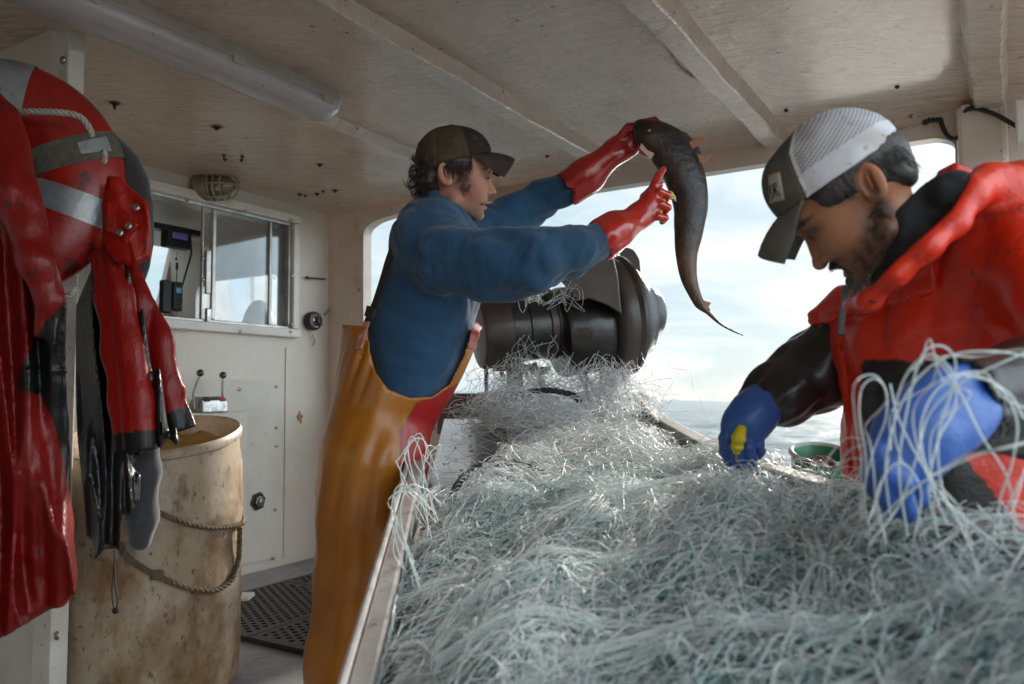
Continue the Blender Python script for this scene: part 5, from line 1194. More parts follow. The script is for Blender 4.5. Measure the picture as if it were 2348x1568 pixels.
V, F = joinVF(h2, (V2, F2)); obj('body', V, F, M_skin, m2, col=np.concatenate([h2c, np.repeat(base2[None], len(V2), 0)]))
def trou2(p):
    a = P(2190, 1180, 1.44); c = P(2340, 1180, 1.5)
    d = smin(zloft(p, [Z2[-1] - .12, Z2[-1], Z2[-3]], [X2[-1]] * 3, [TY] * 3, [.20, .205, .21], [.15, .165, .17]), np.minimum(cap(p, a, a * [1, 1, 0] + [0, 0, .05], .13, .10), cap(p, c, c * [1, 1, 0] + [0, 0, .05], .13, .10)), .05)
    return np.maximum(d + folds(p, (0, 0, 1), 3, 12, .01, 80), .03 - p[:, 2])
V, F = sdmesh(trou2, [.38, 1.0, 0], [1.5, 1.95, .9], .010); obj('trousers', V, F, M_bsl, m2)
# --- hair and beard
M_hair2 = pmat('greying_black_hair', (.020, .017, .016), (.06, .052, .048), 40, .5, .5, 120, bdist=.004)
def hair2(p):
    q = tol2(p); m = q.copy(); m[:, 2] = np.abs(m[:, 2])
    d = ell(m, (680, 580, 0), (440, 385, 334)); d = smax(d, -ell(m, (1085, 790, 0), (340, 330, 420)), 30); d = smax(d, q[:, 1] - 860 + (q[:, 0] - 300) * .35, 30)
    d = smin(d, ell(m, (395, 770, 0), (95, 125, 235)), 60); d = smax(d, -ell(m, (570, 745, 345), (98, 155, 100)), 14)
    d = smin(d, ell(m, (780, 620, 285), (130, 90, 45)), 30)
    return (d + 6 * vnoise(q * [1, .3, 1], .10, 6)) * HS2
V, F = sdmesh(hair2, bb.min(0) - .01, bb.max(0) + .01, .003); rg = np.random.default_rng(21); rt = []; tp = []
for k in range(1500):
    u = rg.uniform(290, 930); w = rg.uniform(520, 800); 
    if ((u - 570) / 105) ** 2 + ((w - 745) / 175) ** 2 < 1.15 or w > 860 - (u - 300) * .45 + 30: continue
    y = -335 * math.sqrt(max(.02, 1 - ((u - 665) / 450) ** 2 - ((w - 560) / 420) ** 2)) - 4; 
    if w < 600: continue
    rt.append((u, w, y)); tp.append((u - rg.uniform(-10, 25), w + rg.uniform(40, 80), y + rg.uniform(-6, 10)))
hv = hairs(tow2, rt, tp, .00035, 5, 5, 22)
Vh, Fh = joinVF((V, F), hv); obj('hair', Vh, Fh, M_hair2, m2)
rt = []; tp = []; rt2 = []; tp2 = []
for k in range(2600):
    s_ = rg.uniform(-1, 1)
    if k % 5 < 3:       # chin and jaw
        t = rg.uniform() ** .8; u = 720 + 400 * t; w = 1130 + 90 * t + rg.normal() * 30; y = s_ * (225 - 120 * t) - 0; L_ = 25 + 55 * t
    elif k % 5 == 3: u, w, y, L_ = rg.uniform(1060, 1135), rg.uniform(990, 1020), s_ * 95, 34      # moustache
    else: u, w, y, L_ = rg.uniform(620, 730), rg.uniform(850, 1120), -rg.uniform(225, 262), 16
    a = (u, w, y); c = (u + rg.normal() * .4 * L_ + (.35 * L_ if u > 900 else 0), w + rg.uniform(.5, 1.2) * L_, y + rg.normal() * .35 * L_)
    (rt2 if (u > 930 and rg.uniform() < .55 and w > 1100) else rt).append(a); (tp2 if len(rt2) > len(tp2) else tp).append(c)
Vb, Fb = hairs(tow2, rt, tp, .00042, 7, 16, 23)
def chinb(p): q = tol2(p); m = q.copy(); m[:, 2] = np.abs(m[:, 2]); return (np.minimum(smin(ell(m, (1050, 1195, 0), (92, 72, 100)), cap(m, (760, 1105, 200), (990, 1200, 60), 58, 66), 40), smin(cap(m, (1118, 1010, 0), (1075, 1040, 100), 26, 22), cap(m, (1075, 1040, 100), (1040, 1130, 110), 22, 26), 20)) + 12 * vnoise(q, .09, 9)) * HS2
V, F = sdmesh(chinb, bb.min(0), bb.max(0) + .02, .003); Vb, Fb = joinVF((Vb, Fb), (V, F))
brd = obj('beard', Vb, Fb, pmat('dark_beard', (.022, .017, .014), (.05, .04, .033), 50, .6), m2)
V, F = hairs(tow2, rt2, tp2, .00042, 7, 20, 24); obj('grey_whiskers', V, F, pmat('grey_whisker', (.34, .32, .29), None, rough=.5), brd)
# --- cap
def cap2(p):
    q = tol2(p); m = q.copy(); m[:, 2] = np.abs(m[:, 2]); d = ell(m, (715, 480, 0), (470, 390, 365)); d = smin(d, ell(m, (960, 420, 0), (255, 300, 290)), 70); d = smin(d, ell(m, (700, 300, 0), (330, 215, 270)), 70)
    band = q[:, 1] - np.interp(q[:, 0], [230, 293, 943, 1240], [595, 574, 538, 508]); d = smax(d, band, 8); d = d + 5 * vnoise(q, .018, 13)
    d = np.maximum(d, -ell(q, (730, 520, 0), (432, 365, 330)))
    ub = np.interp(q[:, 1], [60, 208, 538], [715, 856, 943]); d = d - 4 * np.exp(-((q[:, 0] - ub) / 16) ** 2) - 3 * np.exp(-((band + 150) / 8) ** 2) * (q[:, 0] < ub)
    d = smin(d, ell(m, (715, 82, 0), (24, 14, 24)), 8)
    return d * HS2
V, F = sdmesh(cap2, bb.min(0) - .03, bb.max(0) + .03, .0023); q = tol2(V); ub = np.interp(q[:, 1], [60, 208, 538], [715, 856, 943]); fr_ = q[:, 0] > ub
band = q[:, 1] - np.interp(q[:, 0], [230, 293, 943, 1240], [595, 574, 538, 508])
col = np.where(fr_[:, None], np.array([.085, .078, .062]), np.array([.66, .66, .72]))
meshr = (~fr_) & (band < -150) & (ub - q[:, 0] > 24); holes_ = (np.sin(q[:, 0] * .42 + .12 * q[:, 1]) > .1) ; holes2 = (np.sin(q[:, 1] * .42 - .1 * q[:, 0]) > -.3)

dirt = np.clip(vnoise(q, .012, 3) * 2.2 - .35, 0, 1) * (~fr_); col = mixc(col, .38 * dirt, (.30, .20, .12)); dirt = np.clip(vnoise(q, .05, 31) * 5 - 3.2, 0, 1) * (~fr_); col = mixc(col, .7 * dirt, (.34, .22, .10))
col = mixc(col, np.clip(vnoise(q, .015, 5), 0, 1) * fr_ * .6, (.16, .15, .13)); col = mixc(col, (np.abs(q[:, 0] - ub - 22) < 3.5) * .6, (.2, .19, .16))
M_wc = pmat('white_and_grey_cap', (.5, .5, .5), (.9, .88, .86), 20, .85, .4, 400, attr=True, bdist=.002); M_wm = pmat('white_cap_mesh', (.5, .5, .5), (.9, .88, .86), 20, .85, attr=True)
nt = M_wm.node_tree; bs = [n for n in nt.nodes if n.type == 'BSDF_PRINCIPLED'][0]; src = bs.inputs['Base Color'].links[0].from_socket; tcn = N(nt, 'ShaderNodeTexCoord')
prev = src
for ax, rot, sc in ((0, (0, 0, 0), 62), (1, (0, R(90), 0), 70)):
    mpn = N(nt, 'ShaderNodeMapping'); mpn.inputs['Rotation'].default_value = (0, R(-33) + rot[1], 0); L(nt, tcn.outputs['Object'], mpn.inputs[0])
    wv = N(nt, 'ShaderNodeTexWave', ins={'Scale': sc, 'Distortion': 0.3}); L(nt, mpn.outputs[0], wv.inputs[0]); mm = N(nt, 'ShaderNodeMapRange', ins={'From Min': .35, 'From Max': .6, 'To Min': .6 if ax == 0 else .75, 'To Max': 1}); L(nt, wv.outputs['Fac'], mm.inputs[0])
    mx_ = N(nt, 'ShaderNodeMix', data_type='RGBA', blend_type='MULTIPLY'); mx_.inputs[0].default_value = 1; L(nt, prev, mx_.inputs[6]); L(nt, mm.outputs[0], mx_.inputs[7]); prev = mx_.outputs[2]
L(nt, prev, bs.inputs['Base Color'])
c2 = obj('cap', V, F, [M_wc, M_wm], m2, col=col); fm = meshr[F].all(1); 
if len(c2.data.polygons) == len(F): c2.data.polygons.foreach_set('material_index', fm.astype(np.int32))
b = bill(tow2, [(1130, 498, 305), (1200, 492, 325), (1270, 508, 322), (1350, 538, 312), (1430, 580, 296), (1494, 626, 262)], 150, 170, 18, 25)
b.build('brim', pmat('grey_brim', (.11, .10, .088), (.16, .15, .13), 16, .85, .5, 400, bdist=.003, spots=[((.05, .035, .025), 10, .6, .08, .5)]), c2, sharp=60)
# patch with lettering draped on the crown front
from mathutils.bvhtree import BVHTree
tree = BVHTree.FromPolygons([tuple(v) for v in V], [tuple(int(i) for i in f) for f in F])
def drape(u, w, lift):      # u,w in picture crop units
    d = ray((2900 + u / 2.6133) / 1.7043, (600 + w / 2.6133) / 1.7043); d = d / np.linalg.norm(d); h = tree.ray_cast(Vector(C0), Vector(d))
    if h[0] is None: return None
    n = np.array(h[1]); n = n if n @ d < 0 else -n
    return np.array(h[0]) + n * lift
def drape_mesh(quads, nu, nv, lift, name, m_, par):
    b = MB()
    for (p00, p10, p11, p01) in quads:
        G = [[drape(*( (1 - t) * ((1 - s) * np.array(p00) + s * np.array(p10)) + t * ((1 - s) * np.array(p01) + s * np.array(p11))), lift) for s in np.linspace(0, 1, nu)] for t in np.linspace(0, 1, nv)]
        for j in range(nv - 1):
            for i in range(nu - 1):
                c4 = [G[j][i], G[j][i + 1], G[j + 1][i + 1], G[j + 1][i]]
                if all(x is not None for x in c4): b.add(c4, [(0, 1, 2, 3)])
    o = b.build(name, m_, par); so = o.modifiers.new('s', 'SOLIDIFY'); so.thickness = .0008; return o
pt = drape_mesh([((268, 222), (385, 183), (438, 474), (284, 512))], 12, 12, .0014, 'patch', pmat('tan_patch_edge', (.34, .20, .06), None, rough=.8), c2)
drape_mesh([((272, 238), (380, 200), (428, 462), (290, 496))], 12, 12, .0022, 'patch_face', pmat('patch_cloth', (.42, .40, .38), (.3, .28, .26), 60, .85), pt)
ink = pmat('patch_ink', (.03, .02, .02), None, rough=.8)
def stroke(pts, w):
    qs = []; pts = [np.array(x, float) for x in pts]
    for a, c in zip(pts[:-1], pts[1:]):
        t = (c - a) / np.linalg.norm(c - a); n = np.array([-t[1], t[0]]) * w / 2; qs.append((a - n, c - n, c + n, a + n))
    return qs
E_ = stroke([(294, 326), (302, 412)], 9) + stroke([(292, 330), (314, 322)], 6) + stroke([(298, 368), (312, 363)], 5) + stroke([(302, 410), (322, 404)], 6)
R_ = stroke([(330, 312), (340, 412)], 11) + stroke([(328, 314), (346, 300), (358, 312), (358, 340), (340, 356)], 7) + stroke([(342, 356), (354, 384), (376, 404)], 9)
tail = stroke([(300, 440), (330, 428), (370, 418), (410, 408)], 5) + stroke([(330, 430), (326, 462), (306, 470)], 5)
drape_mesh(E_ + R_ + tail, 4, 3, .0032, 'patch_lettering', ink, pt)

# --- blue gloves
M_bglove = pmat('blue_rubber_glove', (.03, .07, .42), (.7, .75, .85), 10, .42, .6, 28, attr=True, coat=.1, bdist=.008, spots=[((.45, .5, .6), 26, .67, .05, .35)])
GY = .86
def gl2(p):
    d = chain(p, [P(2195, 925, .90), P(2155, 950, .88), P(2118, 985, GY)], [.046, .044, .040], .02) + folds(p, (-.7, 0, -.6), 6, 24, .004, 91)
    palm = ell(p, P(2090, 1020, GY), (.040, .026, .046)); palm = smin(palm, ell(p, P(2060, 1045, GY), (.030, .026, .036)), .02); d = smin(d, palm, .02)
    Fg = [([P(2045, 1010, GY), P(2012, 1035, GY - .01), P(1996, 1085, GY - .005), P(2006, 1125, GY + .015)], [.0135, .0125, .011, .0095]),
          ([P(2055, 1045, GY - .012), P(2032, 1085, GY - .022), P(2030, 1135, GY - .012), P(2044, 1170, GY + .01)], [.0135, .0125, .011, .0095]),
          ([P(2078, 1060, GY - .012), P(2064, 1105, GY - .022), P(2068, 1152, GY - .012), P(2082, 1180, GY + .01)], [.013, .012, .011, .0095]),
          ([P(2104, 1055, GY), P(2100, 1100, GY - .012), P(2104, 1135, GY), P(2112, 1150, GY + .015)], [.012, .011, .010, .009]),
          ([P(2110, 1000, GY + .02), P(2075, 1030, GY + .045), P(2050, 1070, GY + .05), P(2040, 1095, GY + .045)], [.016, .014, .012, .0105])]
    d = fingers(p, d, Fg, .0035); return np.maximum(d, -cap(p, P(2235, 905, .92), P(2188, 930, .90), .045, .040))
V, F = sdmesh(gl2, *bnd([(1970, 900, .84), (2250, 1200, .92), (2250, 850, .92)], .05), .0034); gcol = np.repeat(np.array([[.035, .12, .42]]), len(V), 0); obj('glove', V, F, M_bglove, m2, col=gcol)
GF = 1.54
def gl3(p):
    d = chain(p, [P(1748, 930, 1.56), P(1726, 950, 1.55), P(1708, 968, GF)], [.044, .042, .040], .02) + folds(p, (-.6, 0, -.7), 6, 24, .003, 92)
    d = smin(d, ell(p, P(1702, 985, GF), (.040, .028, .040)), .02)
    Fg = [([P(1675, 975, GF), P(1662, 1005, GF - .01), P(1662, 1034, GF - .01), P(1672, 1058, GF)], [.0135, .0125, .0115, .010]),
          ([P(1690, 995, GF - .015), P(1684, 1022, GF - .025), P(1690, 1052, GF - .015), P(1698, 1070, GF)], [.0135, .0125, .0115, .010]),
          ([P(1712, 1000, GF - .015), P(1714, 1026, GF - .025), P(1722, 1050, GF - .015), P(1724, 1068, GF)], [.0135, .0125, .0115, .010]),
          ([P(1732, 995, GF), P(1738, 1018, GF - .01), P(1742, 1034, GF), P(1738, 1044, GF + .01)], [.012, .0115, .0105, .009]),
          ([P(1680, 970, GF + .03), P(1672, 1000, GF + .045), P(1680, 1025, GF + .045), P(1688, 1038, GF + .03)], [.015, .014, .0125, .011])]
    d = fingers(p, d, Fg, .0035); return np.maximum(d, -cap(p, P(1770, 912, 1.57), P(1745, 933, 1.56), .042, .038))
V, F = sdmesh(gl3, *bnd([(1640, 900, 1.54), (1780, 1080, 1.56)], .05), .0034); gcol = np.repeat(np.array([[.030, .10, .34]]), len(V), 0); obj('glove', V, F, M_bglove, m2, col=gcol)
e = empty('net_pick', P(1690, 1010, GF - .045), 'yellow handled net pick held in the far blue glove', 'tool')
b = MB(); b.rings(spline([P(1702, 978, GF - .05), P(1694, 1000, GF - .055), P(1690, 1020, GF - .05), P(1688, 1040, GF - .045)], 6), [.007, .009, .0105, .011, .011, .012, .013, .014, .014, .013, .011, .011, .012, .013, .012, .010, .008, .007, .006], 10); b.build('handle', pmat('yellow_handle', (.60, .46, .01), None, rough=.35), e)
b = MB(); b.tube(spline([P(1688, 1040, GF - .045), P(1688, 1056, GF - .045), P(1694, 1064, GF - .045)]), .002, 6); b.build('hook', M_steel, e)
# ================================================================== HAULER
hz = empty('net_hauler', P(1290, 930, 3.35), 'big black and brown rubber net hauler drum on steel legs above the net', 'net hauler')
ca_, cb_ = P(1098, 762, 3.25), P(1520, 712, 3.45); hax = cb_ - ca_; hl = np.linalg.norm(hax); hax /= hl
M_hb = pmat('wet_black_rubber', (.010, .009, .009), (.022, .019, .017), 12, .30, .5, 24, coat=.3, bdist=.006, bstretch=(1, 1, 1), spots=[((.3, .3, .3), 50, .74, .02, .6)])
M_hbr = pmat('brown_worn_metal', (.075, .056, .045), (.035, .025, .02), 8, .45, .35, 40, metal=.1, coat=.2, spots=[((.05, .03, .02), 12, .60, .08, .7)], bdist=.004)
M_hd = pmat('dark_grey_casing', (.018, .020, .023), (.03, .032, .036), 6, .36, .3, 50, coat=.25, spots=[((.2, .2, .2), 50, .74, .02, .5)])
def px2(v): return v / FP * 3.35
def lat(nm, prof, m_, n=56, par=hz, off=0):
    b = MB(); b.lathe(ca_, hax, [(px2(a), px2(r)) for a, r in prof], n); return b.build(nm, m_, par, sharp=40)
lat('end_drum', [(-6, 66), (-4, 80), (4, 84), (62, 82), (64, 70)], M_hbr)
lat('roller', [(62, 70), (64, 78), (100, 77), (102, 75), (104, 77), (150, 76), (152, 73), (154, 76), (186, 75)], M_hb)
lat('roller_ring', [(148, 76), (149, 81), (160, 81), (161, 77), (166, 77), (167, 81), (172, 80), (173, 75)], M_hbr)
b = MB(); dwn = px2(22); off_ = -UP * dwn; b.lathe(ca_ + off_, hax, [(px2(183), px2(70)), (px2(183), px2(100)), (px2(190), px2(103)), (px2(290), px2(101)), (px2(292), px2(90))], 56); b.build('tyre', M_hb, hz, sharp=40)
lat('flange', [(288, 96), (292, 128), (300, 136), (318, 138), (332, 134), (342, 140), (350, 138), (352, 100)], M_hbr)
lat('hub_casing', [(350, 120), (352, 122), (366, 118), (380, 104), (392, 98), (396, 80), (404, 66), (428, 58), (436, 48), (440, 30), (441, 1)], M_hd)
b = MB(); V_ = [(1150, 0), ]; 
b.lathe(ca_ + UP * px2(40) + hax * px2(230), np.array([.1, -.9, .2]), [(0, px2(40)), (px2(30), px2(36)), (px2(34), px2(1))], 20); b.build('guide_arm', M_hbr, hz)
sh = [(1282, 640), (1345, 590), (1402, 572), (1418, 640), (1425, 720), (1392, 700), (1350, 684), (1322, 690)]
b = MB(); V = [P(x, y, 3.12) for x, y in sh] + [P(x, y, 3.2) for x, y in sh]; k = len(sh); b.add(V, [tuple(range(k)), tuple(range(2 * k - 1, k - 1, -1))] + [(j, (j + 1) % k, k + (j + 1) % k, k + j) for j in range(k)]); b.build('guard_plate', M_hbr, hz, smooth=False, bev=.006)
bp_ = rpoly([(1418, 575), (1432, 566), (1452, 572), (1466, 595), (1469, 640), (1440, 648)], 8); b = MB(); V = [P(x, y, 3.55) for x, y in bp_] + [P(x, y, 3.60) for x, y in bp_]; k = len(bp_); b.add(V, [tuple(range(k)), tuple(range(2 * k - 1, k - 1, -1))] + [(j, (j + 1) % k, k + (j + 1) % k, k + j) for j in range(k)]); b.build('back_plate', M_hbr, hz, smooth=False)
M_leg = pmat('rusty_painted_steel', (.16, .12, .10), (.07, .045, .035), 16, .55, .4, 50, metal=.3, spots=[((.22, .09, .04), 14, .60, .06, .6)])
def leg(pts, r, nm='leg', m_=M_leg):
    b = MB(); b.tube([P(*q) for q in pts], r, 10); return b.build(nm, m_, hz)
leg([(1182, 822, 3.35), (1180, 880, 3.35), (1178, 990, 3.35)], .036); leg([(1178, 836, 3.35), (1178, 848, 3.35)], .075, 'collar')
leg([(1114, 830, 3.3), (1117, 990, 3.3)], .009, 'strut'); leg([(1222, 832, 3.4), (1240, 870, 3.4), (1262, 980, 3.4)], .014, 'strut')
leg([(1404, 845, 3.4), (1400, 900, 3.42), (1404, 1010, 3.45)], .032); leg([(1415, 830, 3.4), (1380, 850, 3.4), (1375, 900, 3.4)], .012, 'strut')
leg([(1322, 852, 3.38), (1342, 885, 3.36), (1360, 950, 3.3)], .009, 'hose', M_blk); leg([(1335, 848, 3.38), (1362, 900, 3.36), (1392, 960, 3.3)], .009, 'hose', M_blk); leg([(1425, 835, 3.4), (1432, 880, 3.4), (1452, 940, 3.4)], .008, 'hose', M_blk); leg([(1432, 830, 3.4), (1442, 880, 3.4), (1466, 935, 3.4)], .007, 'hose', M_blk)
b = MB(); b.box(P(1195, 846, 3.35), .24, .05, .018); b.box(P(1236, 850, 3.35), .07, .07, .03); b.build('mount_plate', M_leg, hz, smooth=False, bev=.003)
for x in (1150, 1168, 1205, 1238):
    b = MB(); b.lathe(P(x, 852, 3.31), -UP, [(0, .011), (.012, .011), (.013, .006), (.022, .006)], 6); b.build('bolt', M_leg, hz, sharp=20)
# pale block and ribbed rail end beyond the net
b = MB(); b.box(P(1446, 922, 3.5), .16, .10, .09); ob = b.build('foam_float', pmat('cream_foam', (.62, .58, .48), (.5, .45, .35), 20, .8, .5, 60), smooth=False, bev=.02); tag(ob, 'cream foam float block at the foot of the net hauler leg', 'float')
b = MB()
for k in range(9): b.beam(P(1470 + 5 * k, 918 + 5 * k, 3.3), P(1490 + 6 * k, 960 + 6 * k, 2.9), .016, .03)
ob = b.build('ribbed_fender', pmat('grey_brown_fender', (.22, .18, .14), (.12, .09, .07), 14, .6), bev=.003, smooth=False); tag(ob, 'weathered ribbed fender on the rail right of the net hauler', 'fender')

# ================================================================== TABLE
def zfl(y): return EYE - .15 - .167 * (2.74 - y)
tb = empty('sorting_table', np.array([.12, 1.9, 0]), 'sloping wet steel sorting table heaped with net between the two men', 'table')
M_tray = pmat('wet_steel_tray', (.34, .30, .27), (.16, .12, .10), 6, .14, .35, 26, metal=.75, spots=[((.20, .10, .05), 9, .62, .08, .6)], bdist=.004)
b = MB(); y0, y1 = .35, 3.05
b.add([(-.26, y1, zfl(y1)), (.56, y1, zfl(y1)), (.56, y0, zfl(y0)), (-.16, y0, zfl(y0)), (-.26, y1, zfl(y1) - .02), (.56, y1, zfl(y1) - .02), (.56, y0, zfl(y0) - .02), (-.16, y0, zfl(y0) - .02)], [(0, 1, 2, 3), (7, 6, 5, 4), (0, 4, 5, 1), (3, 2, 6, 7), (0, 3, 7, 4), (1, 5, 6, 2)]); b.build('tray', M_tray, tb, smooth=False)
def lx(y): return -.27 + .055 * (2.7 - y)
M_side = pmat('painted_table_side', (.46, .44, .43), (.30, .27, .26), 5, .42, .25, 30, spots=[((.12, .08, .06), 14, .62, .06, .6)], coat=.2)
def slab(x_of, ztop, zbot, th, nm, m_, ys, par=tb):
    V = []; F = []
    for y in ys:
        for (dx, z) in ((-th, zbot(y)), (-th, ztop(y)), (0, ztop(y)), (0, zbot(y))): V.append((x_of(y) + dx, y, z))
    n = len(ys)
    for i in range(n - 1):
        for k in range(4): F.append((i * 4 + k, i * 4 + (k + 1) % 4, (i + 1) * 4 + (k + 1) % 4, (i + 1) * 4 + k))
    F += [(0, 1, 2, 3), tuple((n - 1) * 4 + k for k in range(4))]; b = MB(); b.add(V, F); return b.build(nm, m_, par, smooth=False, bev=.006)
ysl = list(np.linspace(.5, 2.62, 14))
slab(lambda y: lx(y), lambda y: zfl(y) + .062, lambda y: zfl(y) - .12, .034, 'side_panel', M_side, ysl)
slab(lambda y: lx(y) - .035, lambda y: zfl(y) + .072, lambda y: zfl(y) + .03, .012, 'rim_strip', M_side, ysl)
b = MB(); b.rings([(lx(2.62) - .02, 2.64, zfl(2.64) - .25), (lx(2.62) - .02, 2.64, EYE - .075), (lx(2.62) - .02, 2.64, EYE - .062)], [.016, .016, .010], 12); b.build('corner_post', M_chrome, tb)
b = MB(); b.box((lx(2.6) - .045, 2.60, EYE - .10), .03, .05, .06); b.build('clamp', M_steel, tb, smooth=False, bev=.004)
M_coam = pmat('weathered_coaming', (.30, .265, .225), (.18, .15, .12), 7, .5, .4, 30, spots=[((.08, .05, .035), 10, .60, .08, .7), ((.5, .47, .42), 14, .64, .05, .5)])
def rxr(y): return .515 + .035 * max(0, y - 2.2)
def rz(y): return EYE - .155 + .05 * max(0, y - 1.9)
ysr = list(np.linspace(.3, 3.1, 18)); slab(lambda y: rxr(y) + .05, lambda y: rz(y), lambda y: min(zfl(y), rz(y)) - .12, .055, 'coaming', M_coam, ysr)
for (x, y) in ((-.2, 2.4), (.5, 2.4), (-.15, .6), (.5, .6)):
    b = MB(); b.tube([(x, y, 0), (x, y, zfl(y) - .01)], .022, 10); b.build('leg', M_leg, tb)
# green basket hanging outboard
gb = P(1885, 1120, 2.15); e = empty('basket', gb - UP * .0, 'green plastic basket with white rim hung outside the rail', 'basket')
b = MB(); R1 = 68 / FP * 2.15; tp_ = P(1885, 1040, 2.15); b.lathe(tp_, -UP + np.array([.0, .28, 0]), [(0, R1 * .95), (.002, R1 * .93), (.16, R1 * .72), (.162, .002)], 32, cap=False); b.lathe(tp_, -UP + np.array([.0, .28, 0]), [(.004, R1), (.165, R1 * .78), (.168, .002)], 32, cap=False)
b.build('bowl', pmat('green_plastic', (.015, .20, .09), (.02, .12, .06), 10, .4, spots=[((.25, .2, .12), 20, .64, .05, .7)]), e)
b = MB(); ax_ = -UP + np.array([.0, .28, 0]); ax_ /= np.linalg.norm(ax_); u = np.cross(ax_, [1., 0, 0]); u /= np.linalg.norm(u); w_ = np.cross(ax_, u)
b.tube([tp_ + R1 * 1.0 * (math.cos(2 * math.pi * k / 40) * u + math.sin(2 * math.pi * k / 40) * w_) for k in range(41)], .007, 7, cap=False); b.build('rim', pmat('pale_rim', (.45, .55, .5), (.3, .4, .34), 20, .5), e)
q = [P(1838, 1062, 2.0), P(1858, 1056, 1.97), P(1885, 1052, 1.96), P(1905, 1060, 1.96), P(1912, 1072, 1.95)]; V, F = rope(dense(q, 20), .008, 140); ob = obj('short_rope', V, F, M_rope); tag(ob, 'short dark rope end lying across the green basket rim', 'rope')

# ================================================================== THE NET
def Nz(x, y):
    """height of the heap"""
    f = zfl(y); t = np.clip((x - lx_(y)) / .75, 0, 1)
    left = f + .03 + .05 * np.clip(t / .3, 0, 1); right = EYE - .185 + 0 * y
    z = left * (1 - t) ** 1.3 + right * (1 - (1 - t) ** 1.3)
    bmp = .024 * np.sin(x * 7 + 1.3 * np.sin(y * 4)) * np.sin(y * 5.3 + x * 3) + .018 * np.sin(x * 17 + y * 9) * np.sin(y * 15 - x * 6)
    z = z + bmp * np.clip(t * 4, 0, 1)
    z = z + .045 * np.exp(-((y - 3.0) / .28) ** 2 - ((x - .20) / .20) ** 2) - .035 * np.exp(-((y - 2.45) / .35) ** 2 - ((x + .05) / .22) ** 2)
    far = np.clip((y - 2.9) / .3, 0, 1); return z
def lx_(y): return -.27 + .055 * (2.7 - y)
# packed core of the heap; dark spots paint the shaded gaps between threads
xs = np.linspace(0, 1, 90); ys = np.linspace(.28, 3.12, 230); U_, Y_ = np.meshgrid(xs, ys, indexing='xy')
lim = np.where(Y_ > 1.6, np.clip((Y_ - 1.6) * .28, 0, .25), 0); X_ = lx_(Y_) + .012 + lim + U_ * (.555 - lx_(Y_) - lim)
Zc = Nz(X_, Y_) - .040 + .010 * np.sin(X_ * 60) * np.sin(Y_ * 55)
Zc = np.maximum(Zc, zfl(Y_) + .006); V = np.stack([X_, Y_, Zc], -1).reshape(-1, 3); ii = np.arange(230 * 90).reshape(230, 90); F = np.stack([ii[:-1, :-1], ii[:-1, 1:], ii[1:, 1:], ii[1:, :-1]], -1).reshape(-1, 4)
net = empty('fishing_net', np.array([.15, 1.9, .7]), 'huge tangled heap of pale aqua gill net spread over the sloping table', 'fishing net')
M_core = pmat('packed_mesh', (.60, .70, .71), (.15, .22, .23), 16, .5, 1.0, 90, bdist=.02, spots=[((.03, .035, .035), 7, .62, .06, .9), ((.42, .52, .52), 42, .56, .06, .8), ((.10, .06, .03), 11, .70, .04, .8)], stretch=(1, .6, 1))
obj('packed_layer', V, F, M_core, net)
def twine(name, c1, tr=.45, rough=.35):
    m = bpy.data.materials.new(name); m.use_nodes = True; nt = m.node_tree; nt.nodes.clear(); out = N(nt, 'ShaderNodeOutputMaterial')
    pr = N(nt, 'ShaderNodeBsdfPrincipled'); pr.inputs['Roughness'].default_value = rough; tl = N(nt, 'ShaderNodeBsdfTranslucent'); mxs = N(nt, 'ShaderNodeMixShader'); mxs.inputs[0].default_value = tr
    tc = N(nt, 'ShaderNodeTexCoord'); nz = N(nt, 'ShaderNodeTexNoise', ins={'Scale': 9.0, 'Detail': 3.0}); L(nt, tc.outputs['Object'], nz.inputs[0]); r = N(nt, 'ShaderNodeValToRGB'); L(nt, nz.outputs['Fac'], r.inputs[0])
    r.color_ramp.elements[0].position = .35; r.color_ramp.elements[0].color = (*[c * .85 for c in c1], 1); r.color_ramp.elements[1].position = .65; r.color_ramp.elements[1].color = (*c1, 1)
    L(nt, r.outputs[0], pr.inputs['Base Color']); L(nt, r.outputs[0], tl.inputs[0]); L(nt, pr.outputs[0], mxs.inputs[1]); L(nt, tl.outputs[0], mxs.inputs[2]); L(nt, mxs.outputs[0], out.inputs[0]); return m
rg = np.random.default_rng(77)
def lay(S, K, step, curv, h0, h1, ydist, lift=0.0, xr=(0, 1), yr=(.45, 3.05), rr0=.00055, flow=None, loopy=0):
    """threads that wander over the heap"""
    y = yr[0] + (yr[1] - yr[0]) * rg.uniform(size=S) ** ydist; u = rg.uniform(*xr, size=S)
    lim = np.where(y > 1.6, np.clip((y - 1.6) * .28, 0, .25), 0); x = lx_(y) + .02 + lim + u * (.53 - lx_(y) - lim); th = rg.uniform(0, 2 * np.pi, S)
    if flow is not None: th = flow + rg.normal(size=S) * .75
    uu = rg.uniform(size=S); k0 = rg.normal(size=S) * curv; pts = np.zeros((S, K, 3)); hh = rg.uniform(h0, h1, S); ph = rg.uniform(0, 6.28, S); fq = rg.uniform(.25, .8, S); arc = rg.uniform(0, lift, S)
    st = step * rg.uniform(.7, 1.3, S)
    for k in range(K):
        t = k / (K - 1); pts[:, k, 0] = x; pts[:, k, 1] = y; pts[:, k, 2] = Nz(x, y) + hh + .010 * np.sin(ph + k * fq) + arc * np.sin(np.pi * t) ** 1.2
        th = th + k0 * .9 + rg.normal(size=S) * curv * .16; x = x + np.cos(th) * st; y = y + np.sin(th) * st
        x = np.clip(x, lx_(y) + .004 + np.where(y > 1.55, np.clip((y - 1.55) * .30, 0, .25), 0) * (uu > .12), .56)
    return pts
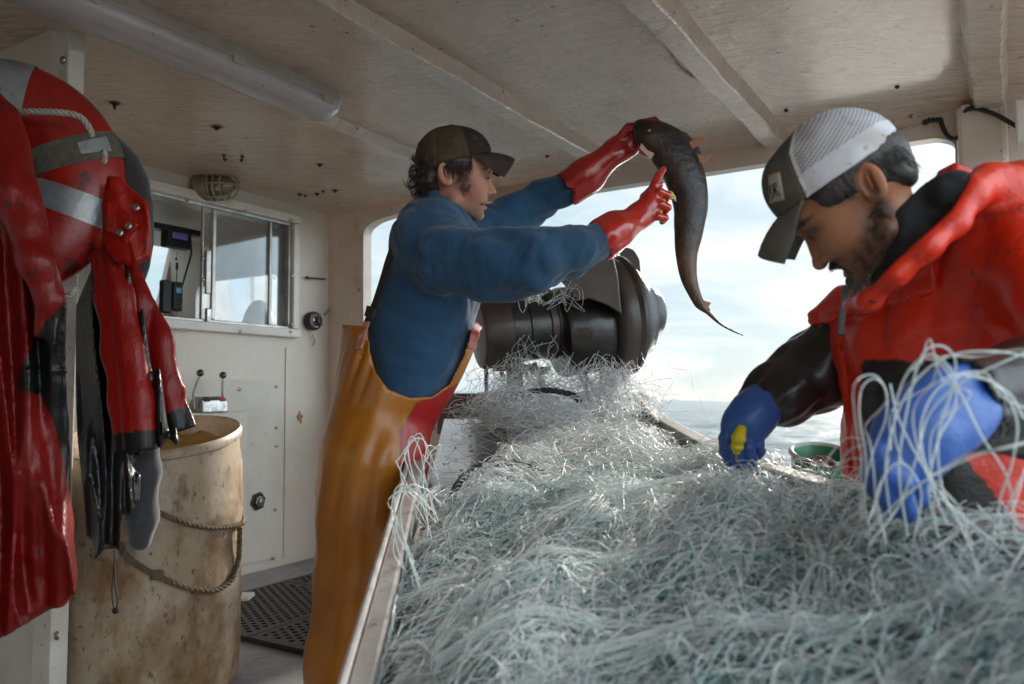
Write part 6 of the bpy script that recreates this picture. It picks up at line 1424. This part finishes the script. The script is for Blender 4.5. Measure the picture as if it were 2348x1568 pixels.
M_t1 = twine('pale_twine', (.90, .97, .97), .25); M_t2 = twine('aqua_twine', (.62, .88, .90), .25); M_t3 = twine('white_twine', (.97, .98, .97), .2); M_t4 = twine('teal_twine', (.05, .30, .33), .2)
def mk(name, P_, r_, m_, n=3):
    if not isinstance(P_, list): P_ = [P_]
    V, F = joinVF(*[strands(q, r_ * rg.uniform(.75, 1.3, len(q)), n) for q in P_]); o = obj(name, V, F, m_, net); o['kind'] = 'stuff'; return o
mk('pale_threads', ([lay(1800, 20, .013, .34, -.03, .010, 1.25), lay(900, 26, .011, .5, -.01, .02, 1.3, .025)]), .00070, M_t1)
mk('aqua_threads', ([lay(1600, 18, .013, .4, -.035, .008, 1.0), lay(500, 20, .016, .2, -.02, .016, .8, .02)]), .00062, M_t2)
mk('white_threads', ([lay(1250, 22, .012, .38, -.01, .02, 1.4, .02), lay(1000, 18, .014, .4, 0, .025, .6, .035, yr=(1.8, 3.05))]), .00068, M_t3)
mk('teal_threads', lay(750, 14, .010, .5, -.01, .01, 1.1), .0010, M_t4)
# bunched skeins sweeping across the foreground
Pc = []
for k in range(14):
    y = rg.uniform(.75, 1.7); x = lx_(y) + .05 + rg.uniform() * .6; th = rg.choice([rg.normal(2.6, .35), rg.normal(.35, .4)]); kk = rg.normal() * .05; L0 = []
    for j in range(26): L0.append((x, y)); th += kk; x += math.cos(th) * .016; y += math.sin(th) * .016
    L0 = np.array(L0); nb = rg.integers(10, 22)
    for b_ in range(nb):
        of = rg.normal(size=2) * .008; w = rg.normal(size=2) * .010; t = np.linspace(0, 1, 26); xx = np.clip(L0[:, 0] + of[0] + w[0] * np.sin(t * 5 + b_), lx_(L0[:, 1]) + .004, .58); yy = L0[:, 1] + of[1] + w[1] * np.sin(t * 4 + b_ * 2)
        Pc.append(np.stack([xx, yy, Nz(xx, yy) + .008 + .012 * rg.uniform() + .012 * np.sin(t * math.pi)], 1))
mk('skein_threads', np.array(Pc), .00062, M_t1)
# knots and scraps
b = MB()
def loops(lst, r_, name, m_, n=5, K=40):
    A = []
    for pts in lst:
        s_ = np.array(spline([P(*q) for q in pts], 12)); t = np.linspace(0, len(s_) - 1, K); A.append(np.stack([np.interp(t, range(len(s_)), s_[:, k]) for k in range(3)], 1))
    V, F = strands(np.array(A), np.full(len(A), r_), n); o = obj(name, V, F, m_, net)
    if len(A) > 40: o['kind'] = 'stuff'
    return o
# big loose loops held up in front of the right man
L1 = [[(1975, 1190, .86), (1985, 1060, .84), (1970, 960, .82), (1975, 890, .82), (2005, 868, .82), (2030, 895, .82), (2030, 960, .83), (2000, 1040, .84), (1980, 1130, .85), (1990, 1200, .86)],
      [(2080, 1230, .80), (2060, 1080, .78), (2075, 960, .77), (2100, 850, .76), (2125, 800, .76), (2165, 795, .76), (2190, 830, .77), (2180, 900, .78), (2150, 1000, .79), (2160, 1120, .80), (2200, 1210, .82)],
      [(2040, 1180, .82), (2030, 1060, .80), (2060, 940, .79), (2110, 860, .78), (2180, 815, .77), (2260, 805, .76), (2347, 815, .76), (2420, 840, .76)],
      [(2420, 780, .74), (2300, 830, .75), (2200, 880, .77), (2130, 950, .79), (2100, 1050, .80), (2060, 1160, .82), (1990, 1250, .84)],
      [(1925, 1160, .90), (1905, 1120, .92), (1940, 1040, .90), (2000, 1015, .88), (2060, 1030, .87), (2120, 1090, .86), (2160, 1180, .85)],
      [(2330, 1240, .78), (2310, 1100, .77), (2250, 1000, .77), (2200, 900, .78), (2150, 830, .78), (2100, 830, .79), (2060, 900, .80), (2050, 1000, .82), (2090, 1120, .84)],
      [(2347, 1080, .76), (2300, 1180, .78), (2240, 1290, .80), (2200, 1400, .82)], [(2200, 860, .76), (2280, 880, .75), (2330, 960, .75), (2320, 1060, .76), (2290, 1160, .78), (2300, 1260, .80)],
      [(2420, 1000, .72), (2320, 1020, .74), (2200, 1060, .77), (2080, 1130, .80), (1980, 1230, .84)], [(2140, 1260, .80), (2220, 1200, .79), (2300, 1180, .78), (2400, 1190, .77)],
      [(2030, 1240, .84), (2010, 1130, .83), (2060, 1060, .82), (2110, 1120, .82), (2100, 1220, .83)], [(1860, 1180, 1.0), (1900, 1090, .98), (1960, 1050, .96), (2010, 1100, .95), (1990, 1200, .94)],
      [(2250, 1330, .76), (2200, 1200, .76), (2130, 1090, .77), (2110, 980, .78), (2150, 890, .78), (2230, 860, .78), (2310, 900, .77), (2347, 960, .77)],
      [(2040, 880, .84), (2060, 960, .83), (2110, 1060, .82), (2180, 1160, .81), (2290, 1250, .80), (2400, 1330, .79)], [(2150, 1230, .80), (2130, 1120, .79), (2150, 1010, .78), (2190, 930, .78), (2180, 850, .78), (2130, 812, .78), (2090, 850, .79)]]
more = []
for q in L1:
    for k in range(1):
        more.append([(x + rg.normal() * 16, y + rg.normal() * 16, Y + rg.normal() * .02) for x, y, Y in q])
loops(L1, .00095, 'loose_loops', M_t1, 6); loops(more[::2], .0007, 'loose_loops', M_t3, 5)
# loops over the left rim
L2 = [[(1010, 1130, 1.75), (1000, 1080, 1.70), (985, 1040, 1.66), (972, 1010, 1.62), (950, 1006, 1.6), (930, 1040, 1.6), (918, 1080, 1.6), (930, 1130, 1.62), (960, 1170, 1.66), (990, 1230, 1.66)],
      [(990, 1240, 1.5), (975, 1180, 1.5), (960, 1140, 1.48), (925, 1110, 1.46), (903, 1130, 1.44), (898, 1190, 1.44), (912, 1260, 1.44), (930, 1310, 1.44)], [(1000, 1200, 1.6), (975, 1100, 1.6), (965, 1040, 1.6), (945, 1000, 1.6), (935, 1030, 1.6), (950, 1100, 1.6), (985, 1170, 1.62)],
      [(960, 1330, 1.3), (930, 1250, 1.32), (918, 1180, 1.35), (930, 1130, 1.38), (975, 1120, 1.42), (1010, 1160, 1.46)], [(950, 1290, 1.4), (925, 1230, 1.4), (905, 1175, 1.4), (912, 1135, 1.4), (950, 1130, 1.42), (1000, 1180, 1.46)], [(1000, 1060, 1.9), (1010, 1020, 1.9), (985, 1040, 1.85), (965, 1090, 1.8), (980, 1150, 1.78)]]
m3_ = [[(x + rg.normal() * 10, y + rg.normal() * 12, Y) for x, y, Y in q] for q in L2 for _ in range(1)]
loops(L2 + m3_, .0011, 'rim_loops', M_t1, 5)
# curtain of threads dropping from the hauler and heaped before it
A = []
for k in range(420):
    x0 = rg.choice([rg.normal(1190, 26), rg.normal(1230, 60), rg.normal(1405, 22), rg.normal(1330, 60)]); y0_ = rg.uniform(815, 880); Y0 = rg.uniform(3.1, 3.3); x1 = x0 + rg.normal() * 60; pts = []; n_ = 6; wx = rg.normal(size=n_) * 22
    for j in range(n_): t = j / (n_ - 1); pts.append((x0 * (1 - t) + x1 * t + wx[j] * (t > 0), y0_ * (1 - t) + (925 + rg.uniform(0, 40)) * t + rg.normal() * 10, Y0 - .15 * t))
    A.append(pts)
loops(A, .0010, 'hanging_threads', M_t3, 3, 30)
A = []
for k in range(900):       # springy loops in the mound before the hauler
    cx = rg.choice([rg.normal(1180, 45), rg.uniform(1110, 1480)]); cy = rg.uniform(918, 1000) - 12 * (abs(cx - 1180) < 60); Yc = rg.uniform(2.7, 3.1); r1, r2 = rg.uniform(14, 46), rg.uniform(8, 26); a0 = rg.uniform(0, 6.28); sp_ = rg.uniform(2.2, 5.5); tl2 = rg.uniform(-.6, .6)
    A.append([(cx + r1 * math.cos(a0 + sp_ * t) + 30 * (t - .5) * tl2, cy + r2 * math.sin(a0 + sp_ * t), Yc + .06 * math.sin(a0 * 2 + 3 * t)) for t in np.linspace(0, 1, 6)])
loops(A, .0009, 'springy_loops', M_t3, 3, 22)
A = []
for k in range(26): a = rg.uniform(1190, 1310); A.append([(a + rg.normal() * 14, 670 + rg.normal() * 12, 3.08), (a + rg.normal() * 24, 690 + rg.normal() * 14, 3.06), (a + rg.normal() * 24, 680 + rg.normal() * 14, 3.06), (a + rg.normal() * 30, 665 + rg.normal() * 12, 3.1)])
for k in range(14): a = rg.uniform(1180, 1300); A.append([(a, 780 + rg.normal() * 10, 3.02), (a + rg.normal() * 18, 800, 3.0), (a + rg.normal() * 22, 825, 3.02), (a + rg.normal() * 20, 850, 3.1)])
loops(A, .0008, 'snagged_threads', M_t1, 3, 20)
# airy wisps standing off the heap
A = []
for k in range(760):
    y = .8 + 2.1 * rg.uniform() ** 1.2; x = lx_(y) + .04 + np.clip((y - 1.6) * .28, 0, .25) + rg.uniform() * (.50 - lx_(y) - np.clip((y - 1.6) * .28, 0, .25)); c = np.array([x, y, Nz(x, y) - .01]); th = rg.uniform(0, 6.28); w_ = rg.uniform(.04, .15); h_ = rg.uniform(.012, .055) * (1 + .4 * (y < 1.4)); tw = rg.normal() * 1.2
    A.append([c + w_ * (t - .5) * np.array([math.cos(th + tw * t), math.sin(th + tw * t), 0]) + np.array([0, 0, h_ * math.sin(math.pi * t) ** .8 + .004 * math.sin(9 * t + th)]) for t in np.linspace(0, 1, 20)])
V, F = strands(np.array(A), np.full(len(A), .00055), 3); ob = obj('wisps', V, F, M_t3, net); ob['kind'] = 'stuff'
# springy loops spilling over the right rim
A = []
for k in range(520):
    y = .75 + 1.25 * rg.uniform() ** 1.5; x = rg.uniform(.40, .60); c = np.array([x, y, Nz(x, y) + rg.uniform(-.01, .025)]); r1, r2 = rg.uniform(.02, .06), rg.uniform(.01, .05); a0 = rg.uniform(0, 6.28); th = rg.uniform(0, 3.14); sp_ = rg.uniform(2, 5.5)
    A.append([c + r1 * math.cos(a0 + sp_ * t) * np.array([math.cos(th), math.sin(th), 0]) + r2 * math.sin(a0 + sp_ * t) * np.array([-.5 * math.sin(th), .5 * math.cos(th), .8]) for t in np.linspace(0, 1, 24)])
V, F = strands(np.array(A), np.full(len(A), .00062), 3); ob = obj('edge_loops', V, F, M_t1, net); ob['kind'] = 'stuff'
# dark rope hoop and black line in the net
hp_ = [q for q in [P(1035, 1150, 2.0), P(1050, 1110, 2.1), P(1085, 1078, 2.2), P(1140, 1062, 2.22), P(1200, 1068, 2.2), P(1250, 1090, 2.15), P(1270, 1130, 2.05), P(1280, 1180, 1.95)]]; hp_ = [C0 + (q - C0) * .93 for q in hp_]
V, F = rope(dense(hp_, 26), .0085, 90); ob = obj('lead_line', V, F, pmat('black_rope', (.02, .03, .03), (.05, .07, .07), 60, .7)); tag(ob, 'black lead rope arching through the net beside the wet table', 'rope')
V, F = rope(dense([P(1170, 915, 3.0), P(1210, 900, 2.95), P(1260, 895, 2.92), P(1310, 905, 2.9), P(1330, 920, 2.88)], 26), .010, 90); ob = obj('lead_line', V, F, pmat('black_rope2', (.02, .025, .025), (.04, .05, .05), 60, .7)); tag(ob, 'short black rope hump in the net just below the hauler', 'rope')
b = MB()
for k in range(170):
    y = .8 + 2.1 * rg.uniform(); x = lx_(y) + .05 + rg.uniform() * .62; b.ball((x, y, Nz(x, y) + rg.uniform(0, .012)), rg.uniform(.002, .005), 6, (rg.uniform(.8, 2), 1, .6))
ob = b.build('net_scraps', pmat('brown_scraps', (.30, .20, .10), (.16, .10, .05), 60, .8), net)
ob['kind'] = 'stuff'
# ================================================================== JACKETS HUNG ON THE PARTITION
def polysd(px, py, poly):
    d = np.full(len(px), 1e9); ins = np.zeros(len(px), bool); n = len(poly)
    for i in range(n):
        (ax, ay), (bx, by) = poly[i - 1], poly[i]; ex, ey = bx - ax, by - ay; wx, wy = px - ax, py - ay; t = np.clip((wx * ex + wy * ey) / (ex * ex + ey * ey + 1e-9), 0, 1)
        d = np.minimum(d, (wx - t * ex) ** 2 + (wy - t * ey) ** 2); c = (ay > py) != (by > py); xi = ax + (py - ay) * ex / (ey if abs(ey) > 1e-9 else 1e-9); ins ^= c & (px < xi)
    return np.where(ins, -1, 1) * np.sqrt(d)
def slabsd(p, vx, vy, poly, Y, th, amp=.0, lam=40., slant=.1, seed=1):
    w_ = vx - slant * (vy - 600) + 12 * vnoise(p, 3.5, seed); g_ = vnoise(np.stack([w_ / lam, vy / 420., 0 * vx], 1), 2.2, seed)
    Yc = Y + amp * (np.abs(g_) * 2.4 - .8) * np.clip((vy - 150) / 500, .25, 1)
    d2 = polysd(vx, vy, poly) * Y / FP; yy = p[:, 1] - Yc; r = th * .95
    return .75 * ( np.hypot(np.maximum(d2 + r, 0), np.maximum(np.abs(yy) - (th - r), 0)) - r + np.minimum(np.maximum(d2 + r, np.abs(yy) - (th - r)), 0) * .5)
M_jr = pmat('red_oilskin_hung', (.5, .02, .01), (.75, .62, .6), 3, .38, .55, 13, attr=True, coat=.05, spec=.35, bdist=.02, bstretch=(1, 1, .45), spots=[((.03, .01, .008), 11, .64, .05, .7), ((.6, .5, .45), 45, .735, .02, .7)])
M_jb = pmat('black_rainwear_hung', (.007, .007, .007), (.014, .013, .013), 5, .34, .6, 16, coat=.1, bdist=.02, bstretch=(1, 1, .4))
M_jg = pmat('grey_fleece_hung', (.070, .067, .078), (.050, .048, .056), 40, .95, .4, 260, sheen=.4, bdist=.003)
FK[0] = 1.5
# front red jacket
PA = [(-160, 210), (0, 205), (30, 240), (62, 320), (75, 400), (98, 480), (112, 560), (148, 690), (155, 760), (156, 940), (164, 1100), (176, 1240), (184, 1310), (178, 1362), (150, 1392), (118, 1402), (60, 1436), (0, 1468), (-160, 1500)]
def sdA(p):
    vx, vy = proj(p); d = slabsd(p, vx, vy, PA, 1.95, .030, .05, 46., .10, 3)
    ar = chain(p, [P(0, 300, 1.90), P(45, 450, 1.87), P(88, 600, 1.86), P(112, 690, 1.87), P(95, 760, 1.88)], [.05, .052, .045, .030, .022], .03) + .006 * vnoise(p, 30, 9); d = smin(d, ar, .05)
    d = d + folds(p, (.25, 0, 1), 2, 14, .004, 5) + folds(p, (.7, 0, -.5), 5, 20, .0025, 6) - .004 * np.exp(-((vy - 850) / 5) ** 2)
    return smax(d, (polysd(vx, vy, PA) - 6) * 1.9 / FP, .006)
V, F = sdmesh(sdA, *bnd([(-60, 190, 1.85), (-60, 1490, 2.0), (200, 1490, 1.9)], .12), .0062); vx, vy = proj(V)
blk = [(146, 696), (104, 735), (75, 790), (44, 850), (34, 895), (90, 905), (122, 965), (142, 1040), (158, 1120), (190, 1100), (190, 700)]
col = np.repeat(np.array([[.23, .006, .004]]), len(V), 0); inb = np.clip(-polysd(vx, vy, blk) / 1.5 + .5, 0, 1); col = mixc(col, inb, (.010, .010, .010))
sm_ = np.clip(1 - np.abs(vy - 852 - .02 * vx) / 1.6, 0, 1) * (vx < 60) + np.clip(1 - np.abs((vy - 1382) + .33 * (vx - 150)) / 1.8, 0, 1); col = mixc(col, np.clip(sm_, 0, 1) * .7, (.10, .01, .01))
ob = obj('hanging_jacket', V, F, M_jr, col=col); tag(ob, 'glossy red oilskin jacket with a black lined sleeve hanging frontmost at the left edge', 'jacket', 'oilskins hung on the partition')
# second garment: black trousers part and red sleeves
e = empty('hanging_jacket', P(260, 600, 2.2), 'red and black jacket with two black cuffed sleeves hanging beside the barrel', 'jacket', 'oilskins hung on the partition')
PB_ = [(212, 600), (262, 640), (286, 700), (300, 860), (318, 1010), (345, 1022), (300, 1060), (322, 1090), (318, 1150), (282, 1200), (274, 1262), (240, 1262), (216, 1292), (208, 1238), (196, 1230), (186, 1120), (176, 1000), (170, 860), (172, 700)]
def sdB(p):
    vx, vy = proj(p); d = slabsd(p, vx, vy, PB_, 2.2, .026, .035, 30., .05, 31)
    return d + folds(p, (.2, 0, 1), 2, 14, .004, 32)
V, F = sdmesh(sdB, *bnd([(150, 580, 2.1), (360, 1310, 2.25), (150, 1310, 2.25)], .05), .0062); obj('lining', V, F, M_jb, e)
def slv3(pts, rr_, seed, cut):
    def f(p):
        p2 = p.copy(); p2[:, 1] = pts[0][1] + (p2[:, 1] - pts[0][1]) / .55; d = chain(p2, pts, rr_, .03) * .62; a, b_ = pts[-2], pts[-1]; ax_ = (b_ - a) / np.linalg.norm(b_ - a)
        d = d + .005 * (1 - 2 * np.abs(np.sin(p[:, 0] * 38 + p[:, 2] * 6 + 1.5 * vnoise(p, 5, seed)))) + folds(p, ax_, 2, 15, .005, seed)
        return np.maximum(d, (p - b_) @ ax_ - .004)
    lo_ = np.min(pts, 0) - .09; hi_ = np.max(pts, 0) + .09; V, F = sdmesh(f, lo_, hi_, .0055); ax_ = (pts[-1] - pts[-2]) / np.linalg.norm(pts[-1] - pts[-2]); s_ = (V - pts[-1]) @ ax_
    col = np.where((s_ > -cut)[:, None], np.array([.010, .010, .010]), np.array([.30, .008, .005])); return V, F, col
V, F, col = slv3([P(238, 590, 2.16), P(262, 680, 2.14), P(285, 800, 2.13), P(303, 920, 2.12), P(312, 1032, 2.12)], [.04, .045, .050, .054, .056], 41, .05); obj('sleeve', V, F, M_jr, e, col=col)
V, F, col = slv3([P(290, 610, 2.24), P(318, 690, 2.23), P(352, 790, 2.22), P(384, 890, 2.22), P(414, 985, 2.22)], [.030, .038, .044, .042, .036], 43, .055); obj('sleeve', V, F, M_jr, e, col=col)
def sdS(p): vx, vy = proj(p); return slabsd(p, vx, vy, [(282, 620), (296, 630), (340, 780), (372, 900), (404, 1012), (350, 1022), (338, 960), (325, 800)], 2.17, .03) + .008 * np.sin(vx / 6.) 
V, F = sdmesh(sdS, *bnd([(270, 610, 2.17), (420, 1040, 2.2)], .04), .006); obj('sleeve_lining', V, F, M_jb, e)
def sdC(p):
    vx, vy = proj(p); d = slabsd(p, vx, vy, [(246, 402), (275, 405), (300, 430), (342, 466), (347, 530), (346, 590), (305, 612), (262, 600), (235, 560), (232, 470)], 2.12, .016, .012, 50., .3, 8)
    d = np.minimum(d, slabsd(p, vx, vy, [(240, 460), (262, 470), (322, 514), (286, 558), (238, 528)], 2.095, .007, .006, 60., .3, 9))
    return d
V, F = sdmesh(sdC, *bnd([(220, 390, 2.1), (360, 625, 2.14)], .05), .0042); vx, vy = proj(V); col = np.repeat(np.array([[.40, .012, .006]]), len(V), 0)
sdd = np.abs(polysd(vx, vy, [(240, 460), (262, 470), (318, 514), (286, 552), (238, 524)])); sd2 = np.abs(polysd(vx, vy, [(270, 430), (282, 422), (292, 440), (300, 500), (290, 500), (272, 470)])); col = mixc(col, np.clip(1 - np.minimum(sdd, sd2) / 1.6, 0, 1) * .7, (.14, .012, .01)); fl = obj('collar_flap', V, F, M_jr, e, col=col)
for x, y in ((295, 518), (275, 534), (312, 476)):
    b = MB(); b.lathe(P(x, y, 2.075), (0, -1, .1), [(0, .010), (.004, .010), (.006, .006), (.004, .005), (.004, .0005)], 14); b.build('snap', M_steel, fl)
# grey fleece behind
e = empty('fleece_jacket', P(330, 700, 2.3), 'dark grey fleece jacket hanging behind the red ones', 'jacket')
def sdG(p):
    vx, vy = proj(p); d = slabsd(p, vx, vy, [(205, 278), (232, 288), (275, 312), (318, 355), (346, 412), (358, 480), (356, 560), (346, 615), (330, 660), (310, 640), (250, 500), (200, 400)], 2.28, .035)
    return d + folds(p, (.3, 0, 1), 2, 8, .006, 45)
V, F = sdmesh(sdG, *bnd([(190, 260, 2.25), (370, 680, 2.3)], .05), .006); obj('shoulder', V, F, M_jg, e)
gs = [P(338, 960, 2.30), P(338, 1080, 2.30), P(328, 1185, 2.3), P(322, 1236, 2.3)]
def sdg2(p): d = chain(p, gs, [.034, .036, .040, .034], .03) + folds(p, (0, 0, 1), 2, 10, .004, 46); return d
V, F = sdmesh(sdg2, *bnd([(290, 940, 2.3), (370, 1260, 2.3)], .07), .005); obj('sleeve', V, F, M_jg, e)
b = MB(); b.tube(spline([P(262, 1262, 2.1), P(262, 1300, 2.1), P(257, 1350, 2.1), P(262, 1398, 2.1), P(270, 1380, 2.1), P(264, 1330, 2.1), P(263, 1270, 2.1)]), .0022, 6); b.ball(P(264, 1400, 2.1), .009, 8, (1, .7, 1)); ob = b.build('draw_cord', M_blk, e)
for o in list(bpy.data.objects):
    if o.type == 'MESH' and len(o.data.polygons) == 0: print('EMPTY MESH', o.name)
